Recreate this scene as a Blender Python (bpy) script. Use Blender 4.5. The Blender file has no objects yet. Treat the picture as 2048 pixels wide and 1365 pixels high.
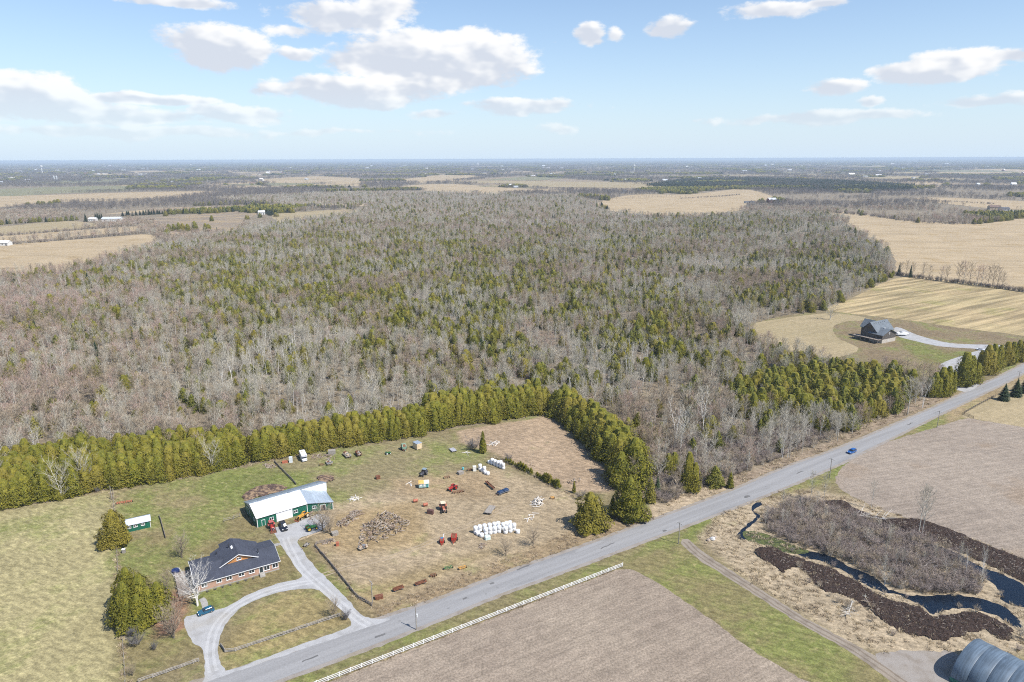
import bpy, math, random
import numpy as np
from mathutils import Vector, Matrix, noise as mnoise
from mathutils.geometry import tessellate_polygon

scene = bpy.context.scene
COL = scene.collection
R = math.radians
rnd = random.Random(7)

# ------------------------------------------------------------------ camera
F_PX, CAM_H, PITCH, ROLL = 1384.0, 120.0, R(14.75), R(-0.2)
cam_d = bpy.data.cameras.new('camera')
cam = bpy.data.objects.new('camera', cam_d)
COL.objects.link(cam)
scene.camera = cam
cam_d.sensor_width = 36.0
cam_d.lens = F_PX / 2048 * 36.0
cam_d.clip_start = 0.5
cam_d.clip_end = 90000.0
_cp, _sp = math.cos(PITCH), math.sin(PITCH)
_c, _s = math.cos(ROLL), math.sin(ROLL)
_r0, _u0, _f0 = Vector((1, 0, 0)), Vector((0, _sp, _cp)), Vector((0, _cp, -_sp))
_r, _u = _r0 * _c + _u0 * _s, _u0 * _c - _r0 * _s
cam.matrix_world = Matrix(((_r.x, _u.x, -_f0.x, 0), (_r.y, _u.y, -_f0.y, 0), (_r.z, _u.z, -_f0.z, CAM_H), (0, 0, 0, 1)))

def ray(px, py):
    x, y = (px - 1024) / F_PX, -(py - 682.5) / F_PX
    return _r * x + _u * y + _f0

def P(px, py, z=0.0):
    """the point at height z that the survey photograph shows at a pixel of its 2048 wide frame"""
    d = ray(px, py)
    t = (z - CAM_H) / d.z
    return Vector((d.x * t, d.y * t, z))

# ------------------------------------------------------------------ world, sun, exposure
SUN_EL, SUN_AZ = R(52), R(-34)          # azimuth from +x, negative towards the viewer
SUN = Vector((math.cos(SUN_AZ) * math.cos(SUN_EL), math.sin(SUN_AZ) * math.cos(SUN_EL), math.sin(SUN_EL)))
world = bpy.data.worlds.new('World')
scene.world = world
world.use_nodes = True
wt = world.node_tree
wn, wl = wt.nodes, wt.links
wn.clear()
w_out = wn.new('ShaderNodeOutputWorld')
w_bg = wn.new('ShaderNodeBackground')
w_bg.inputs['Strength'].default_value = 0.093
wl.new(w_bg.outputs[0], w_out.inputs['Surface'])
sky = wn.new('ShaderNodeTexSky')
sky.sky_type = 'NISHITA'
sky.sun_disc = False
sky.sun_elevation = SUN_EL
sky.sun_rotation = math.atan2(SUN.x, SUN.y)
sky.altitude = 200
sky.air_density = 1.0
sky.dust_density = 0.4
sky.ozone_density = 1.6

def wm(op, a, b=None, c=None, clamp=False):
    n = wn.new('ShaderNodeMath'); n.operation = op; n.use_clamp = clamp
    for i, v in enumerate((a, b, c)):
        if v is None: continue
        if isinstance(v, (int, float)): n.inputs[i].default_value = v
        else: wl.new(v, n.inputs[i])
    return n.outputs[0]

def wv(op, a, b=None):
    n = wn.new('ShaderNodeVectorMath'); n.operation = op
    for i, v in enumerate((a, b)):
        if v is None: continue
        if isinstance(v, (tuple, list)): n.inputs[i].default_value = v
        else: wl.new(v, n.inputs[i])
    return n.outputs['Value'] if op in ('LENGTH', 'DOT_PRODUCT') else n.outputs[0]

w_tc = wn.new('ShaderNodeTexCoord')
w_sep = wn.new('ShaderNodeSeparateXYZ')
wl.new(w_tc.outputs['Generated'], w_sep.inputs[0])
az = wm('ARCTAN2', w_sep.outputs[0], w_sep.outputs[1])
WREP = 0.68
az = wm('SUBTRACT', wm('PINGPONG', wm('ADD', az, WREP), 2 * WREP), WREP)   # the same kind of sky all round the horizon
el = wm('ARCSINE', w_sep.outputs[2])
w_cmb = wn.new('ShaderNodeCombineXYZ')
wl.new(az, w_cmb.inputs[0]); wl.new(el, w_cmb.inputs[1])
w_uv = w_cmb.outputs[0]
def wnoise(scale, detail, sy=1.0, rough=0.55, off=0.0):
    n = wn.new('ShaderNodeTexNoise'); n.inputs['Scale'].default_value = scale
    n.inputs['Detail'].default_value = detail; n.inputs['Roughness'].default_value = rough
    wl.new(wv('ADD', wv('MULTIPLY', w_uv, (1, sy, 1)), (off, off * 0.7, 0)), n.inputs['Vector'])
    return n
w_warp = wnoise(9.0, 3.0, 1.6)
w_p = wv('ADD', w_uv, wv('MULTIPLY', wv('SUBTRACT', w_warp.outputs['Color'], (0.5, 0.5, 0.5)), (0.055, 0.022, 0)))
# cumulus: centre, half width, half height (picture units of the survey frame), strength
CLOUDS = [(865, 122, 245, 72, 1.15), (960, 110, 110, 50, .9), (715, 183, 205, 36, 1.0), (430, 92, 115, 52, 1.05), (690, 32, 160, 40, .9), (775, 14, 95, 36, .85),
          (1180, 64, 42, 26, .8), (1330, 56, 52, 27, .8), (1560, 20, 115, 22, .75), (1640, 10, 40, 14, .7), (1835, 145, 90, 30, .85), (1930, 125, 120, 34, .85), (2030, 112, 70, 20, .8),
          (1670, 178, 58, 18, .6), (1965, 203, 110, 17, .7), (1745, 205, 30, 17, .65), (20, 190, 170, 55, 1.0), (90, 205, 130, 36, .9), (480, 226, 130, 22, .8), (270, 232, 220, 24, .75),
          (270, 196, 170, 13, .85), (1055, 214, 160, 22, .85), (880, 231, 75, 14, .6), (605, 108, 50, 20, .7), (1640, 236, 260, 15, .7), (1120, 254, 60, 14, .45),
          (360, 4, 110, 12, .7), (590, 55, 70, 20, .6), (1240, 66, 22, 18, .5), (1110, 82, 22, 10, .4), (250, 262, 340, 16, .65), (700, 262, 260, 10, .4)]
fld = shd = None
for (cx, cy, hw, hh, st) in CLOUDS:
    d = ray(cx, cy).normalized()
    cu, cv = math.atan2(d.x, d.y), math.asin(d.z)
    iu, iv = F_PX / hw, F_PX / hh
    for k, (ou, ov) in enumerate(((0, 0), (0.16 / iu, 0.42 / iv))):
        q = wv('LENGTH', wv('MULTIPLY', wv('SUBTRACT', w_p, (cu + ou, cv + ov, 0)), (iu, iv, 0)))
        val = wm('MULTIPLY', wm('SUBTRACT', 1.0, q), st)
        if k == 0: fld = val if fld is None else wm('MAXIMUM', fld, val)
        else: shd = val if shd is None else wm('MAXIMUM', shd, val)
n_a = wnoise(13.0, 10.0, 1.9, 0.64)
n_c = wnoise(13.0, 3.0, 1.9, 0.5)
n_b = wnoise(13.0, 3.0, 1.9, 0.5, off=0.012)
dens = wm('ADD', fld, wm('MULTIPLY', wm('SUBTRACT', n_a.outputs['Fac'], 0.5), 1.55))
mr = wn.new('ShaderNodeMapRange'); mr.interpolation_type = 'SMOOTHSTEP'
wl.new(dens, mr.inputs[0]); mr.inputs[1].default_value = 0.13; mr.inputs[2].default_value = 0.38
alpha = wm('MULTIPLY', mr.outputs[0], 0.93)
alpha = wm('MULTIPLY', alpha, wm('SMOOTH_MIN', wm('MULTIPLY', wm('MAXIMUM', el, 0.0), 11.0), 1.0, 0.2))   # thinner through the air low down
lit = wm('ADD', wm('MULTIPLY', wm('SUBTRACT', shd, fld), 0.9), wm('MULTIPLY', wm('SUBTRACT', n_c.outputs['Fac'], n_b.outputs['Fac']), 3.0))
lr = wn.new('ShaderNodeMapRange'); lr.interpolation_type = 'SMOOTHSTEP'
wl.new(lit, lr.inputs[0]); lr.inputs[1].default_value = -0.36; lr.inputs[2].default_value = 0.34
ccol = wn.new('ShaderNodeMix'); ccol.data_type = 'RGBA'
wl.new(lr.outputs[0], ccol.inputs[0])
CLOUD_LO, CLOUD_HI = (4.7, 5.0, 5.6, 1), (7.0, 6.95, 6.9, 1)
ccol.inputs[6].default_value = CLOUD_LO
ccol.inputs[7].default_value = CLOUD_HI
wmix = wn.new('ShaderNodeMix'); wmix.data_type = 'RGBA'
# moist air low over the plain: pale blue instead of the dry model's yellow
hzf = wm('MULTIPLY', wm('POWER', 2.718, wm('MULTIPLY', wm('MAXIMUM', el, 0.0), -8.5)), 0.95)
hzm = wn.new('ShaderNodeMix'); hzm.data_type = 'RGBA'
w_tint = wv('MULTIPLY', sky.outputs[0], (0.91, 0.98, 1.07))
wl.new(hzf, hzm.inputs[0]); wl.new(w_tint, hzm.inputs[6]); hzm.inputs[7].default_value = (4.5, 5.5, 6.6, 1)
wl.new(alpha, wmix.inputs[0]); wl.new(hzm.outputs[2], wmix.inputs[6]); wl.new(ccol.outputs[2], wmix.inputs[7])
wl.new(wmix.outputs[2], w_bg.inputs['Color'])
world.cycles.sampling_method = 'MANUAL'
world.cycles.sample_map_resolution = 512

sun_d = bpy.data.lights.new('sun', 'SUN')
sun_d.energy = 4.2
sun_d.angle = R(0.53)
sun_d.color = (1.0, 0.955, 0.89)
sun_o = bpy.data.objects.new('sun', sun_d)
COL.objects.link(sun_o)
sun_o.rotation_euler = (-SUN).to_track_quat('-Z', 'Y').to_euler()
sun_o.location = (200, 0, 300)

scene.view_settings.view_transform = 'Standard'
scene.view_settings.look = 'None'
scene.view_settings.gamma = 1.0
scene.view_settings.use_curve_mapping = False
scene.view_settings.exposure = 0.68
scene.render.engine = 'CYCLES'
cy = scene.cycles
cy.max_bounces = 5; cy.diffuse_bounces = 2; cy.glossy_bounces = 2; cy.transmission_bounces = 3
cy.transparent_max_bounces = 6; cy.volume_bounces = 0
cy.use_denoising = False
cy.use_adaptive_sampling = True; cy.adaptive_threshold = 0.02
try: cy.denoiser = 'OPENIMAGEDENOISE'
except Exception: pass
cy.sample_clamp_indirect = 4.0
cy.pixel_filter_type = 'BLACKMAN_HARRIS'; cy.filter_width = 1.1

# ------------------------------------------------------------------ material helpers
class NT:
    def __init__(self, name):
        self.m = bpy.data.materials.new(name); self.m.use_nodes = True
        self.t = self.m.node_tree; self.n = self.t.nodes; self.l = self.t.links
        self.bsdf = self.n.get('Principled BSDF')
        self.geo = None
    def pos(self, scale=(1, 1, 1), rot=0.0, obj=False):
        if obj: src = self.n.new('ShaderNodeTexCoord').outputs['Object']
        else:
            src = self.n.new('ShaderNodeNewGeometry').outputs['Position']
        if rot:
            mr_ = self.n.new('ShaderNodeMapping'); mr_.inputs['Rotation'].default_value = (0, 0, rot)
            self.l.new(src, mr_.inputs[0]); src = mr_.outputs[0]
        mp = self.n.new('ShaderNodeMapping')
        mp.inputs['Scale'].default_value = scale
        self.l.new(src, mp.inputs[0]); return mp.outputs[0]
    def noise(self, scale, detail=2.0, vec=None, rough=0.5, out='Fac'):
        n = self.n.new('ShaderNodeTexNoise'); n.inputs['Scale'].default_value = scale
        n.inputs['Detail'].default_value = detail; n.inputs['Roughness'].default_value = rough
        self.l.new(vec if vec is not None else self.pos(), n.inputs['Vector']); return n.outputs[out]
    def math(self, op, a, b=None, c=None, clamp=False):
        n = self.n.new('ShaderNodeMath'); n.operation = op; n.use_clamp = clamp
        for i, v in enumerate((a, b, c)):
            if v is None: continue
            if isinstance(v, (int, float)): n.inputs[i].default_value = v
            else: self.l.new(v, n.inputs[i])
        return n.outputs[0]
    def ramp(self, v, lo, hi, a=0.0, b=1.0):
        n = self.n.new('ShaderNodeMapRange'); n.interpolation_type = 'SMOOTHSTEP'
        self.l.new(v, n.inputs[0])
        for i, x in zip((1, 2, 3, 4), (lo, hi, a, b)): n.inputs[i].default_value = x
        return n.outputs[0]
    def mix(self, f, a, b, mode='MIX'):
        n = self.n.new('ShaderNodeMix'); n.data_type = 'RGBA'; n.blend_type = mode
        for i, v in ((0, f), (6, a), (7, b)):
            if isinstance(v, (int, float)): n.inputs[i].default_value = v
            elif isinstance(v, (tuple, list)): n.inputs[i].default_value = tuple(v) + ((1,) if len(v) == 3 else ())
            else: self.l.new(v, n.inputs[i])
        return n.outputs[2]
    def attr(self, name, out='Color'):
        n = self.n.new('ShaderNodeAttribute'); n.attribute_name = name; return n.outputs[out]
    def scale_col(self, col, f):
        n = self.n.new('ShaderNodeVectorMath'); n.operation = 'SCALE'
        if isinstance(col, (tuple, list)): n.inputs[0].default_value = col
        else: self.l.new(col, n.inputs[0])
        if isinstance(f, (int, float)): n.inputs['Scale'].default_value = f
        else: self.l.new(f, n.inputs['Scale'])
        return n.outputs[0]
    def done(self, col, rough=0.9, metal=0.0, spec=0.3, bump=None, bstr=0.3, bdist=0.1, **kw):
        b = self.bsdf
        if isinstance(col, (tuple, list)): b.inputs['Base Color'].default_value = tuple(col)[:3] + (1,)
        else: self.l.new(col, b.inputs['Base Color'])
        if isinstance(rough, (int, float)): b.inputs['Roughness'].default_value = rough
        else: self.l.new(rough, b.inputs['Roughness'])
        b.inputs['Metallic'].default_value = metal
        b.inputs['Specular IOR Level'].default_value = spec
        for k, v in kw.items(): b.inputs[k.replace('_', ' ')].default_value = v
        if bump is not None:
            n = self.n.new('ShaderNodeBump'); n.inputs['Strength'].default_value = bstr; n.inputs['Distance'].default_value = bdist
            self.l.new(bump, n.inputs['Height']); self.l.new(n.outputs[0], b.inputs['Normal'])
        return self.m

_mats = {}
def mat(name, col, rough=0.6, var=0.15, scale=1.5, metal=0.0, spec=0.4, rand=0.0, **kw):
    """plain procedural paint or weathered stuff: base colour broken up by noise in the thing's own space"""
    if name in _mats: return _mats[name]
    n = NT(name)
    v = n.pos(obj=True)
    f = n.ramp(n.noise(scale, 4, v), 0.3, 0.7, 1 - var, 1 + var)
    if rand:
        oi = n.n.new('ShaderNodeObjectInfo')
        f = n.math('MULTIPLY', f, n.math('MULTIPLY_ADD', oi.outputs['Random'], 2 * rand, 1 - rand))
    m = n.done(n.scale_col(col, f), n.ramp(n.noise(scale * 0.6, 2, v), 0.2, 0.8, max(0.05, rough - 0.12), min(1, rough + 0.12)), metal, spec, **kw)
    _mats[name] = m
    return m

# ------------------------------------------------------------------ mesh helpers
class MB:
    def __init__(self): self.v, self.f, self.m = [], [], []
    def add(self, vs, fs, mi=0):
        o = len(self.v)
        self.v.extend([tuple(x) for x in vs])
        self.f.extend([tuple(i + o for i in f) for f in fs]); self.m.extend([mi] * len(fs)); return self
    def box(self, x0, x1, y0, y1, z0, z1, mi=0, taper=0.0, tx=None):
        tx = taper if tx is None else tx
        vs = [(x0, y0, z0), (x1, y0, z0), (x1, y1, z0), (x0, y1, z0),
              (x0 + tx, y0 + taper, z1), (x1 - tx, y0 + taper, z1), (x1 - tx, y1 - taper, z1), (x0 + tx, y1 - taper, z1)]
        return self.add(vs, [(3, 2, 1, 0), (4, 5, 6, 7), (0, 1, 5, 4), (1, 2, 6, 5), (2, 3, 7, 6), (3, 0, 4, 7)], mi)
    def bbox(self, x0, x1, y0, y1, z0, z1, b=0.05, mi=0):
        """box with chamfered top and vertical edges"""
        def ringp(x0, x1, y0, y1, z, b): return [(x0 + b, y0, z), (x1 - b, y0, z), (x1, y0 + b, z), (x1, y1 - b, z), (x1 - b, y1, z), (x0 + b, y1, z), (x0, y1 - b, z), (x0, y0 + b, z)]
        rs = [ringp(x0, x1, y0, y1, z0, b), ringp(x0, x1, y0, y1, z1 - b, b), ringp(x0 + b, x1 - b, y0 + b, y1 - b, z1, b)]
        return self.loft(rs, mi)
    def loft(self, rings, mi=0, cap=True, closed=True):
        n = len(rings[0]); vs = [p for r in rings for p in r]; fs = []
        for k in range(len(rings) - 1):
            for i in range(n if closed else n - 1):
                j = (i + 1) % n; fs.append((k * n + i, k * n + j, (k + 1) * n + j, (k + 1) * n + i))
        if cap:
            fs.append(tuple(reversed(range(n)))); fs.append(tuple(range((len(rings) - 1) * n, len(rings) * n)))
        return self.add(vs, fs, mi)
    def tube(self, pts, rad, sides=5, mi=0, cap=True):
        rings = []
        pts = [Vector(p) for p in pts]
        for i, p in enumerate(pts):
            d = (pts[min(i + 1, len(pts) - 1)] - pts[max(i - 1, 0)])
            if d.length < 1e-9: d = Vector((0, 0, 1))
            d.normalize()
            a = d.orthogonal().normalized(); b = d.cross(a)
            r = rad[i] if isinstance(rad, (list, tuple)) else rad
            rings.append([p + (a * math.cos(t) + b * math.sin(t)) * r for t in (2 * math.pi * k / sides for k in range(sides))])
        return self.loft(rings, mi, cap)
    def cyl(self, c, axis, r, l, sides=12, mi=0, bev=0.0):
        c = Vector(c); a = {'x': Vector((1, 0, 0)), 'y': Vector((0, 1, 0)), 'z': Vector((0, 0, 1))}[axis]
        if bev:
            return self.tube([c - a * l / 2, c - a * (l / 2 - bev), c + a * (l / 2 - bev), c + a * l / 2], [r - bev, r, r, r - bev], sides, mi)
        return self.tube([c - a * l / 2, c + a * l / 2], r, sides, mi)
    def prism(self, prof, y0, y1, mi=0, inset=0.0):
        """closed x-z profile swept along y, optional chamfer inset at both ends"""
        cx = sum(p[0] for p in prof) / len(prof); cz = sum(p[1] for p in prof) / len(prof)
        def rg(y, s): return [(cx + (p[0] - cx) * s, y, cz + (p[1] - cz) * s) for p in prof]
        if inset:
            rs = [rg(y0, 1 - inset), rg(y0 + inset * 0.8, 1), rg(y1 - inset * 0.8, 1), rg(y1, 1 - inset)]
        else: rs = [rg(y0, 1), rg(y1, 1)]
        return self.loft(list(reversed(rs)), mi)
    def poly(self, pts, mi=0): return self.add(pts, [tuple(range(len(pts)))], mi)
    def slab(self, pts, t, mi=0):
        """polygon given in 3d thickened straight down by t"""
        n = len(pts); vs = [tuple(p) for p in pts] + [(p[0], p[1], p[2] - t) for p in pts]
        fs = [tuple(range(n)), tuple(reversed(range(n, 2 * n)))] + [(i, n + i, n + (i + 1) % n, (i + 1) % n) for i in range(n)]
        return self.add(vs, fs, mi)
    def mesh(self, name, mats):
        me = bpy.data.meshes.new(name)
        me.from_pydata(self.v, [], self.f)
        for m in (mats if isinstance(mats, (list, tuple)) else [mats]): me.materials.append(m)
        if any(self.m): me.polygons.foreach_set('material_index', self.m)
        me.update(); return me
    def build(self, name, mats, parent=None, smooth=False):
        me = self.mesh(name, mats)
        if smooth: me.polygons.foreach_set('use_smooth', [True] * len(me.polygons))
        return link(name, me, parent)

def link(name, data, parent=None, loc=None, rz=None, scale=None):
    o = bpy.data.objects.new(name, data); COL.objects.link(o)
    if parent is not None: o.parent = parent
    if loc is not None: o.location = loc
    if rz is not None: o.rotation_euler = (0, 0, rz)
    if scale is not None: o.scale = scale if isinstance(scale, (tuple, list)) else (scale,) * 3
    return o

def tag(o, label=None, cat=None, group=None, kind=None):
    for k, v in (('label', label), ('category', cat), ('group', group), ('kind', kind)):
        if v: o[k] = v
    return o

def thing(name, label, cat, loc=(0, 0, 0), rz=0.0, group=None):
    o = link(name, None, None, loc, rz); o.empty_display_size = 0.2
    return tag(o, label, cat, group)

# ------------------------------------------------------------------ polygons on the ground
def smooth_loop(pts, step=1.5, jit=0.0, seed=0, closed=True):
    pts = [Vector((p[0], p[1])) for p in pts]; n = len(pts); out = []
    for i in range(n if closed else n - 1):
        p0, p1, p2, p3 = pts[(i - 1) % n], pts[i], pts[(i + 1) % n], pts[(i + 2) % n]
        if not closed:
            p0 = pts[max(i - 1, 0)]; p3 = pts[min(i + 2, n - 1)]
        k = max(1, int((p2 - p1).length / step))
        for j in range(k):
            t = j / k
            q = 0.5 * ((2 * p1) + (p2 - p0) * t + (2 * p0 - 5 * p1 + 4 * p2 - p3) * t * t + (3 * p1 - p0 - 3 * p2 + p3) * t ** 3)
            out.append(q)
    if not closed: out.append(pts[-1])
    if jit:
        out = [Vector((q.x + jit * mnoise.noise((q.x * 0.4, q.y * 0.4, seed)) + jit * .6 * mnoise.noise((q.x * 1.7, q.y * 1.7, seed + 3)),
                       q.y + jit * mnoise.noise((q.x * 0.4, q.y * 0.4, seed + 9)) + jit * .6 * mnoise.noise((q.x * 1.7, q.y * 1.7, seed + 5)))) for q in out]
    return out

def gp(pix): return [P(x, y) for x, y in pix]

def sheet(name, loops, z, m, step=1.5, jit=0.25, smooth=True, kind='structure', label=None, parent=None, seed=0):
    """a flat piece of ground; loops = outer outline and optional holes, in metres"""
    ls = []
    for k, lp in enumerate(loops):
        l2 = smooth_loop(lp, step, jit, seed + k) if smooth else [Vector((p[0], p[1])) for p in lp]
        ls.append([Vector((q.x, q.y, 0)) for q in l2])
    flat = [p for l in ls for p in l]
    tris = tessellate_polygon(ls)
    me = bpy.data.meshes.new(name)
    fs = []
    for t in tris:
        a, b, c = (flat[i] for i in t)
        fs.append(tuple(t) if (b - a).cross(c - a).z > 0 else tuple(reversed(t)))
    me.from_pydata([(p.x, p.y, z) for p in flat], [], fs); me.materials.append(m); me.update()
    o = link(name, me, parent)
    if parent is None:
        o['kind'] = kind
        if label: o['label'] = label
    return o

def inside(poly, xs, ys):
    """vectorised point in polygon"""
    xs = np.asarray(xs, float); ys = np.asarray(ys, float); r = np.zeros(xs.shape, bool)
    n = len(poly); j = n - 1
    for i in range(n):
        xi, yi, xj, yj = poly[i][0], poly[i][1], poly[j][0], poly[j][1]
        c = ((yi > ys) != (yj > ys)) & (xs < (xj - xi) * (ys - yi) / ((yj - yi) if yj != yi else 1e-9) + xi)
        r ^= c; j = i
    return r

def seg_dist(poly, xs, ys, closed=True):
    xs = np.asarray(xs, float); ys = np.asarray(ys, float); best = np.full(xs.shape, 1e9)
    n = len(poly)
    for i in range(n if closed else n - 1):
        ax, ay = poly[i][0], poly[i][1]; bx, by = poly[(i + 1) % n][0], poly[(i + 1) % n][1]
        dx, dy = bx - ax, by - ay; L = dx * dx + dy * dy + 1e-9
        t = np.clip(((xs - ax) * dx + (ys - ay) * dy) / L, 0, 1)
        best = np.minimum(best, np.hypot(xs - ax - t * dx, ys - ay - t * dy))
    return best

def along(pts, step, jit=0.0, rg=None):
    """points every `step` metres along a polyline, with the heading"""
    out = []; pts = [Vector((p[0], p[1], 0)) for p in pts]; carry = 0.0
    for a, b in zip(pts[:-1], pts[1:]):
        L = (b - a).length; d = (b - a) / L; s = carry
        while s < L:
            out.append((a + d * s, math.atan2(d.y, d.x))); s += step * (1 + (rg.uniform(-jit, jit) if rg else 0))
        carry = s - L
    return out
# ================================================================== GROUND
DRY_DEFAULT = (.19, .155, .085)
WOODS_FLOOR = (.19, .155, .108)
# land cover of the farm: outline in frame units, feather in metres, colour of the dead grass, share of living grass
COVER = [
    ([(-700, 900), (-700, 1500), (260, 1500), (232, 985), (100, 1003), (0, 1022)], 5, (.305, .265, .138), .34),
    ([(-300, 1000), (0, 1040), (120, 1010), (235, 992), (235, 1020), (120, 1040), (0, 1075), (-300, 1110)], 8, (.29, .255, .13), .55),
    ([(228, 985), (480, 940), (560, 925), (500, 1000), (490, 1060), (330, 1080), (235, 1060)], 7, (.24, .20, .10), .68),
    ([(420, 955), (560, 935), (850, 905), (905, 890), (700, 980), (650, 1000), (480, 1000), (400, 985)], 6, (.22, .20, .09), .95),
    ([(560, 925), (700, 895), (860, 868), (985, 905), (880, 960), (700, 995), (660, 985)], 6, (.22, .185, .10), .50),
    ([(235, 1080), (500, 1040), (600, 1140), (560, 1170), (440, 1215), (400, 1300), (240, 1380), (240, 1200)], 4, (.20, .165, .08), .58),
    ([(560, 1085), (600, 1140), (590, 1160), (520, 1180), (460, 1200), (400, 1195), (560, 1145)], 3, (.19, .155, .075), .62),
    ([(290, 1215), (375, 1170), (378, 1262), (310, 1275)], 2.5, (.21, .115, .075), .05),
    ([(440, 1300), (500, 1220), (590, 1180), (660, 1195), (700, 1245), (560, 1310), (456, 1340)], 3, (.25, .20, .095), .42),
    ([(600, 1090), (640, 1150), (720, 1225), (760, 1235), (700, 1190), (640, 1120), (618, 1085)], 2, (.19, .16, .07), .75),
    ([(650, 1010), (760, 985), (990, 935), (1160, 990), (1200, 1060), (1120, 1085), (900, 1180), (740, 1215), (640, 1100), (625, 1070)], 5, (.295, .232, .15), .13),
    ([(660, 1030), (840, 1000), (860, 1090), (700, 1110), (640, 1095)], 4, (.27, .20, .11), .12),
    ([(780, 960), (930, 945), (1000, 950), (980, 1000), (800, 990)], 5, (.27, .20, .12), .14),
    ([(700, 1180), (900, 1120), (1000, 1100), (860, 1160), (730, 1215)], 5, (.25, .19, .10), .30),
    ([(915, 862), (1100, 832), (1240, 962), (1225, 985), (1150, 985), (985, 905), (920, 885)], 1.2, (.30, .224, .150), .05),
    ([(740, 1220), (1000, 1120), (1180, 1050), (1300, 1020), (1310, 1045), (1160, 1095), (900, 1190), (760, 1245)], 3, (.235, .175, .105), .18),
    ([(1300, 1010), (1440, 958), (1480, 970), (1360, 1022), (1300, 1043)], 2, (.34, .27, .185), .04),
    ([(1440, 958), (1660, 880), (1905, 768), (1905, 795), (1660, 900), (1460, 980)], 2, (.235, .182, .13), .06),
    ([(540, 1375), (720, 1306), (880, 1242), (1160, 1135), (1370, 1062), (1390, 1085), (1240, 1130), (980, 1232), (640, 1365), (600, 1400)], 2, (.20, .17, .085), .66),
    ([(1240, 1125), (1370, 1090), (1500, 1175), (1720, 1305), (1860, 1400), (1640, 1400), (1440, 1255), (1250, 1145)], 3, (.20, .17, .08), .58),
    ([(1430, 1150), (1500, 1190), (1640, 1290), (1800, 1400), (1700, 1400), (1560, 1270), (1470, 1195)], 4, (.20, .175, .08), .62),
    ([(1370, 1050), (1440, 1030), (1440, 1050), (1390, 1085)], 2, (.17, .16, .06), .9),
    ([(1395, 1075), (1460, 1000), (1600, 975), (1720, 1000), (2100, 1130), (2100, 1300), (1850, 1330), (1700, 1290), (1500, 1165)], 3, (.325, .262, .178), .06),
    ([(1460, 1010), (1580, 955), (1680, 915), (1760, 880), (1960, 800), (1985, 820), (1800, 880), (1690, 950), (1600, 985)], 2, (.21, .175, .085), .60),
    ([(1880, 800), (2100, 715), (2100, 760), (1950, 815), (1900, 850)], 2, (.26, .20, .115), .25),
    ([(1640, 630), (1900, 645), (2060, 680), (2060, 700), (1900, 700), (1800, 740), (1680, 700), (1640, 660)], 9, (.19, .145, .088), .38),
    ([(1795, 670), (1900, 705), (1985, 700), (1890, 735), (1840, 720), (1800, 690)], 4, (.18, .15, .07), .72),
    ([(1660, 622), (1800, 560), (1850, 556), (1700, 628)], 6, (.26, .215, .10), .6),
]
def axis(lo, hi, dense, far_lo, far_hi, g=1.16):
    a = list(np.arange(lo, hi + .1, dense)); s = dense
    left = []; x = lo
    while x > far_lo: s *= g; x -= s; left.append(max(x, far_lo))
    s = dense; x = hi; right = []
    while x < far_hi: s *= g; x += s; right.append(min(x, far_hi))
    return np.array(left[::-1] + a + right)
gx = axis(-240, 440, 2.0, -46000, 46000); gy = axis(84, 520, 2.0, -6000, 46000)
GX, GY = np.meshgrid(gx, gy)
nx_, ny_ = len(gx), len(gy)
xs, ys = GX.ravel(), GY.ravel()
dry = np.tile(np.array(DRY_DEFAULT), (len(xs), 1)); green = np.full(len(xs), .45)
far = np.clip((np.hypot(xs, ys) - 560) / 200, 0, 1)[:, None]
dry = dry * (1 - far) + np.array((.20, .165, .118)) * far; green *= (1 - far[:, 0] * .75)
near = (np.abs(xs) < 900) & (ys > 0) & (ys < 1200)
for pix, fe, c, g in COVER:
    pl = gp(pix); x2, y2 = xs[near], ys[near]
    d = seg_dist(pl, x2, y2); sg = np.where(inside(pl, x2, y2), d, -d)
    w = np.clip(.5 + sg / (2 * fe), 0, 1); w = w * w * (3 - 2 * w)
    dry[near] = dry[near] * (1 - w[:, None]) + np.array(c) * w[:, None]
    green[near] = green[near] * (1 - w) + g * w
# woodland floor
FOREST_PX = [(-900, 1130), (0, 1024), (100, 1003), (200, 985), (300, 968), (400, 952), (480, 938), (540, 922), (600, 908), (700, 893), (780, 882), (855, 866), (915, 858), (1000, 845), (1100, 832),
             (1150, 870), (1200, 915), (1240, 962), (1290, 1008), (1330, 1010), (1400, 984), (1470, 960), (1560, 924), (1660, 889), (1760, 844), (1880, 787), (1892, 764), (1850, 752), (1770, 748),
             (1700, 745), (1640, 728), (1570, 705), (1512, 690), (1500, 650), (1560, 634), (1650, 622), (1705, 592), (1790, 553), (1775, 505), (1720, 470), (1690, 452), (1702, 441), (1640, 424),
             (1545, 424), (1400, 434), (1310, 432), (1215, 424), (1190, 405), (1150, 394), (960, 388), (800, 382), (700, 382), (600, 390), (480, 395), (420, 400), (560, 412), (710, 420), (700, 428),
             (570, 446), (470, 465), (400, 478), (330, 492), (290, 502), (200, 520), (140, 540), (0, 552), (-900, 620)]
FOREST = gp(FOREST_PX)
# yard and paddock pushed back out of the wood at the cedar rows is done where trees are placed
d = seg_dist(FOREST, xs[near], ys[near]); sg = np.where(inside(FOREST, xs[near], ys[near]), d, -d)
w = np.clip(sg / 3, 0, 1)
dry[near] = dry[near] * (1 - w[:, None]) + np.array(WOODS_FLOOR) * w[:, None]; green[near] *= (1 - w * .9)

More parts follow.
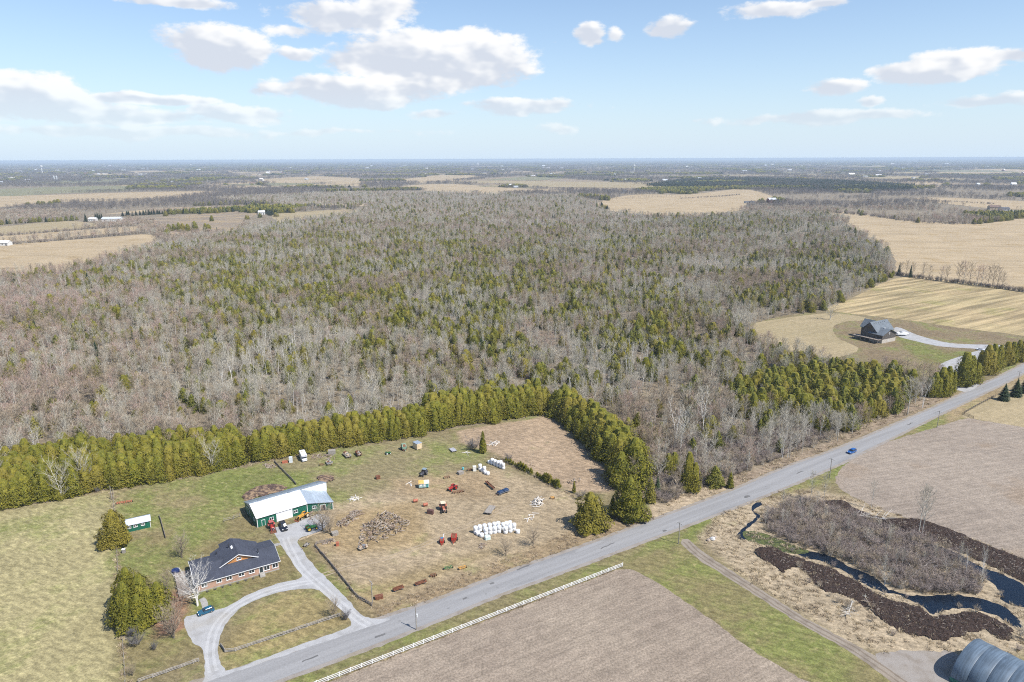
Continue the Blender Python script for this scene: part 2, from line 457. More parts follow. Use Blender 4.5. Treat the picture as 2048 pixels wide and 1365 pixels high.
g = NT('dead_and_living_grass')
pxy = g.pos()
nb = g.noise(.05, 4); nm = g.noise(.22, 4); nf = g.noise(1.6, 3); nff = g.noise(7.0, 2)
st = g.noise(1.0, 3, g.pos((.25, 1.1, 1), R(-35)))
gr = g.attr('green', 'Fac')
f = g.math('ADD', gr, g.math('ADD', g.math('MULTIPLY_ADD', nb, 2.0, -1.0), g.math('ADD', g.math('MULTIPLY_ADD', nm, .9, -.45), g.math('MULTIPLY_ADD', st, .5, -.25))))
f = g.ramp(f, .30, .95)
dc = g.attr('dry')
gcol = g.mix(g.ramp(nm, .3, .7), (.105, .132, .030), (.155, .168, .052))
col = g.mix(g.math('MULTIPLY', f, .88), dc, gcol)
col = g.mix(g.ramp(g.noise(.5, 5), .52, .75, 0, .7), col, g.scale_col(dc, 1.38))
br = g.math('MULTIPLY', g.ramp(nf, .25, .75, .80, 1.20), g.ramp(nff, .25, .75, .78, 1.22))
br = g.math('MULTIPLY', br, g.math('MULTIPLY', g.ramp(nb, .3, .7, .88, 1.12), g.ramp(g.noise(.75, 4, g.pos((.45, 1, 1), R(25)), .6), .32, .68, .74, 1.26)))
M_GROUND = g.done(g.scale_col(col, br), .95, 0, .15, bump=g.math('ADD', nf, nff), bstr=.55, bdist=.25)
me = bpy.data.meshes.new('ground')
idx = np.arange(nx_ * ny_).reshape(ny_, nx_)
quads = np.stack([idx[:-1, :-1], idx[:-1, 1:], idx[1:, 1:], idx[1:, :-1]], -1).reshape(-1, 4)
me.from_pydata(np.stack([xs, ys, np.zeros_like(xs)], -1).tolist(), [], quads.tolist())
a = me.attributes.new('dry', 'FLOAT_COLOR', 'POINT'); a.data.foreach_set('color', np.hstack([dry, np.ones((len(xs), 1))]).ravel())
a = me.attributes.new('green', 'FLOAT', 'POINT'); a.data.foreach_set('value', green)
me.materials.append(M_GROUND)
tag(link('ground', me), 'flat farmland of dead and reviving grass', kind='structure')

# ------------------------------------------------------------------ roads and gravel
def gravel(name, base, dark, tan):
    n = NT(name)
    a, b, c = n.noise(.35, 4), n.noise(5, 3), n.noise(.09, 3)
    col = n.mix(n.ramp(a, .42, .70, 0, .75), base, dark)
    col = n.mix(n.ramp(c, .5, .75, 0, .55), col, tan)
    return n.done(n.scale_col(col, n.ramp(b, .25, .75, .82, 1.18)), .95, 0, .2, bump=b, bstr=.4, bdist=.05)
M_GRAVEL = gravel('light_grey_gravel', (.35, .35, .352), (.265, .262, .258), (.30, .275, .23))
M_LANE = gravel('sandy_farm_lane', (.25, .215, .175), (.17, .14, .11), (.28, .23, .17))
M_SHOULDER = gravel('road_shoulder_gravel', (.265, .24, .215), (.20, .17, .14), (.23, .19, .13))
n = NT('worn_pale_asphalt')
rot = R(-33)
ln = n.noise(1, 3, n.pos((.02, .55, 1), rot)); cr = n.noise(2.2, 5); pt = n.noise(.12, 3, n.pos((.35, 1, 1), rot))
col = n.mix(n.ramp(ln, .35, .65), (.228, .226, .226), (.266, .264, .264))
col = n.mix(n.ramp(pt, .58, .70, 0, .5), col, (.155, .153, .153))
col = n.mix(n.ramp(n.noise(.6, 6), .66, .72, 0, .5), col, (.13, .13, .13))
M_ROAD = n.done(n.scale_col(col, n.ramp(cr, .3, .7, .92, 1.08)), .9, 0, .25, bump=n.noise(9, 2), bstr=.2, bdist=.02)

ROAD_UP = [(300, 1398), (400, 1363), (453, 1346), (600, 1298), (750, 1241), (877, 1198), (1022, 1142), (1160, 1094), (1290, 1046), (1360, 1020), (1462, 981), (1578, 932), (1672, 898), (1830, 831), (1917, 791), (2048, 727), (2200, 640)]
ROAD_LO = [(2200, 660), (2048, 747), (1888, 826), (1739, 899), (1660, 938), (1513, 999), (1374, 1052), (1290, 1083), (1160, 1132), (991, 1194), (880, 1240), (720, 1303), (549, 1366), (450, 1405)]
up, lo = gp(ROAD_UP), gp(ROAD_LO)
def widen(pts, d):
    out = []
    for i, p in enumerate(pts):
        t = (pts[min(i + 1, len(pts) - 1)] - pts[max(i - 1, 0)]).normalized()
        out.append(p + Vector((-t.y, t.x, 0)) * d)
    return out
sheet('road_shoulder', [widen(up, .9) + widen(lo, .9)], .010, M_SHOULDER, jit=.45, step=1.2)
sheet('road', [widen(up, -.5) + widen(lo, -.5)], .014, M_ROAD, jit=.12, step=1.5)
DRIVE = [(552, 1072), (569, 1101), (594, 1138), (604, 1149), (596, 1159), (555, 1168), (498, 1189), (456, 1214), (430, 1221), (374, 1233), (367, 1241), (374, 1265), (386, 1286), (402, 1294), (408, 1318), (409, 1356), (404, 1366),
         (470, 1345), (600, 1301), (715, 1262), (780, 1240), (742, 1238), (716, 1224), (696, 1200), (651, 1155), (623, 1127), (606, 1101), (596, 1080), (640, 1062), (660, 1040), (640, 1028), (590, 1046), (545, 1058)]
ISLAND = [(640, 1181), (583, 1180), (527, 1195), (484, 1215), (459, 1240), (443, 1265), (436, 1290), (438, 1318), (450, 1338), (470, 1338), (600, 1290), (690, 1258), (703, 1246), (690, 1228), (668, 1206)]
sheet('driveway', [gp(DRIVE), gp(ISLAND)], .018, M_GRAVEL, jit=.35, step=1.0)
sheet('stone_path', [gp([(408, 1195), (414, 1200), (416, 1216), (406, 1220), (402, 1206), (398, 1200)])], .022, mat('pale_paving', (.30, .29, .27), .9), jit=.1)
sheet('side_path', [gp([(533, 1092), (560, 1086), (562, 1090), (536, 1096)])], .022, mat('pale_paving', (.30, .29, .27), .9), jit=.1)
sheet('farm_lane', [gp([(1362, 1086), (1376, 1079), (1412, 1108), (1510, 1172), (1610, 1236), (1722, 1296), (1770, 1325), (1850, 1380), (1815, 1385), (1700, 1305), (1590, 1242), (1490, 1178), (1395, 1117)])], .017, M_LANE, jit=.4)
sheet('gravel_yard', [gp([(1752, 1318), (1790, 1302), (1850, 1302), (1905, 1305), (1960, 1340), (1900, 1400), (1850, 1385)])], .021, M_SHOULDER, jit=.8)
sheet('house_driveway', [gp([(1788, 658), (1800, 656), (1840, 672), (1905, 687), (2003, 691), (2000, 700), (1980, 707), (1962, 728), (1946, 752), (1958, 770), (1930, 784), (1902, 772), (1898, 752), (1880, 730), (1935, 708), (1955, 699), (1880, 693), (1820, 680), (1795, 672)])], .018, M_GRAVEL, jit=.3)
M_WATER = NT('still_dark_water')
M_WATER = M_WATER.done((.006, .011, .02), .05, 0, .28, bump=M_WATER.noise(1.2, 3), bstr=.05, bdist=.05)

# ------------------------------------------------------------------ ploughed and stubble fields
def field_mat(name, a, b, ang, sx=.05, sy=1.1, k=.12, patch=None):
    n = NT(name)
    rows = n.noise(1.0, 3, n.pos((sx, sy, 1), -ang)); bg = n.noise(.018, 4); md = n.noise(.12, 4); fn = n.noise(1.8, 4); ff = n.noise(6, 2)
    col = n.mix(n.ramp(n.math('ADD', n.math('MULTIPLY', bg, .65), n.math('MULTIPLY', md, .35)), .36, .64), a, b)
    if patch: col = n.mix(n.ramp(n.noise(.03, 3), .55, .68, 0, .7), col, patch)
    br = n.math('MULTIPLY', n.ramp(rows, .3, .7, 1 - k, 1 + k), n.math('MULTIPLY', n.ramp(fn, .3, .7, .78, 1.22), n.math('MULTIPLY', n.ramp(ff, .3, .7, .84, 1.16), n.ramp(n.noise(.35, 4), .3, .7, .9, 1.1))))
    return n.done(n.scale_col(col, br), .95, 0, .1, bump=n.math('ADD', fn, ff), bstr=.5, bdist=.15)
M_F_BROWN = field_mat('worked_brown_field', (.232, .188, .147), (.27, .222, .172), R(31))
M_F_GREY = field_mat('greyish_stubble_field', (.235, .195, .158), (.275, .23, .185), R(15), patch=(.235, .18, .13))
M_F_TAN = field_mat('tan_stubble_field', (.335, .262, .165), (.375, .295, .188), R(-8), sx=.01, sy=.10, k=.10, patch=(.30, .22, .115))
M_F_STRIPE = field_mat('striped_cut_field', (.29, .235, .130), (.345, .268, .152), math.atan2(P(2048, 601).y - P(1824, 648).y, P(2048, 601).x - P(1824, 648).x), sx=.012, sy=.19, k=.36, patch=(.235, .21, .085))
M_F_PALE = field_mat('pale_dry_field', (.28, .23, .135), (.315, .255, .155), R(30), sx=.02, sy=.4, k=.08)
M_F_TILL = field_mat('tilled_grey_field', (.20, .165, .13), (.30, .23, .14), R(5), sx=.004, sy=.03, k=.06)
M_F_GREEN = field_mat('dull_green_field', (.17, .17, .10), (.22, .20, .115), R(0), sx=.01, sy=.1, k=.06)
sheet('ploughed_field', [gp([(640, 1373), (1000, 1231), (1180, 1160), (1245, 1139), (1290, 1152), (1360, 1196), (1428, 1244), (1496, 1295), (1598, 1356), (1660, 1400), (1200, 1560), (560, 1420)])], .006, M_F_BROWN, jit=.5)
sheet('grey_field', [gp([(1672, 962), (1690, 930), (1760, 890), (1850, 862), (1930, 838), (1965, 842), (2100, 862), (2300, 900), (2400, 1200), (2100, 1150), (1990, 1105), (1900, 1075), (1820, 1040), (1740, 1010), (1690, 985)])], .006, M_F_GREY, jit=.9)
sheet('pasture', [gp([(1926, 830), (1985, 797), (2060, 760), (2200, 780), (2300, 880), (2100, 862), (1960, 840)])], .0075, M_F_PALE, jit=.4)
sheet('striped_field', [gp([(1654, 618), (1700, 598), (1790, 558), (1850, 557), (1960, 570), (2060, 586), (2300, 620), (2300, 720), (2060, 674), (1917, 656), (1800, 639), (1713, 629)])], .006, M_F_STRIPE, jit=1.2, step=4)
sheet('house_meadow', [gp([(1505, 650), (1567, 637), (1654, 627), (1713, 632), (1740, 640), (1690, 644), (1666, 656), (1676, 676), (1716, 697), (1690, 712), (1640, 715), (1560, 695), (1512, 676)])], .006, M_F_PALE, jit=.8)
FIELDS = [
    ('far_field', M_F_TAN, [(1640, 422), (1706, 427), (1797, 440), (1864, 445), (1931, 448), (1975, 447), (2060, 436), (2300, 420), (2300, 640), (2060, 582), (1960, 568), (1800, 549), (1785, 510), (1715, 462), (1690, 448)]),
    ('far_field', M_F_TAN, [(-200, 498), (0, 490), (143, 480), (239, 473), (297, 469), (312, 478), (310, 490), (239, 510), (143, 532), (110, 545), (-200, 552)]),
    ('far_field', M_F_TAN, [(-200, 488), (0, 472), (283, 453), (277, 462), (0, 486), (-200, 500)]),
    ('far_field', M_F_PALE, [(-200, 470), (0, 454), (113, 444), (164, 444), (195, 453), (102, 463), (0, 470), (-200, 485)]),
    ('far_field', M_F_TILL, [(294, 438), (472, 424), (513, 428), (490, 440), (482, 454), (455, 466), (342, 472), (328, 456)]),
    ('far_field', M_F_TAN, [(185, 432), (362, 415), (700, 408), (705, 414), (495, 417), (246, 427)]),
    ('far_field', M_F_PALE, [(557, 428), (700, 419), (705, 426), (581, 442), (558, 445)]),
    ('far_field', M_F_TAN, [(-300, 398), (0, 393), (308, 384), (445, 384), (321, 399), (239, 403), (137, 404), (0, 415), (-300, 430)]),
    ('far_field', M_F_TAN, [(500, 361), (632, 353), (720, 358), (722, 372), (649, 369), (547, 367)]),
    ('far_field', M_F_GREEN, [(34, 377), (256, 372), (260, 381), (102, 388), (0, 393), (-200, 392)]),
    ('far_field', M_F_TAN, [(451, 348), (581, 343), (533, 351)]),
    ('far_field', M_F_TAN, [(246, 344), (308, 342), (342, 345), (273, 348)]),
    ('far_field', M_F_TAN, [(785, 375), (858, 369), (919, 369), (1015, 376), (1111, 380), (1145, 385), (1056, 384), (988, 388), (871, 383)]),
    ('far_field', M_F_TILL, [(895, 365), (1005, 355), (1090, 355), (1247, 367), (1329, 376), (1261, 382), (1111, 379), (1008, 371)]),
    ('far_field', M_F_TAN, [(800, 361), (885, 350), (953, 352), (947, 358), (844, 367)]),
    ('far_field', M_F_TAN, [(1200, 404), (1268, 390), (1380, 389), (1470, 379), (1506, 381), (1552, 396), (1543, 403), (1500, 408), (1484, 420), (1380, 434), (1310, 431), (1234, 424), (1205, 416)]),
    ('far_field', M_F_TAN, [(1830, 397), (1897, 396), (2060, 403), (2300, 410), (2300, 425), (2048, 420), (1981, 417), (1884, 407)]),
    ('far_field', M_F_TAN, [(1736, 355), (1844, 354), (1840, 360), (1740, 361)]),
    ('far_field', M_F_PALE, [(1770, 347), (1823, 344), (1844, 347)]),
    ('far_field', M_F_TAN, [(1870, 344), (1998, 338), (2060, 341), (2060, 349), (1931, 350)]),
    ('far_field', M_F_PALE, [(1635, 336), (1763, 332), (1776, 336)]),
    ('far_field', M_F_PALE, [(1380, 353), (1480, 350), (1560, 351), (1500, 354)]),
    ('far_field', M_F_TAN, [(980, 345), (1060, 343), (1090, 344), (1040, 347)]),
    ('far_field', M_F_PALE, [(130, 366), (230, 363), (250, 366), (150, 369)]),
]
for k, (nm_, m_, pix) in enumerate(FIELDS):
    sheet(nm_, [gp(pix)], .05 + .004 * k, m_, smooth=True, step=12 if max(p[1] for p in pix) > 420 else 60, jit=3 if max(p[1] for p in pix) > 420 else 12, seed=k)
# smaller fields scattered out to the horizon, 4 to 20 km off
rf = random.Random(5)
for k in range(130):
    x = rf.uniform(-200, 2250); y = rf.choice([rf.uniform(321.5, 326), rf.uniform(324, 334), rf.uniform(331, 348), rf.uniform(340, 372)])
    c = P(x, y); w_, d_ = rf.uniform(120, 520) * (1 + c.y / 9000), rf.uniform(90, 300) * (1 + c.y / 9000); a_ = R(rf.choice([-24, 66]) + rf.uniform(-4, 4))
    u_ = Vector((math.cos(a_), math.sin(a_), 0)); v_ = Vector((-u_.y, u_.x, 0))
    sheet('far_field', [[c + u_ * (sx_ * w_) + v_ * (sy_ * d_ + rf.uniform(-40, 40)) for sx_, sy_ in ((-1, -1), (1, -1), (1, 1), (-1, 1))]], .16 + .006 * k,
          rf.choice([M_F_TAN, M_F_PALE, M_F_GREEN, M_F_TILL]), smooth=False)

# ------------------------------------------------------------------ creek: water, weed, dug soil banks
def z5(pts): return [P(1360 + x / 2.936, 900 + y / 2.936) for x, y in pts]
WATERS = []
def water(name, pts, z, jit):
    WATERS.append(pts); return sheet(name, [pts], z, M_WATER, jit=jit, step=.8)
water('creek_water', z5([(640, 580), (760, 598), (880, 622), (1000, 688), (1130, 742), (1250, 828), (1430, 858), (1560, 852), (1720, 866), (1850, 898), (1950, 955), (2010, 1040), (1960, 1040), (1850, 972), (1700, 932), (1560, 942), (1480, 962), (1430, 922), (1280, 852), (1180, 832), (1050, 772), (960, 712), (850, 662), (720, 627)]), .02, .8)
water('creek_water', z5([(700, 285), (770, 300), (795, 370), (940, 430), (1200, 505), (1450, 545), (1650, 620), (1750, 680), (1900, 735), (2030, 800), (2120, 900), (2060, 930), (1900, 890), (1850, 800), (1700, 700), (1500, 620), (1300, 575), (1150, 540), (900, 455), (760, 390)]), .02, .8)
water('ditch_water', z5([(450, 308), (490, 318), (432, 356), (468, 390), (425, 440), (385, 468), (395, 520), (345, 525), (340, 490), (402, 432), (444, 393), (418, 345)]), .016, .4)
n = NT('floating_green_weed')
M_WEED = n.done(n.mix(n.ramp(n.noise(.8, 4), .4, .62), (.035, .045, .016), (.10, .115, .035)), .8)
sheet('pond_weed', [z5([(372, 482), (480, 488), (640, 548), (760, 596), (700, 612), (600, 600), (540, 572), (400, 532)])], .026, M_WEED, jit=.4, step=.7)
n = NT('freshly_dug_peat')
cl, fk = n.noise(2.2, 4), n.noise(5.5, 2)
col = n.mix(n.ramp(cl, .35, .65), (.022, .014, .011), (.06, .040, .032))
col = n.mix(n.ramp(fk, .68, .72, 0, .8), col, (.30, .26, .22))
M_PEAT = n.done(col, .95, 0, .2, bump=n.math('ADD', cl, fk), bstr=.8, bdist=.3)
def soil_bank(name, outline, h, cell=.5, m=None, seed=1, label=None):
    xs_ = [p[0] for p in outline]; ys_ = [p[1] for p in outline]
    ax = np.arange(min(xs_), max(xs_), cell); ay = np.arange(min(ys_), max(ys_), cell)
    X, Y = np.meshgrid(ax, ay); ins = inside(outline, X, Y); dd = seg_dist(outline, X, Y)
    vid = -np.ones(X.shape, int); vs, fs = [], []
    for i, j in zip(*np.nonzero(ins)):
        x, y = X[i, j], Y[i, j]
        if dd[i, j] < .15 + 1.3 * mnoise.noise((x * .35, y * .35, seed + 7)) + .7 * mnoise.noise((x * 1.3, y * 1.3, seed)): continue
        e = min(1, dd[i, j] / 2.2)
        z = h * (e * (1.6 - .6 * e)) * (.55 + .5 * mnoise.noise((x * .22, y * .22, seed)) + .45 * mnoise.noise((x * .9, y * .9, seed)))
        vid[i, j] = len(vs)
        vs.append((x + rnd.uniform(-.2, .2) * cell, y + rnd.uniform(-.2, .2) * cell, max(.03, z) + rnd.uniform(0, .18) * h * e))
    for i in range(X.shape[0] - 1):
        for j in range(X.shape[1] - 1):
            q = [vid[i, j], vid[i, j + 1], vid[i + 1, j + 1], vid[i + 1, j]]
            if min(q) >= 0: fs.append(tuple(q))
    me = bpy.data.meshes.new(name); me.from_pydata(vs, [], fs); me.materials.append(m or M_PEAT); me.update()
    o = link(name, me)
    return tag(o, label, kind='structure') if name == 'soil_bank' else tag(o, label, 'heap')
soil_bank('soil_bank', smooth_loop(z5([(408, 592), (480, 565), (560, 570), (640, 612), (800, 662), (960, 722), (1180, 852), (1430, 928), (1480, 975), (1700, 942), (1850, 985), (1960, 1050), (1950, 1125), (1860, 1110), (1800, 1070), (1700, 1085), (1560, 1132), (1330, 1085), (1180, 1005), (1010, 880), (830, 825), (720, 715), (650, 700), (610, 742), (545, 680), (430, 625)]), 1.5, .5, 2), .75, label='dark peat dug out along the creek')
soil_bank('soil_bank', smooth_loop(z5([(840, 300), (960, 296), (1040, 345), (1200, 395), (1400, 405), (1600, 468), (1800, 555), (2060, 655), (2200, 740), (2150, 880), (2030, 790), (1900, 728), (1650, 612), (1450, 538), (1230, 492), (1000, 380), (880, 340)]), 1.5, .5, 4), .75, seed=5, label='dark peat dug out beside the grey field')
# manure and soil heaps behind the barn
n = NT('straw_and_manure')
M_MANURE = n.done(n.mix(n.ramp(n.noise(.7, 5), .42, .6), (.075, .05, .042), (.25, .175, .11)), .95, bump=n.noise(2, 4), bstr=.8, bdist=.3)
soil_bank('manure_heap', smooth_loop(gp([(482, 992), (510, 974), (545, 968), (575, 972), (570, 984), (520, 996), (490, 1003)]), 1.0, .4, 3), .8, m=M_MANURE, label='straw and manure heap behind the green barn')
soil_bank('manure_heap', smooth_loop(gp([(630, 958), (645, 950), (665, 951), (673, 958), (664, 965), (640, 968)]), 1.0, .3, 6), .9, m=M_MANURE, seed=3, label='small manure heap beyond the barn roof')

# ------------------------------------------------------------------ wheel tracks
def track(name, pix, off, width, m, z, jit=.12):
    c = smooth_loop(gp(pix), 1.5, 0, closed=False); c = [Vector((q.x, q.y, 0)) for q in c]
    sheet(name, [widen(c, off + width / 2) + list(reversed(widen(c, off - width / 2)))], z, m, smooth=True, step=1.0, jit=jit)
M_TRK = gravel('packed_pale_gravel', (.40, .40, .40), (.34, .338, .335), (.36, .34, .30))
M_RUT = gravel('bare_earth_rut', (.33, .265, .185), (.25, .195, .135), (.29, .235, .16))
for o_ in (-.8, .8):
    track('wheel_track', [(570, 1076), (584, 1108), (606, 1142), (640, 1172), (680, 1208), (715, 1238), (738, 1252)], o_, .75, M_TRK, .024)
    track('wheel_track', [(628, 1164), (575, 1173), (520, 1190), (472, 1214), (440, 1242), (424, 1275), (420, 1310), (426, 1345)], o_, .75, M_TRK, .028)
    track('wheel_rut', [(640, 1152), (700, 1134), (790, 1112), (880, 1076), (960, 1040), (1030, 1010)], o_, .45, M_RUT, .0045, .3)
    track('wheel_rut', [(1372, 1084), (1402, 1112), (1500, 1175), (1600, 1239), (1710, 1300), (1830, 1382)], o_, .5, gravel('dark_lane_rut', (.19, .155, .12), (.13, .105, .082), (.22, .18, .135)), .025, .25)

# tar repairs on the road
M_TAR = gravel('tar_patch', (.135, .133, .132), (.105, .104, .103), (.15, .148, .145))
rp = random.Random(3)
for k, (x_, y_, L_, w_) in enumerate(((1047, 1135, 5, .5), (984, 1167, 1.6, .7), (930, 1198, 1.4, .5), (1494, 994, 2.4, 1.1), (1215, 1092, 6, .35), (760, 1272, 3, .6), (1600, 945, 4, .4), (1330, 1062, 1.5, .8), (620, 1318, 4, .4), (1820, 848, 5, .5))):
    c = P(x_, y_); d_ = Vector((math.cos(R(33)), math.sin(R(33)), 0)); n_ = Vector((-d_.y, d_.x, 0))
    sheet('road_patch', [[c - d_ * L_ / 2 - n_ * w_ / 2, c + d_ * L_ / 2 - n_ * w_ / 2, c + d_ * L_ / 2 + n_ * w_ / 2, c - d_ * L_ / 2 + n_ * w_ / 2]], .0175, M_TAR, step=.5, jit=.35, seed=k)
# ================================================================== TREES
def leaf_mat(name, a, b, c, rand=.25, rough=.75):
    """foliage: hue by clump and by tree"""
    n = NT(name)
    oi = n.n.new('ShaderNodeObjectInfo')
    k = n.noise(.9, 3, n.pos(obj=True)); k2 = n.noise(3.5, 2, n.pos(obj=True))
    col = n.mix(n.ramp(k, .35, .65), a, b)
    col = n.mix(n.ramp(oi.outputs['Random'], .35, 1.0, 0, .75), col, c)
    br = n.math('MULTIPLY', n.ramp(k2, .3, .7, .72, 1.28), n.math('MULTIPLY_ADD', oi.outputs['Random'], rand, 1 - rand / 2))
    b_ = n.bsdf
    return n.done(n.scale_col(col, br), rough, 0, .15)
def bark_mat(name, a, b, rand=.3, rough=.9):
    n = NT(name)
    oi = n.n.new('ShaderNodeObjectInfo')
    col = n.mix(n.ramp(n.noise(2.0, 3, n.pos((1, 1, .35), obj=True)), .35, .65), a, b)
    rnd_ = n.math('FRACT', n.math('MULTIPLY', oi.outputs['Random'], 7.13))
    return n.done(n.scale_col(col, n.math('MULTIPLY_ADD', rnd_, rand, 1 - rand / 2)), rough, 0, .15)
M_CEDAR = leaf_mat('cedar_sprays', (.108, .112, .016), (.185, .170, .022), (.165, .132, .024))
M_CEDAR_D = leaf_mat('wood_evergreen_sprays', (.098, .112, .024), (.172, .165, .028), (.180, .148, .032))  # foliage colour of the dcedar evergreens
M_SPRUCE = leaf_mat('spruce_needles', (.028, .045, .022), (.050, .070, .030), (.04, .06, .03))
M_TW_GREY = bark_mat('grey_twigs', (.40, .365, .29), (.50, .46, .37))
M_TW_BROWN = bark_mat('brown_twigs', (.34, .275, .20), (.42, .345, .25))
M_TW_RED = bark_mat('reddish_budding_twigs', (.40, .275, .225), (.44, .325, .26))
M_TW_PURPLE = bark_mat('purplish_shrub_twigs', (.29, .24, .215), (.38, .315, .28))
M_BK_WHITE = bark_mat('white_birch_bark', (.60, .575, .53), (.74, .71, .66))
M_BK_GREY = bark_mat('grey_poplar_bark', (.40, .38, .335), (.52, .50, .44))
M_BK_BROWN = bark_mat('brown_bark', (.13, .11, .09), (.20, .17, .14))

class Tree:
    """accumulates a trunk mesh and a crown mesh, both in the tree's own metres"""
    def __init__(self, seed): self.r = random.Random(seed); self.t = MB(); self.c = MB()

def twig(mb, p, d, L, w, r):
    s = d.cross(Vector((r.uniform(-1, 1), r.uniform(-1, 1), r.uniform(-1, 1))))
    if s.length < 1e-4: s = Vector((1, 0, 0))
    s.normalize()
    mb.add([p - s * w / 2, p + s * w / 2, p + d * L], [(0, 1, 2)])

def bare(seed, h, spread, r0, n_br=13, n_sub=5, n_tw=7, start=.3, up=.9, tw=.045, lean=0.0, forks=1, twl=1.0, droop=0.0):
    T = Tree(seed); r = T.r
    for fk in range(forks):
        az = r.uniform(0, 6.28); ln = Vector((math.cos(az), math.sin(az), 0)) * (h * (lean if forks == 1 else r.uniform(.10, .26)))
        hh = h * (1 if fk == 0 else r.uniform(.75, .98)); rr = r0 * (1 if forks == 1 else .7)
        b0 = Vector((0, 0, 0)) if fk == 0 else Vector((r.uniform(-.2, .2), r.uniform(-.2, .2), 0))
        nodes = []
        for k in range(6):
            t = k / 5
            nodes.append(b0 + ln * t * t + Vector((r.uniform(-.1, .1) * t * spread * .5, r.uniform(-.1, .1) * t * spread * .5, hh * t)))
        T.t.tube(nodes, [rr * (1 - .88 * (k / 5)) for k in range(6)], 5)
        def at(t):
            x = t * 5; i = min(4, int(x)); return nodes[i].lerp(nodes[i + 1], x - i)
        a0 = r.uniform(0, 6.28)
        for b in range(n_br):
            t = start + (1 - start) * (b + r.random()) / n_br * .97
            a = a0 + b * 2.4 + r.uniform(-.4, .4)
            prof = math.sin(math.pi * (.20 + .70 * (t - start) / (1 - start))) ** .8
            L = spread * prof * r.uniform(.75, 1.15) + .25
            el = up * r.uniform(.7, 1.15) + .3 * t
            d = Vector((math.cos(a) * math.cos(el), math.sin(a) * math.cos(el), math.sin(el)))
            p0 = at(t); p1 = p0 + d * L * .5; d2 = (d + Vector((0, 0, .35 - droop))).normalized(); p2 = p1 + d2 * L * .55
            rb = rr * (1 - .85 * t) * .5 + .012
            T.t.tube([p0, p1, p2], [rb, rb * .6, .012], 3, cap=False)
            for s in range(n_sub):
                u = (s + r.random() + .4) / (n_sub + .4)
                q0 = p0.lerp(p1, u * 2) if u < .5 else p1.lerp(p2, u * 2 - 1)
                dd = (d2 + Vector((r.uniform(-1, 1), r.uniform(-1, 1), r.uniform(-.3, .8) - droop)) * .75).normalized()
                Ls = L * r.uniform(.22, .45) + .2
                q1 = q0 + dd * Ls
                twig(T.c, q0, dd, Ls, tw * 1.3, r)
                for w in range(n_tw):
                    z0 = q0.lerp(q1, r.uniform(.15, 1))
                    dw = (dd + Vector((r.uniform(-1, 1), r.uniform(-1, 1), r.uniform(-.4, .9) - droop)) * .9).normalized()
                    twig(T.c, z0, dw, twl * r.uniform(.35, .95), tw, r)
        for w in range(n_tw * 3):
            z0 = at(r.uniform(.75, 1)); dw = Vector((r.uniform(-.6, .6), r.uniform(-.6, .6), 1)).normalized()
            twig(T.c, z0, dw, twl * r.uniform(.5, 1.2), tw, r)
    return T

def cone_prof(t, p=.75, base=.82):
    """radius of a cedar crown at height share t"""
    return (base + (1 - base) * min(1, t / .22)) * (1 - t) ** p if t < 1 else 0

def cedar(seed, h, R0, n=1500, p=.48, skirt=.03, size=.42, lobes=1):
    T = Tree(seed); r = T.r
    stems = [(0, 0, h, R0)] + [(r.uniform(-.75, .75) * R0, r.uniform(-.75, .75) * R0, h * r.uniform(.6, .93), R0 * r.uniform(.55, .85)) for _ in range(lobes - 1)]
    for (sx, sy, sh, sr) in stems:
        T.t.tube([(sx * .4, sy * .4, 0), (sx, sy, sh * .5), (sx, sy, sh * .93)], [.10 + sr * .045, .09, .02], 5)
        rings = []
        for k in range(7):
            t = skirt + (1 - skirt) * k / 6 * .97; rr = sr * cone_prof(t, p) * .62 + .02
            rings.append([(sx + math.cos(a) * rr * (1 + .18 * math.sin(3 * a + k + seed)), sy + math.sin(a) * rr * (1 + .18 * math.sin(2 * a + k * 2 + seed)), sh * t * .97 + .12) for a in (2 * math.pi * i / 9 for i in range(9))])
        T.c.loft(rings)  # closed inner core, added to block light through the crown
        m = int(n * (sr * sh) / sum(q[2] * q[3] for q in stems))
        for i in range(m):
            t = skirt + (1 - skirt) * (1 - math.sqrt(1 - r.random() * .985)); a = r.uniform(0, 6.2832)
            lump = 1 + .20 * math.sin(3 * a + seed) * math.sin(7 * t + seed) + .13 * math.sin(5 * a - 9 * t + seed * 2)
            rad = sr * cone_prof(t, p) * lump
            ln_ = mnoise.noise((math.cos(a) * rad * .8 + seed, math.sin(a) * rad * .8, sh * t * .7)) * .30 + mnoise.noise((math.cos(a) * rad * 2.1 + seed, math.sin(a) * rad * 2.1, sh * t * 1.8)) * .16
            rad *= (1 + ln_) * r.uniform(.80, 1.03)
            c = Vector((sx + math.cos(a) * rad, sy + math.sin(a) * rad, sh * t + .1))
            out = Vector((math.cos(a), math.sin(a), r.uniform(.1, 1.1))).normalized()
            tan = Vector((-math.sin(a), math.cos(a), r.uniform(-.5, .5))).normalized()
            nn = (out + Vector((r.uniform(-.7, .7), r.uniform(-.7, .7), r.uniform(-.5, .7)))).normalized()
            e1 = (tan - nn * tan.dot(nn)).normalized(); e2 = nn.cross(e1)
            s = size * r.uniform(.6, 1.3) * (1 - .35 * t)
            T.c.add([c - e1 * s * .5, c + e2 * s * -.35, c + e1 * s * .5, c + e2 * s * .75 + out * s * .2], [(0, 1, 2, 3)])
    return T

